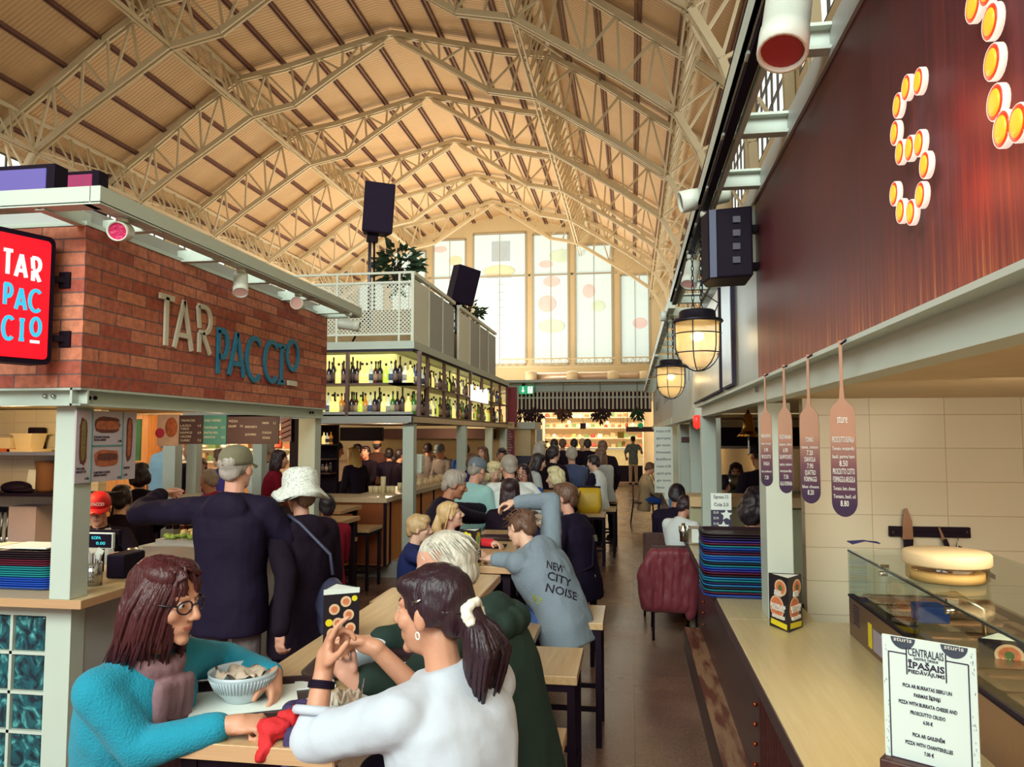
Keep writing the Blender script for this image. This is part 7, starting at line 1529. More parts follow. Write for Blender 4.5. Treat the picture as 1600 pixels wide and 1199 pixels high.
def person(label, head_at, face, zp=None, s=1.0, lean=8, side=0, twist=0, head=(0, 0, 0), top=None, top_t=.02, sleeve=1.0, hem=.10, pants=None, hair='short', hm=None, sk='fair', lod=1, fem=False, L=None, R=None, Le=None, Re=None, Ld=None, Rd=None, Ln=None, Rn=None, Lc=.35, Rc=.35, legs='sit', hood=None, top_name='jacket', pants_name='trousers', wr=1.0, noface=False, footz=None, shoe=None, seed=None, fold=1.0, ffreq=15, group=None, bulk=1.0, topfn=None, topmats=None, Lcs=None, Rcs=None, pants_fn=None, thigh=0):
    global NP; NP += 1; seed = NP if seed is None else seed
    rd = math.radians; footz = (.22 if lod == 0 else 0.0) if footz is None else footz
    vox = (.0062, .011, .018)[lod]; vc = (.0085, .013, .02)[lod]
    fa = rd(face); f = Vector((-math.sin(fa), math.cos(fa), 0)); r = Vector((math.cos(fa), math.sin(fa), 0)); up = Vector((0, 0, 1))
    sp = (up * math.cos(rd(lean)) + f * math.sin(rd(lean)) + r * math.tan(rd(side))).normalized(); half = (up + sp).normalized()
    tw = fa + rd(twist); f2 = Vector((-math.sin(tw), math.cos(tw), 0)); f2 = (f2 - sp * f2.dot(sp)).normalized(); r2 = f2.cross(sp)
    ha = fa + rd(head[0]); hp = rd(head[1]); hf = Vector((-math.sin(ha) * math.cos(hp), math.cos(ha) * math.cos(hp), math.sin(hp))); hr = hf.cross(up).normalized(); hu = hr.cross(hf)
    ro = rd(head[2]); hr, hu = hr * math.cos(ro) - hu * math.sin(ro), hu * math.cos(ro) + hr * math.sin(ro)
    HB = Matrix((hr, hf, hu)).transposed()
    o1 = half * .11 * s; o2 = o1 + sp * .21 * s; o3 = o2 + sp * .19 * s; ndir = (sp + hu + f2 * .25).normalized(); o4 = o3 + ndir * .085 * s; oh = o4 + hu * .085 * s + hf * .018 * s
    hc = Vector(head_at); P0 = hc - oh
    if zp is not None: P0.z = zp;
    P1, P2, P3, P4 = P0 + o1, P0 + o2, P0 + o3, P0 + o4; hc = P0 + oh
    t = thing('person', label, 'person', (P0.x, P0.y, 0), 0, group)
    X = HX(hc, HB, s * (1.0 if s > .85 else 1.0 + (.85 - s) * .55)); hk = X.k
    B = Matrix((r2, f2, sp)).transposed(); Bp = Matrix((r, f, half)).transposed()
    sw = (.158 if fem else .178) * s; S = {-1: P3 - sp * .055 * s - r2 * sw, 1: P3 - sp * .055 * s + r2 * sw}
    hw = .088 * s; Hj = {-1: P0 - r * hw, 1: P0 + r * hw}
    W = {}; E_ = {}
    for q, tg, el in ((-1, L, Le), (1, R, Re)):
        if tg is None:
            tg = (P0 + r * q * .1 * s + f * .32 * s + up * .04) if legs == 'sit' else (S[q] + r * q * .05 * s - up * .50 * s + f * .06 * s)
        tg = Vector(tg); W[q] = tg; E_[q] = Vector(el) if el is not None else two_bone(S[q], tg, .285 * s, .25 * s, -up * .8 - f2 * .35 + r2 * q * .5)
    K_ = {}; A_ = {}
    for q in (-1, 1):
        if legs == 'sit': K_[q] = Hj[q] + f * .42 * s + r * q * .03 * s - up * .02 + up * thigh; A_[q] = Vector((K_[q].x, K_[q].y, footz + .06)) - f * .06 * s
        else:
            A_[q] = Vector((Hj[q].x + r.x * q * .02 - sp.x * 0, Hj[q].y + r.y * q * .02, .075)); K_[q] = (Hj[q] + A_[q]) / 2 + f * .02 * s
    b = MB()
    b.ell(P0, (.145 * s, .095 * s, .1 * s), Bp); b.ell(P1, (.125 * s, .085 * s, .12 * s), B); b.ell(P2, (.145 * s, .095 * s, .17 * s), B); b.cap(S[-1], S[1], .045 * s, .045 * s); b.cap(P3 - sp * .03 * s, P4 + hu * .02 * s, .056 * s * (.9 if fem else 1), .052 * s * (.88 if fem else 1))
    b.cap(P2 + sp * .08 * s, P3, .09 * s, .052 * s)
    for q in (-1, 1):
        b.cap(S[q], E_[q], .043 * s, .036 * s); b.cap(E_[q], W[q], .036 * s, .026 * s * wr)
        b.cap(Hj[q], K_[q], .072 * s, .05 * s); b.cap(K_[q], A_[q], .05 * s, .034 * s); b.cap(A_[q] - up * .03, A_[q] - up * .04 + f * .15 * s, .036 * s, .03 * s)
        d = (Ld if q < 0 else Rd); nn_ = (Ln if q < 0 else Rn); d = Vector(d) if d is not None else (W[q] - E_[q]).normalized(); nn_ = Vector(nn_) if nn_ is not None else (-r2 * q * .6 - up * .6)
        hand(b, W[q], d, nn_, q, s if s > .8 else s * 1.08, (Lc if q < 0 else Rc), vox, .5, (Lcs if q < 0 else Rcs))
    head_prims(b, X, hk, fem, s < .85, 1.0 if lod == 0 else 1.1, vox)
    Ri = HB.transposed()
    def mfn(ce):
        loc = (ce - np.array(hc)) @ np.array(HB) / hk; x, y, z = loc[:, 0], loc[:, 1], loc[:, 2]; m_ = np.zeros(len(ce), int)
        m_[(((x / .0195) ** 2 + ((z + .0628) / .0078) ** 2) < 1) & (y > .084)] = 1
        zb = .0335 + .003 * (1 - ((np.abs(x) - .03) / .02) ** 2); m_[(np.abs(np.abs(x) - .033) < .019) & (np.abs(z - zb) < (.0032 if lod == 0 else .005)) & (y > .055)] = 2
        return m_
    bm_ = (hm if isinstance(hm, str) else 'black'); brow = mat('brow_' + bm_, tuple(int(v * .8) for v in {'auburn': (92, 40, 34), 'grey': (150, 140, 130), 'silver': (190, 180, 165), 'blond': (176, 138, 96), 'lightblond': (190, 160, 120), 'sandy': (160, 126, 90), 'golden': (160, 120, 70)}.get(bm_, (64, 42, 40))), .8)
    remesh(b, 'body', [SK[sk], M_LIP, brow], t, vox, 3 if lod < 2 else 1, 0, matfn=mfn, sfac=.4)
    if not noface:
        b = MB()
        for q in (-1, 1):
            b.mat(0).ell(X((q * .031, .0745, .005)), (.0122 * hk,) * 3, HB, 12, 8)
            b.mat(1).ell(X((q * .031, .0845, .005)), (.0056 * hk, .0032 * hk, .0056 * hk), HB, 10, 6)
        b.build('eyes', [M_EYEW, M_IRIS], t)
    if top is not None:
        tt = top_t * s; b = MB(); bk = bulk; hx = 1.05 if fem else 1.0; wx_ = .86 if fem else .97
        low = P0 - half * (hem * s) * .9
        secs = [(low, .150 * hx * bk, .108 * bk, half), (P0, .150 * hx * bk, .110 * bk, half), (P1, .138 * wx_ * bk, .100 * bk, half), (P1 + sp * .10 * s, .142 * wx_ * bk, .106 * bk, sp), (P2, .152 * bk, .116 * bk, sp), (P2 + sp * .09 * s, .158 * bk, .108 * bk, sp), (P3 - sp * .045 * s, .128, .082, sp), (P3 + sp * .0 * s, .072, .064, sp), (P3 + ndir * .03 * s, .056, .056, ndir)]
        vs_ = []; fs = []; n_ = 24
        for c_, rx, ry, ax_ in secs:
            rr2 = r2 if ax_ is not half else (r + r2).normalized(); ff2 = ax_.cross(rr2).normalized(); ext = tt if rx > .06 else tt * .5
            for j in range(n_): a_ = 2 * math.pi * j / n_; vs_.append(c_ + rr2 * (rx * s + ext) * math.copysign(abs(math.cos(a_)) ** .85, math.cos(a_)) + ff2 * (ry * s + ext) * math.copysign(abs(math.sin(a_)) ** .85, math.sin(a_)))
        for i in range(len(secs) - 1):
            for j in range(n_): fs.append((i * n_ + j, i * n_ + (j + 1) % n_, (i + 1) * n_ + (j + 1) % n_, (i + 1) * n_ + j))
        fs += [tuple(range(n_))[::-1], tuple((len(secs) - 1) * n_ + j for j in range(n_))]; b.add(vs_, fs)
        if fem:
            for q in (-1, 1): b.ell(P2 + r2 * q * .066 * s + f2 * (.085 * s + tt * .5) - sp * .02 * s, (.058 * s, .045 * s, .058 * s), B)
        for q in (-1, 1):
            nb = P3 - sp * .035 * s + r2 * q * .04 * s
            b.cap(nb, S[q], .048 * s + tt * .7, .049 * s + tt * .8)
            if sleeve >= .5:
                b.cap(S[q], E_[q], .050 * s + tt * .8, .041 * s + tt * .7); e = E_[q] + (W[q] - E_[q]) * ((sleeve - .5) * 2 * .97); b.cap(E_[q], e, .041 * s + tt * .7, .031 * s + tt * .6)
            else: e = S[q] + (E_[q] - S[q]) * sleeve * 2; b.cap(S[q], e, .052 * s + tt, .05 * s + tt)
        if hood: b.ell(P3 - f2 * (.075 * s + tt) - sp * .05 * s, (.125 * s, .05 * s, .10 * s), B); b.cap(P3 - r2 * .08 * s + f2 * .03 * s, P3 - f2 * .095 * s, .032 * s, .046 * s); b.cap(P3 + r2 * .08 * s + f2 * .03 * s, P3 - f2 * .095 * s, .032 * s, .046 * s)
        fn = None
        if topfn: fn = lambda ce: topfn((ce - np.array(P2)) @ np.array(B) / s)
        remesh(b, top_name, topmats or top, t, vc, (12, 7, 3)[lod], (.0042, .004, .003)[lod] * s * fold, ffreq / s, seed, fn, (1, 1, .6))
    if pants is not None:
        b = MB(); b.ell(P0 - up * .01, (.158 * s, .112 * s, .105 * s), Bp)
        for q in (-1, 1): b.cap(Hj[q], K_[q], .09 * s, .064 * s); b.cap(K_[q], A_[q] + up * .0, .064 * s, .05 * s)
        remesh(b, pants_name, pants, t, vc * 1.1, 3, .006 * s, 12, seed + 1)
        for q in (-1, 1):
            b = MB(); b.cap(A_[q] - up * .035, A_[q] - up * .04 + f * .17 * s, .043 * s, .037 * s); b.box(A_[q] - up * .065 + f * .07 * s, (.08 * s, .27 * s, .02), Matrix((r, f, up)).transposed()); remesh(b, 'shoe', shoe or M_DKPL, t, .012, 2)
    if hair and hm:
        M = HM[hm]; b = MB()
        def E(c, rr_): b.ell(X(c), tuple(q * hk for q in rr_), HB, 16, 10)
        def K(a, c, ra, rb): b.cap(X(a), X(c), ra * hk, rb * hk)
        disp = .006
        if hair in ('short', 'crop', 'bowl', 'curly', 'long', 'bob', 'pony', 'bun', 'updo'):
            E((0, -.020, .040), (.0825, .0985, .0855))
        if hair in ('short', 'bowl', 'curly'):
            E((0, .03, .088), (.062, .055, .034)); E((0, -.078, -.022), (.062, .034, .062))
            for q in (-1, 1): E((q * .068, -.03, .01), (.018, .05, .05))
        if hair == 'bowl':
            E((0, .058, .07), (.06, .034, .03));
            for q in (-1, 1): E((q * .066, .02, .03), (.02, .05, .042))
        if hair == 'crop': E((0, -.075, -.01), (.06, .03, .05))
        if hair == 'curly':
            disp = .016
            for q in (-1, 1): E((q * .07, -.02, -.02), (.035, .07, .07))
            E((0, -.07, -.03), (.08, .05, .08)); E((0, .01, .1), (.08, .08, .05))
        if hair == 'rim':
            E((0, -.05, .02), (.083, .072, .062)); E((0, -.08, -.02), (.06, .033, .055)); E((0, -.02, .072), (.066, .085, .05))
        if hair in ('bob', 'long'):
            dn = .13 if hair == 'bob' else .26
            for q in (-1, 1): E((q * .072, -.016, -.02 - dn * .3), (.024, .048, .06 + dn * .5)); E((q * .046, .012, .078), (.036, .052, .036))
            E((0, -.078, -.02 - dn * .4), (.085, .04, .07 + dn * .55));
        if hair in ('pony', 'bun', 'updo'):
            E((0, -.072, .0), (.064, .042, .07));
            for q in (-1, 1): E((q * .062, -.02, .02), (.022, .055, .05)); E((q * .038, .03, .07), (.038, .05, .032))
            if hair == 'pony': K((0, -.11, .0), (0, -.14, -.08), .032, .045); K((0, -.14, -.08), (0, -.12, -.2), .045, .03)
            if hair == 'bun': E((0, -.12, .05), (.045, .045, .045))
        remesh(b, 'hair', M, t, (.007, .010, .016)[lod], 2, disp * hk, 26, seed, None, (1, 1, .35))
    return dict(t=t, X=X, hc=hc, HB=HB, P0=P0, P1=P1, P2=P2, P3=P3, S=S, E=E_, W=W, B=B, f=f, r=r, f2=f2, r2=r2, sp=sp, s=s, Hj=Hj, K=K_)
def strands(p, root_fn, n, m_, seed=1, r=.0035, name='hair_locks'):
    """loose locks of hair: root_fn(rand) returns a list of head-local points"""
    r0 = random.Random(seed); b = MB(); X = p['X']
    for i in range(n):
        pts = [X(q) for q in root_fn(r0)]; k = len(pts); rr_ = [r * (.55 + .75 * math.sin(math.pi * min(.95, .12 + .86 * j / (k - 1)))) * r0.uniform(.7, 1.3) for j in range(k)]; rr_[-1] = r * .2
        b.tube(pts, rr_, 5)
    return b.build(name, m_, p['t'])
def glasses(p, m_, lens=None):
    X = p['X']; b = MB(); hk = X.k
    for q in (-1, 1):
        c = Vector((q * .033, .098, .002)); b.tube([X(c + Vector((.024 * math.cos(a), -.012 * abs(math.cos(a)) * (1 if q * math.cos(a) > 0 else 0), .018 * math.sin(a)))) for a in [2 * math.pi * j / 20 for j in range(20)]], .0026 * hk, 6, closed=True)
        b.tube([X((q * .056, .088, .008)), X((q * .079, .06, .010)), X((q * .083, -.005, .008)), X((q * .08, -.02, -.004))], .0028 * hk, 6)
    b.tube([X((-.01, .1, .006)), X((0, .104, .009)), X((.01, .1, .006))], .0024 * hk, 6); o = b.build('glasses', m_, p['t'])
    return o
V = Vector
C_TEAL = cloth('teal_knit', (28, 140, 166), .9, .5, 160); C_SCARF = cloth('dusty_rose_scarf', (132, 98, 104), .9, .4, 30, .45)
C_WHITE = cloth('white_blouse', (198, 203, 214), .75, .3, 20, .04); C_GREEN = cloth('dark_green_coat', (44, 58, 52), .75, .3, 18)
C_NAVYJ = cloth('blue_black_jacket', (32, 24, 44), .7, .3, 20); C_BLACK = cloth('black_fabric', (30, 20, 32), .8); C_GREYT = cloth('grey_trousers', (112, 100, 100), .85); C_JEAN = cloth('blue_jeans', (62, 92, 150), .85); C_DJEAN = cloth('dark_jeans', (44, 42, 66), .85)
C_GHOOD = cloth('grey_marl_hoodie', (128, 140, 152), .9, .4, 90); C_RED = cloth('red_fabric', (204, 30, 44), .7); C_NAVY = cloth('navy_fabric', (36, 44, 92), .8); C_BEIGE = cloth('beige_fabric', (196, 168, 132), .85); C_LBLUE = cloth('pale_aqua_fabric', (160, 206, 206), .8); C_TSH = cloth('white_tee', (226, 230, 230), .8, .25, 14, .03); C_GREY = cloth('grey_fabric', (124, 116, 116), .85); C_LGREY = cloth('pale_grey_fabric', (178, 182, 184), .85); C_DENIM = cloth('striped_denim', (70, 80, 116), .85, .3, 40, .3); C_BLUE = cloth('bright_blue_fabric', (40, 86, 176), .8); C_BURG = cloth('burgundy_satin', (132, 54, 64), .5, .3, 14); C_OLIVE = cloth('olive_cap', (118, 112, 88), .85); C_CAMO = cloth('camouflage', (120, 124, 116), .85, .2, 20, .7)
p1 = person('woman with shoulder length auburn hair, glasses and teal cardigan holding a bowl', P(258, 938, Y=1.98), -100, s=.96, lean=14, head=(4, -7, 0), top=C_TEAL, top_name='cardigan', top_t=.018, sleeve=.97, fold=1.5, ffreq=10, pants=C_DJEAN, hair='bob', hm='auburn', sk='warm', lod=0, fem=True,
    R=P(352, 1134, Z=TZ + .035), Re=P(218, 1172, Y=1.86), Rd=(1, .25, .05), Rn=(.1, .35, -1), Rcs=[.95, 1.0, 1.05, 1.1], L=P(428, 1058, Y=2.20), Le=P(352, 1030, Y=2.36), Ld=(.30, -.62, -.72), Ln=(-.95, -.2, -.1), Lcs=[.35, .4, .45, .5])
glasses(p1, mat('black_spectacle_frame', (34, 26, 34), .25))
HA = HM['auburn']
def bob_lock(r0):
    a = r0.uniform(-2.9, 2.9); sd = math.sin(a); back = -math.cos(a); rx, ry = .089, .106
    fr = max(0, -back)                                   # 1 at the forehead
    x0 = .018 + r0.uniform(-.014, .014); y0 = r0.uniform(-.045, .055)
    if fr > .35: sd = math.copysign(max(abs(sd), .62), sd if abs(sd) > .15 else r0.choice((-1, 1)))
    pts = [(x0, y0, .121 - max(0, y0 - .02) * .3), (x0 + (sd * rx * .66 - x0) * .8, y0 * .5 + back * ry * .42 + fr * .105, .108 - .02 * fr), (sd * rx * .98, back * ry * .92 * (1 - fr) + fr * .052 - .012, .052)]
    k = r0.uniform(.95, 1.18); yb_ = back * ry * (1 - fr) + fr * .026 - .03
    pts += [(sd * rx * 1.07 * k, yb_ - .004, -.02), (sd * rx * 1.12 * k, yb_ - .012, -.085), (sd * rx * (1.0 + .4 * r0.random()), yb_ - .012 - .03 * r0.random(), -.14 - .05 * r0.random())]; return pts
strands(p1, bob_lock, 420, HA, 3, .0056)
b = MB(); X = p1['X']; P3 = p1['P3']; B = p1['B']
def BX(v, p): return p['P3'] + p['B'] @ (Vector(v) * p['s'])
b.tube([BX((.066 * math.cos(t_), .010 + .066 * math.sin(t_), .012 - .020 * math.sin(t_)), p1) for t_ in [2 * math.pi * j / 18 for j in range(18)]], .03, 10, closed=True)
b.tube([BX((.060 * math.cos(t_), .016 + .07 * math.sin(t_), -.018 - .034 * math.sin(t_)), p1) for t_ in [2 * math.pi * j / 18 for j in range(18)]], .028, 10, closed=True)
for ox, n_, k_ in ((.026, 5, 0), (-.03, 5, 1)):
    for j in range(n_): x_ = ox + (j - 2) * .014; b.cap(BX((x_, .112 + .004 * (j % 2), -.04), p1), BX((x_ * 1.3, .168 + .006 * (j % 2), -.58 + .05 * k_), p1), .016, .012)
remesh(b, 'scarf', C_SCARF, p1['t'], .007, 3, .005, 30, 4, None, (1, 1, .25))
b = MB(); r0 = random.Random(8)
p2 = person('woman with dark ponytail and white scrunchie in a white blouse, back to the camera', P(676, 954, Y=1.97), 66, s=.98, lean=10, twist=-10, head=(8, -2, 0), top=C_WHITE, top_name='blouse', top_t=.024, sleeve=.62, fold=2.0, ffreq=9, pants=C_BLACK, hair='pony', hm='darkbrown', sk='warm', lod=0, fem=True,
    L=P(506, 1048, Y=1.96), Le=P(488, 1158, Y=1.90), Ld=(.16, .1, 1), Ln=(.9, .35, .1), Lcs=[.25, .75, .95, 1.05], R=P(585, 1012, Y=2.2), Rd=(-.8, .3, .1), Rn=(0, -.6, -.6), Rc=.6)
X2 = p2['X']
HD = HM['darkbrown']
def pony_lock(r0):
    a = r0.uniform(-1.9, 1.9); pts = []; x = math.sin(a);
    f0 = (x * .07, .055 * math.cos(a) + .01, .09 + .03 * math.cos(a * .8)); pts.append((x * .076, .062 - abs(x) * .05, .078 - abs(x) * .03 + r0.uniform(-.03, .02))); pts.append((x * .074, .0, .088 - abs(x) * .05)); pts.append((x * .066, -.07, .06 - abs(x) * .05)); pts.append((x * .028, -.118, .005)); return pts
strands(p2, pony_lock, 170, HD, 5, .0055)
def tail_lock(r0):
    x, y = r0.uniform(-.03, .03), r0.uniform(-.02, .02); L = r0.uniform(.8, 1.15)
    return [(x * .5, -.118 + y * .4, .0), (x * 1.3, -.15 + y, -.035), (x * 2.0, -.165 + y * 1.6, -.09 * L), (x * 1.8 + .006, -.150 + y * 1.4, -.15 * L), (x * 1.1 + .012 + .012 * r0.random(), -.125 + y * 1.2, -.225 * L)]
strands(p2, tail_lock, 130, HD, 6, .0062, 'ponytail')
b = MB()
for k in range(12): a = k * math.pi / 6; b.ell(X2((.034 * math.cos(a), -.122 + .006 * math.sin(a * 3), -.002 + .030 * math.sin(a))), (.015, .014, .013))
remesh(b, 'scrunchie', mat('white_scrunchie', (236, 230, 214), .8), p2['t'], .005, 2, .004, 60, 2)
b = MB(); b.tube([X2((-.0825, .012, .035)), X2((-.088, -.018, .045))], .0018, 5); b.tube([X2((-.083, .01, .030)), X2((-.088, -.018, .044))], .0018, 5); b.build('hair_clip', M_CHROME, p2['t'])
MB().tube([X2((-.083 + .004 * math.cos(a), -.004 + .008 * math.cos(a), -.047 + .009 * math.sin(a))) for a in [2 * math.pi * j / 12 for j in range(12)]], .0022, 6, closed=True).build('earring', mat('white_earring', (236, 232, 224), .2), p2['t'])
w_ = p2['W'][-1]; e_ = p2['E'][-1]; ax = (w_ - e_).normalized(); c_ = w_ - ax * .035; u_ = ax.orthogonal().normalized(); v_ = ax.cross(u_)
b = MB()
for dz in (-.006, 0, .006): b.tube([c_ + ax * dz + (u_ * math.cos(a) + v_ * math.sin(a)) * .0315 for a in [2 * math.pi * j / 20 for j in range(20)]], .0042, 6, closed=True)
b.build('wristband', M_DKPL, p2['t'])
e2 = p2['E'][-1]; b = MB(); b.tube([e2 + ax * .07 + (u_ * math.cos(a) + v_ * math.sin(a)) * .052 for a in [2 * math.pi * j / 18 for j in range(18)]], .012, 8, closed=True); b.build('rolled_cuff', C_WHITE, p2['t'])
p3 = person('grey haired man in a dark green hooded coat, behind the woman in the white blouse', P(694, 890, Y=2.62), 78, s=1.03, lean=20, head=(6, -20, 0), top=C_GREEN, top_name='coat', top_t=.036, bulk=1.15, sleeve=.93, hem=.34, fold=2, ffreq=8, pants=C_DJEAN, hair='rim', hm='silver', sk='rosy', lod=0, hood=True,
    L=P(556, 1066, Y=2.26), Le=P(650, 1075, Y=2.42), Ld=(-.75, -.1, .65), Ln=(.3, .8, .3), Lc=.75, R=P(588, 1003, Y=2.72), Re=P(650, 1000, Y=2.85), Rd=(-1, -.15, -.1), Rn=(0, -.5, -.8), Rc=.55)
b = MB(); h_ = p3;
for a_ in range(9): t_ = math.radians(-110 + a_ * 27.5); b.ell(h_['P3'] + h_['r2'] * .135 * math.sin(t_) - h_['f2'] * (.055 + .085 * math.cos(t_)) - h_['sp'] * (.03 + .03 * math.cos(t_)), (.062, .06, .052), h_['B'])
remesh(b, 'coat_hood', C_GREEN, p3['t'], .010, 4, .008, 9, 4)
w_ = p3['W'][-1]; e_ = p3['E'][-1]; ax = (w_ - e_).normalized(); c_ = w_ - ax * .02; u_ = ax.orthogonal().normalized(); v_ = ax.cross(u_)
MB().tube([c_ + (u_ * math.cos(a) + v_ * math.sin(a)) * .031 for a in [2 * math.pi * j / 20 for j in range(20)]], .006, 6, closed=True).build('watch_strap', M_DKPL, p3['t'])
dirc = (Vector((0, 0, H)) - c_); dirc = (dirc - ax * dirc.dot(ax)).normalized(); RB = Matrix((ax, dirc.cross(ax), dirc)).transposed()
b = MB(); b.box(c_ + dirc * .034, (.034, .028, .008), RB); b.build('watch_case', M_CHROME, p3['t'], bev=.002); MB().box(c_ + dirc * .0385, (.026, .021, .002), RB).build('watch_face', M_INK, p3['t'])
def grey_lock(r0):
    a = r0.uniform(-2.9, 2.9); x, y = math.sin(a), math.cos(a); e = r0.uniform(.2, 1.0); return [(x * .075 * e, y * .09 * e - .02, .125 - .05 * e * e), (x * .085 * min(1, e + .15), y * .095 * min(1, e + .1) - .03, .115 - .06 * e * e), (x * .088 * min(1.05, e + .3), y * .09 * min(1, e + .2) - .05, .1 - .085 * e)]
strands(p3, grey_lock, 260, HM['silver'], 9, .0026)
p4 = person('standing man in an olive cap and blue black hooded jacket, arm out, back to camera', P(370, 733, Y=4.0), 4, s=1.0, lean=2, head=(-6, 2, 0), top=C_NAVYJ, top_t=.034, bulk=1.12, hem=.22, fold=2.2, ffreq=8, pants=C_GREYT, hair='crop', hm='grey', sk='rosy', lod=0, hood=True, legs='stand', footz=0,
    L=P(250, 775, Y=4.35), Le=P(216, 803, Y=4.02), Ld=(.1, 1, .2), R=P(465, 872, Y=4.25), Re=P(448, 840, Y=4.05), Rd=(.4, .8, -.3))
cap_hat(p4['t'], p4['X'], C_OLIVE, .07, 'cap')
p5 = person('standing woman in a white patterned sun hat with a black shoulder bag', P(468, 772, Y=4.2), 42, s=.93, lean=3, head=(10, -4, 0), top=C_BLACK, top_t=.032, bulk=1.05, hem=.3, fold=2, ffreq=9, pants=C_BLACK, hair='short', hm='brown', sk='rosy', lod=0, fem=True, legs='stand', footz=0, hood=True,
    L=P(438, 985, Y=3.82), Le=P(447, 900, Y=3.92), Ld=(-.02, 0, -1), Ln=(.4, 1, 0), R=P(520, 960, Y=4.4))
b = MB(); X = p5['X']; prof = [(.150, -.032), (.135, -.012), (.100, .012), (.095, .03), (.094, .07), (.085, .105), (.055, .128), (.001, .134), (.05, .120), (.08, .098), (.089, .066), (.09, .028), (.096, .008), (.132, -.018), (.15, -.036)]
vv = MB(); vv.lathe(prof, (0, 0, 0), 40, None, 0, True, .95, 1.1); b.add([X((1.16 * x + .004 * math.sin(7 * math.atan2(y, x)) * (math.hypot(x, y) / .1), 1.16 * y - .012, 1.12 * z + .02 + (.02 * math.sin(3 * math.atan2(y, x) + .6) if z < .01 else 0))) for x, y, z in vv.v], vv.f, True)
def hat_mat():
    m = mat('white_flower_print', (226, 228, 216), .8); N, L_ = NT(m); bb = N['Principled BSDF']; tc = N.new('ShaderNodeTexCoord'); nz = N.new('ShaderNodeTexVoronoi'); nz.feature = 'DISTANCE_TO_EDGE'; nz.inputs['Scale'].default_value = 26; n2 = N.new('ShaderNodeTexNoise'); n2.inputs['Scale'].default_value = 12; n2.inputs['Detail'].default_value = 6
    L_.new(tc.outputs['Object'], n2.inputs['Vector']); L_.new(n2.outputs['Color'], nz.inputs['Vector']); nz.inputs['Scale'].default_value = 9; r = N.new('ShaderNodeValToRGB'); e = r.color_ramp.elements; e[0].position = .02; e[0].color = lin((176, 176, 172)) + (1,); e[1].position = .09; e[1].color = lin((230, 232, 222)) + (1,); L_.new(nz.outputs['Distance'], r.inputs[0]); L_.new(r.outputs[0], bb.inputs['Base Color']); return m
b.build('sun_hat', hat_mat(), p5['t'])
S_, Pz = p5['S'], p5['P0']; b = MB(); sh = p5['S'][-1] + p5['sp'] * .075 + p5['r2'] * .05; bagc = Pz + p5['r2'] * .10 - p5['f2'] * .22 + V((0, 0, .02))
b.tube([bagc + V((0, 0, .17)), p5['P2'] + p5['r2'] * .10 - p5['f2'] * .185, p5['P3'] - p5['r2'] * .06 - p5['f2'] * .155, sh - p5['f2'] * .07 + p5['sp'] * .02, sh + p5['f2'] * .02, p5['P2'] - p5['r2'] * .02 + p5['f2'] * .16, Pz + p5['r2'] * .12 + p5['f2'] * .17], .010, 6)
tb_ = thing('shoulder_bag', 'dark blue grey shoulder bag worn by the woman in the white hat', 'bag', tuple(bagc)); C_BAG = mat('slate_leather', (58, 58, 82), .45, bump=.3, bs=30); b.build('strap', C_BAG, tb_)
b = MB(); b.ell(bagc, (.15, .075, .15), Matrix((p5['f2'], -p5['r2'], V((0, 0, 1)))).transposed()); b.ell(bagc - V((0, 0, .09)), (.15, .07, .1), Matrix((p5['f2'], -p5['r2'], V((0, 0, 1)))).transposed()); remesh(b, 'bag_body', C_BAG, tb_, .012, 3, .012, 9, 3)
C_RAG = cloth('white_raglan', (222, 212, 196), .85)
p6 = person('food stall worker in a red cap and white shirt with black sleeves, looking down', P(154, 796, Y=4.95), 198, s=.9, lean=10, head=(6, -13, 0), top=C_RAG, top_name='shirt', top_t=.016, sleeve=.85, pants=C_BLACK, hair='crop', hm='black', sk='rosy', lod=0, legs='stand', footz=0, L=P(196, 870, Y=4.75), R=P(120, 880, Y=4.75),
    topmats=[C_RAG, C_BLACK], topfn=lambda q: ((np.abs(q[:, 0]) > .135 - .25 * np.clip(q[:, 2] - .02, 0, 1)) | (q[:, 2] > .205)).astype(int))
C_RCAP = mat('bright_red_cap', (222, 26, 38), .6, bump=.1, bs=90); cap_hat(p6['t'], p6['X'], C_RCAP, .075, 'cap'); b = MB(); X = p6['X']
text(b, 'TARPACCIO', X((0, .108, .062)), p6['HB'] @ V((-1, 0, 0)), p6['HB'] @ V((0, -.25, 1)), .022, .12, 'C', .01, .004); b.build('cap_lettering', M_WTXT, p6['t'])
b = MB(); b.lathe([(.014, 0), (.001, .003)], X((.0, .168, .026)), 12); b.build('peak_sticker', mat('gold_sticker', (196, 160, 90), .4), p6['t'])
p7 = person('fair haired boy in a navy top at the second table, seen in profile', P(655, 826, Y=5.0), -78, s=.72, lean=6, head=(0, -4, 0), top=C_NAVY, top_name='jumper', top_t=.022, pants=C_DJEAN, hair='bowl', hm='sandy', sk='fair', lod=0, L=P(735, 870, Z=TZ + .03), R=P(720, 885, Z=TZ + .03))
C_REDJ = cloth('red_sports_jacket', (206, 32, 48), .55, .2, 14)
p8 = person('fair haired girl in a red jacket with a blue and white stripe, looking up', P(704, 805, Y=5.55), -62, s=.82, lean=8, head=(-8, 12, 0), top=C_REDJ, topmats=[C_REDJ, C_BLUE, C_TSH], topfn=lambda q: np.where(np.abs(q[:, 0] - .10 - .3 * (q[:, 2] - .05)) < .022, 1, np.where(np.abs(q[:, 0] - .135 - .3 * (q[:, 2] - .05)) < .012, 2, 0)) * (q[:, 0] > .02), pants=C_DJEAN, hair='pony', hm='blond', sk='fair', lod=0, fem=True, L=P(770, 850, Z=TZ + .03), R=P(745, 862, Z=TZ + .03))
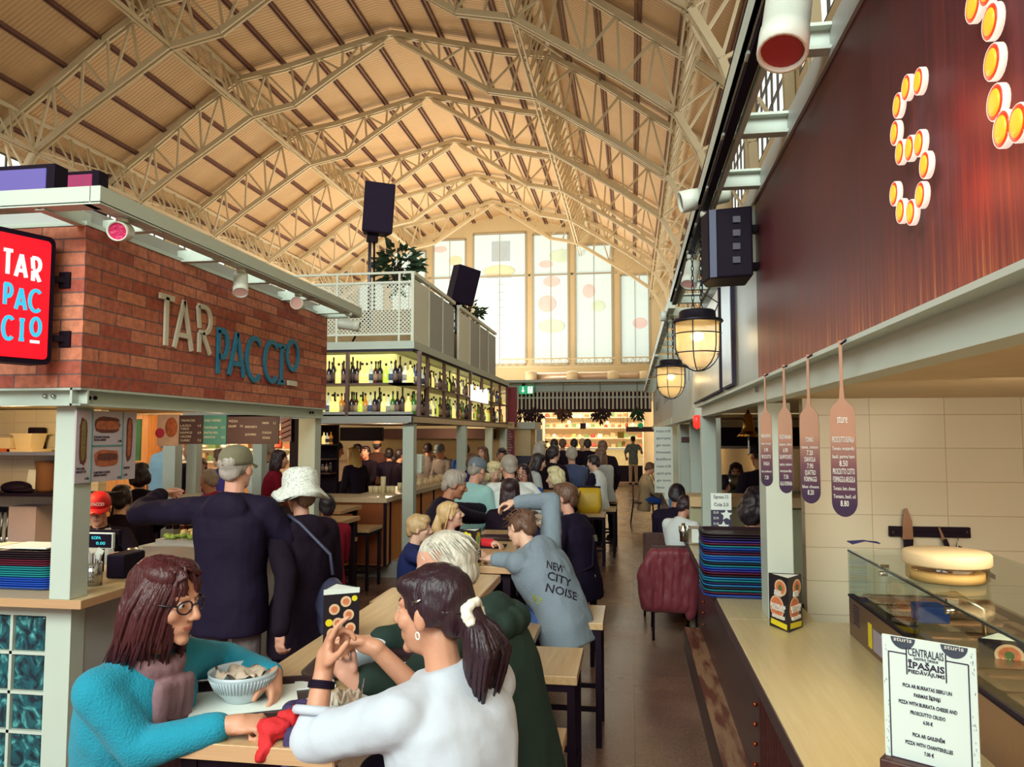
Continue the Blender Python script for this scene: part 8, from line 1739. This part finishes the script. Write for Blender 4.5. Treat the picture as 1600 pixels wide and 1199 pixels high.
strands(p8, lambda r0: [(r0.uniform(-.07, .07), .03, .105), (r0.choice((-1, 1)) * .086, -.01, .05), (r0.choice((-1, 1)) * .09, -.045, -.02), (r0.uniform(-.1, .1), -.09, -.11)], 60, HM['blond'], 4, .004)
p9 = person('teenager in a grey hoodie printed NEW CITY NOISE, arm folded over the head', P(814, 826, Y=4.78), 66, s=.93, lean=34, side=0, twist=-6, head=(-10, -28, 14), top=C_GHOOD, top_name='hoodie', top_t=.032, bulk=1.15, fold=2, ffreq=9, hem=.16, pants=C_JEAN, hair='short', hm='brown', sk='fair', lod=0, hood=True, sleeve=.97,
    L=P(772, 874, Z=TZ + .04), Le=P(826, 880, Y=4.6), Ld=(-1, .15, 0), Ln=(0, 0, -1), R=P(806, 786, Y=4.92), Re=P(862, 783, Y=5.0), Rd=(-1, -.25, -.1), Rn=(-.1, -.1, -1), Rc=.5, footz=.22)
strands(p9, lambda r0: [(r0.uniform(-.06, .06), r0.uniform(-.06, .06), .115), (r0.uniform(-.09, .09), r0.uniform(-.1, .08), .09), (r0.uniform(-.11, .11), r0.uniform(-.12, .1), .03)], 120, HM['brown'], 14, .004)
bk = p9['B']; bn = (p9['r2'] * -.52 - p9['f2'] * .85).normalized(); br_ = bn.cross(V((0, 0, 1))) * -1
def on_body(objname, p, px, py, Yg):
    pass
b = MB(); zl_ = [(905, 886), (903, 906), (905, 925)]
rtv = V((.80, -.52, -.28)).normalized(); upv = V((.08, -.32, .94)).normalized()
HOOD = [c for c in KIDS[p9['t'].name] if c.name.startswith('hoodie')][0]
def snap_text(s, px, py, size, wd, m_, name):
    """lettering laid on the cloth where the print sits"""
    from mathutils.bvhtree import BVHTree
    off = LOC[HOOD.name]; bv = BVHTree.FromPolygons([v.co + off for v in HOOD.data.vertices], [tuple(q.vertices) for q in HOOD.data.polygons])
    eye = V((0, 0, H)); d = (P(px, py, Y=3.0) - eye).normalized(); h = bv.ray_cast(eye, d)
    if h[0] is None: return
    nrm = (h[1] * .5 - d * .5).normalized(); rt_ = V((0, 0, 1)).cross(nrm).normalized(); u_ = nrm.cross(rt_); rt_ = (rt_ - u_ * .30).normalized(); u_ = nrm.cross(rt_)
    b = MB(); text(b, s, h[0], rt_, u_, size, wd, 'C', .012, .001); out = []
    for v in b.v:
        g = bv.ray_cast(V(v) + nrm * .15, -nrm); out.append(tuple(g[0] + nrm * .003) if g[0] is not None else v)
    b.v = out; b.build(name, m_, p9['t'])
for s_, px, py in (('NEW', 868, 892), ('CITY', 874, 911), ('NOISE', 878, 931)): snap_text(s_, px, py, .048, .04 * len(s_), M_INK, 'printed_word')
snap_text('97', 838, 943, .042, .07, mat('neon_yellow_print', (206, 214, 90), .6), 'printed_number')
person('grey haired man in a dark jacket looking down, left of the third table', P(711, 757, Y=6.5), -58, s=1.0, lean=14, head=(-10, -16, 0), top=C_NAVYJ, top_t=.035, pants=C_DJEAN, hair='short', hm='grey', sk='tan', lod=0, L=P(770, 795, Z=TZ + .03), R=P(755, 810, Z=TZ + .03))
person('person with very long dark hair seen from behind at the end of the second table', P(797, 768, Y=6.5), 6, s=.92, lean=6, top=C_BLACK, pants=C_DJEAN, hair='long', hm='darkbrown', sk='fair', lod=1, fem=True, noface=True)
p12 = person('broad grey haired man in a white T-shirt leaning forward, back to the camera', P(795, 731, Y=7.9), 22, s=1.08, lean=20, head=(0, -6, 0), top=C_TSH, top_name='t_shirt', sleeve=.36, top_t=.03, bulk=1.3, pants=C_GREYT, hair='crop', hm='grey', sk='rosy', lod=1, L=P(748, 800, Y=7.9), Le=P(757, 790, Y=7.85), R=P(850, 800, Y=8.1))
p13 = person('person in a pale aqua jacket and grey cap, left of the white T-shirt man', P(746, 736, Y=7.75), -30, s=1.04, lean=16, head=(0, -14, 0), top=C_LBLUE, top_t=.035, bulk=1.1, pants=C_GREYT, hair='crop', hm='grey', sk='rosy', lod=1)
cap_hat(p13['t'], p13['X'], mat('grey_blue_cap', (112, 124, 136), .8), .06)
person('pale blond older woman half hidden between the aqua jacket and the white T-shirt', P(771, 741, Y=8.4), -150, s=.95, lean=8, head=(0, -10, 0), top=C_BEIGE, pants=C_GREYT, hair='curly', hm='lightblond', sk='fair', lod=1, fem=True)
p15 = person('smiling woman with glasses and long dark hair facing the camera down the tables', P(818, 741, Y=8.9), 168, s=.95, lean=6, head=(0, -4, 8), top=C_BLUE, pants=C_DJEAN, hair='long', hm='darkbrown', sk='rosy', lod=1, fem=True); glasses(p15, M_DKPL)
p16 = person('woman with short streaked hair, navy jacket, beige trousers and a crossbody strap', P(882, 778, Y=6.25), 62, s=.98, lean=12, head=(12, -6, 0), top=C_NAVYJ, top_t=.035, bulk=1.1, hem=.16, pants=C_BEIGE, hair='short', hm='brown', sk='rosy', lod=0, fem=True, L=P(835, 830, Z=TZ + .04))
glasses(p16, M_DKPL); b = MB(); q_ = p16; b.tube([q_['S'][1] + q_['sp'] * .075 - q_['r2'] * .04, q_['P2'] + q_['r2'] * .03 - q_['f2'] * .165, q_['P1'] - q_['r2'] * .06 - q_['f2'] * .165, q_['P0'] - q_['r2'] * .19 - q_['f2'] * .02 + V((0, 0, .05))], .014, 6); b.build('crossbody_strap', M_DKPL, p16['t']); MB().box(q_['P2'] + q_['r2'] * .03 - q_['f2'] * .18, (.045, .01, .05), q_['B']).build('strap_buckle', M_CHROME, p16['t'])
person('blond older woman in blue stripes in profile at the fourth table', P(868, 748, Y=8.9), 95, s=.95, lean=6, head=(-4, -4, 0), top=C_DENIM, pants=C_DJEAN, hair='curly', hm='lightblond', sk='fair', lod=1, fem=True)
person('black haired woman in a pale grey top looking down at the fourth table', P(842, 722, Y=10.4), -64, s=.95, lean=14, head=(0, -18, 0), top=C_LGREY, pants=C_DJEAN, hair='bob', hm='black', sk='fair', lod=1, fem=True)
person('black haired person in black behind the woman in pale grey', P(866, 709, Y=11.2), -30, s=1.0, lean=6, top=C_BLACK, pants=C_BLACK, hair='short', hm='black', sk='fair', lod=2)
person('grey haired person behind the black haired woman in pale grey', P(844, 705, Y=12.2), -40, s=1.0, lean=6, top=C_BLACK, pants=C_BLACK, hair='curly', hm='grey', sk='rosy', lod=2)
person('grey brown haired man in a striped denim jacket, back to camera, at the fourth table', P(893, 711, Y=11.9), 10, s=1.04, lean=6, top=C_DENIM, bulk=1.15, pants=C_DJEAN, hair='short', hm='grey', sk='rosy', lod=2)
person('dark haired woman in a white vest with dark sleeves beside the yellow bag', P(927, 723, Y=11.7), 66, s=.95, lean=8, head=(0, -8, 0), top=C_TSH, topmats=[C_TSH, C_NAVYJ], topfn=lambda q: (np.abs(q[:, 0]) > .165).astype(int), pants=C_BLACK, hair='short', hm='black', sk='fair', lod=1, fem=True)
person('woman with long brown hair in a pale grey jumper behind the white vest', P(938, 712, Y=12.4), 40, s=.97, lean=12, top=C_LGREY, pants=C_BLACK, hair='long', hm='brown', sk='fair', lod=1, fem=True, noface=True)
person('brown haired person in a dark jacket bending beyond the long brown hair', P(941, 699, Y=13.6), 20, s=1.0, lean=16, top=C_BLACK, pants=C_BLACK, hair='short', hm='brown', sk='fair', lod=2, legs='stand', footz=0)
for px, py, Y, hm_, lab, c_ in ((866, 691, 16.5, 'black', 'standing dark haired man in black far down the aisle, leftmost', C_BLACK), (897, 694, 17.5, 'black', 'dark haired person between two standing men far down the aisle', C_NAVYJ), (918, 689, 16.8, 'black', 'standing man in black seen from behind before the lit shelves', C_BLACK), (879, 697, 17.0, 'brown', 'person in dark clothes beside the leftmost standing man', C_DJEAN), (910, 698, 18.5, 'blond', 'fair haired person far down the aisle before the shop', C_BEIGE)):
    person(lab, P(px, py, Y=Y), 5, zp=.92, s=1.0, lean=2, top=c_, pants=C_BLACK, hair='short', hm=hm_, sk='rosy', lod=2, legs='stand', footz=0, noface=True)
pc = person('man in a camouflage shirt and beige shorts standing at the far end of the aisle', P(989, 688, Y=28.6), 10, zp=.93, s=1.02, lean=0, top=C_CAMO, top_name='shirt', sleeve=.4, hem=.2, pants=C_BEIGE, pants_name='shorts', hair='crop', hm='black', sk='tan', lod=2, legs='stand', footz=0, R=P(1003, 706, Y=28.6), L=P(978, 715, Y=28.7), noface=True); cap_hat(pc['t'], pc['X'], M_DKPL, .06)
person('dark haired bearded young man in a black shirt by the red menu column', P(784, 712, Y=12.2), 172, s=1.0, lean=4, head=(12, -12, 0), top=C_BLACK, pants=C_BLACK, hair='short', hm='black', sk='tan', lod=1)
person('man in a grey hoodie at the bar, back to the camera', P(669, 703, Y=14.2), 0, s=1.02, lean=8, top=C_GREY, bulk=1.2, hood=True, pants=C_DJEAN, hair='crop', hm='black', sk='tan', lod=1, noface=True)
pk = person('man in a grey cap and grey coat beside the grey hoodie man at the bar', P(687, 705, Y=13.8), 150, s=1.0, lean=12, head=(0, -20, 0), top=C_GREY, pants=C_DJEAN, hair='crop', hm='grey', sk='rosy', lod=1); cap_hat(pk['t'], pk['X'], mat('grey_blue_cap', (112, 124, 136), .8), .05)
person('person in a bright blue jacket behind the bar posts', P(727, 704, Y=13.5), 10, s=1.0, lean=8, top=C_BLUE, pants=C_DJEAN, hair='short', hm='black', sk='tan', lod=2, noface=True)
person('brown haired bearded man in dark blue near the second bar post', P(740, 722, Y=11.0), -95, s=1.0, lean=10, head=(0, -8, 0), top=C_NAVY, pants=C_DJEAN, hair='short', hm='brown', sk='tan', lod=1)
person('woman with long light brown hair in a pale top beside the third bar post', P(754, 709, Y=12.0), 160, s=.95, lean=6, top=C_LGREY, pants=C_DJEAN, hair='long', hm='brown', sk='rosy', lod=1, fem=True)
person('bartender with long golden hair in a black dress behind the bar', P(551, 716, Y=10.9), 62, zp=.86, s=.96, lean=4, head=(0, -12, 0), top=C_BLACK, top_name='dress', pants=C_BLACK, hair='long', hm='golden', sk='fair', lod=1, fem=True, legs='stand', footz=0)
person('dark haired bartender in a black T-shirt, left of the golden haired one', P(527, 703, Y=11.6), -70, s=1.0, lean=10, head=(0, -20, 0), top=C_BLACK, top_name='t_shirt', sleeve=.4, pants=C_BLACK, hair='crop', hm='black', sk='rosy', lod=1, legs='stand', footz=0)
for px, py, Y, hm_, c_, lab, fc in ((590, 696, 14.5, 'black', cloth('brown_coat', (86, 56, 50), .8), 'tall man in a brown coat and tan cap at the far side of the bar', 0), (571, 707, 14.0, 'darkbrown', C_BLACK, 'dark haired person facing over the bar, beside the golden hair', 170), (558, 703, 15.2, 'black', C_RED, 'dark haired person in red at the far side of the bar', 150), (608, 710, 14.4, 'black', C_NAVYJ, 'dark haired person low at the far side of the bar', 20), (626, 712, 14.2, 'black', C_BLACK, 'person in black with a white collar just left of the front bar post', -60)):
    pq = person(lab, P(px, py, Y=Y), fc, s=1.0, lean=8, top=c_, pants=C_BLACK, hair='short', hm=hm_, sk='rosy', lod=2)
    if px == 590: cap_hat(pq['t'], pq['X'], mat('tan_cap', (196, 150, 110), .8), .05)
person('man in a pale blue shirt behind the square column, back to the camera', P(262, 690, Y=9.9), -20, s=1.05, lean=4, top=cloth('pale_blue_shirt', (150, 190, 216), .8), bulk=1.15, top_name='shirt', pants=C_NAVYJ, hair='short', hm='grey', sk='rosy', lod=1, legs='stand', footz=0)
person('standing man in a navy polo facing the camera through the brick stall', P(297, 708, Y=10.4), 172, s=1.02, lean=2, head=(0, -6, 0), top=C_NAVYJ, top_name='shirt', sleeve=.45, pants=C_NAVYJ, hair='crop', hm='grey', sk='rosy', lod=1, legs='stand', footz=0)
person('person in violet blue bending left of the olive cap, in the background', P(343, 716, Y=9.6), 70, s=1.0, lean=24, top=cloth('violet_jacket', (70, 60, 140), .8), pants=C_DJEAN, hair='short', hm='brown', sk='fair', lod=1)
person('bald man in a red hooded top seated behind the olive cap man', P(326, 752, Y=7.3), 60, s=1.0, lean=10, head=(0, -14, 0), top=cloth('crimson_hoodie', (176, 24, 44), .8), hood=True, pants=C_DJEAN, hair='rim', hm='grey', sk='rosy', lod=1)
person('grey haired man in a white shirt with dark braces in the background', P(419, 704, Y=9.4), -30, s=1.0, lean=4, top=C_TSH, top_name='shirt', topmats=[C_TSH, C_BLACK], topfn=lambda q: (np.abs(np.abs(q[:, 0]) - .08) < .016).astype(int), pants=C_DJEAN, hair='short', hm='grey', sk='rosy', lod=1, legs='stand', footz=0)
person('dark haired woman in a dark red top beside the man with braces', P(437, 718, Y=8.8), -60, s=.95, lean=8, head=(0, -8, 0), top=cloth('dark_red_top', (130, 26, 44), .8), pants=C_DJEAN, hair='bob', hm='darkbrown', sk='rosy', lod=1, fem=True)
person('dark haired person in black bending behind the hanging sandwich poster', P(219, 745, Y=7.6), 30, s=1.0, lean=18, top=C_BLACK, pants=C_BLACK, hair='curly', hm='darkbrown', sk='fair', lod=2)
person('stooping person in black close behind the red cap worker', P(190, 780, Y=6.1), 20, s=1.0, lean=20, top=C_BLACK, bulk=1.1, pants=C_BLACK, hair='short', hm='black', sk='fair', lod=1, noface=True)
person('small child in red far behind the brick stall', P(314, 727, Y=9.8), 180, s=.8, lean=4, top=C_RED, pants=C_DJEAN, hair='short', hm='brown', sk='fair', lod=2)
person('person in a dark red coat partly hidden behind the white sun hat', P(508, 792, Y=6.6), 40, s=.95, lean=8, top=cloth('dark_red_top', (130, 26, 44), .8), pants=C_DJEAN, hair='short', hm='black', sk='tan', lod=1, noface=True)
person('dark haired bearded man in a navy jacket seated at the right counter', P(1058, 775, Y=8.2), -14, s=1.0, lean=8, head=(0, -18, 0), top=C_NAVYJ, top_t=.03, pants=C_DJEAN, hair='short', hm='black', sk='tan', lod=1, footz=.0)
person('boy in a white T-shirt seated before the burgundy jacket at the right counter', P(1071, 792, Y=7.35), -40, s=.82, lean=6, head=(0, -24, 0), top=C_TSH, top_name='t_shirt', sleeve=.42, pants=C_DJEAN, hair='bowl', hm='darkbrown', sk='rosy', lod=1, footz=.0)
person('woman with brown hair in a beige coat and blue jeans at the far right counter', P(1016, 732, Y=15.9), -72, s=.97, lean=8, head=(0, -20, 0), top=C_BEIGE, hem=.25, pants=C_BLUE, hair='short', hm='brown', sk='rosy', lod=1, fem=True, footz=.0)
pk = person('cook in black with a black cap standing at the right kitchen pass', P(1186, 708, Y=7.9), 20, zp=.92, s=1.0, lean=4, top=C_BLACK, pants=C_BLACK, hair='crop', hm='black', sk='tan', lod=1, legs='stand', footz=0, noface=True); cap_hat(pk['t'], pk['X'], M_DKPL, .06)
person('dark haired woman behind the warm pass shelf of the right kitchen', P(1150, 738, Y=9.9), 174, s=.95, lean=10, head=(0, -16, 0), top=C_BLACK, pants=C_BLACK, hair='bob', hm='darkbrown', sk='warm', lod=1, fem=True)
person('person in black bending low left of the cook in the right kitchen', P(1128, 760, Y=8.6), -60, s=1.0, lean=60, top=C_BLACK, pants=C_BLACK, hair='short', hm='black', sk='warm', lod=2, legs='stand', footz=0, noface=True)
person('dark haired person leaning over a laptop in the second right stall', P(1094, 729, Y=9.9), 120, s=1.0, lean=34, head=(0, -30, 0), top=C_BLACK, pants=C_BLACK, hair='curly', hm='darkbrown', sk='fair', lod=1)
person('black haired person crouching behind the cutlery cups by the pillar', P(1182, 796, Y=5.3), -40, s=1.0, lean=10, head=(0, -10, 0), top=C_BLACK, pants=C_BLACK, hair='curly', hm='black', sk='warm', lod=1, noface=True)
q = P(1093, 752, Y=9.2); t = thing('laptop', 'dark laptop open on the second right stall counter', 'laptop', (q.x, 9.2, 1.1)); MB().box((q.x - .02, 9.2, q.z), (.012, .3, .24), Matrix.Rotation(-.35, 3, 'Y')).build('screen_lid', M_DKPL, t); MB().box((q.x + .12, 9.2, q.z - .12), (.24, .3, .02)).build('keyboard_base', M_DKPL, t)
t = thing('bomber_jacket', 'burgundy bomber jacket hung over a chair back at the right counter', 'jacket', (.36, 7.0, .3)); b = MB()
yj_ = 6.98
def jp(px, py): return P(px, py, Y=yj_)
b.cap(jp(1022, 866), jp(1074, 866), .045, .045);
for fx in (0, .25, .5, .75, 1): b.cap(jp(1022 + 52 * fx, 866), jp(1014 + 58 * fx, 945), .05, .055)
b.cap(jp(1014, 948), jp(1070, 950), .042, .042); b.cap(jp(1020, 868), jp(1006, 900), .05, .06); b.cap(jp(1006, 900), jp(1009, 948), .06, .04); b.cap(jp(1076, 868), jp(1084, 910), .05, .058); b.cap(jp(1084, 910), jp(1079, 962), .055, .04)
remesh(b, 'jacket_body', C_BURG, t, .011, 4, .016, 9, 5, None, (1.6, 1, .45))
t = [o for o in COL.objects if o.name == 'headscarf'][0]; sx_, sy_ = SCARF; r0 = random.Random(2); b = MB()
for k in range(9): b.ell((sx_ + r0.uniform(-.035, .04), sy_ + r0.uniform(-.04, .06), TZ + .025 + r0.uniform(0, .022)), (.032, .028, .022), rotz(r0.random() * 3))
b.cap((sx_ - .03, sy_ - .05, TZ + .02), (sx_ - .035, sy_ - .08, TZ - .02), .02, .016); remesh(b, 'red_cloth', M_REDC, t, .006, 2, .010, 30, 3)
b = MB()
for k in range(6): b.ell((sx_ + r0.uniform(-.05, .02), sy_ + r0.uniform(.02, .08), TZ + .035 + r0.uniform(0, .02)), (.026, .024, .02), rotz(r0.random() * 3))
b.cap((sx_ + .03, sy_ - .045, TZ + .02), (sx_ + .025, sy_ - .07, TZ - .05), .018, .014); remesh(b, 'navy_border', M_NAVC, t, .006, 2, .008, 34, 6)
q = V((sx_ + .035, sy_ - .03, TZ + .03)); tag(MB().lathe([(.026, 0), (.028, .01), (.001, .012)], tuple(q - V((0, 0, .005))), 18).build('lens_cap', M_NAVC), 'dark round cap lying against the red scarf', 'cap')
for o in list(COL.objects):
    if o.get('label') == 'x': del o['label']
SC.cycles.max_bounces = 6; SC.cycles.diffuse_bounces = 3; SC.cycles.glossy_bounces = 3; SC.cycles.transmission_bounces = 4; SC.cycles.transparent_max_bounces = 12
SC.cycles.caustics_reflective = False; SC.cycles.caustics_refractive = False; SC.cycles.sample_clamp_indirect = 4.0
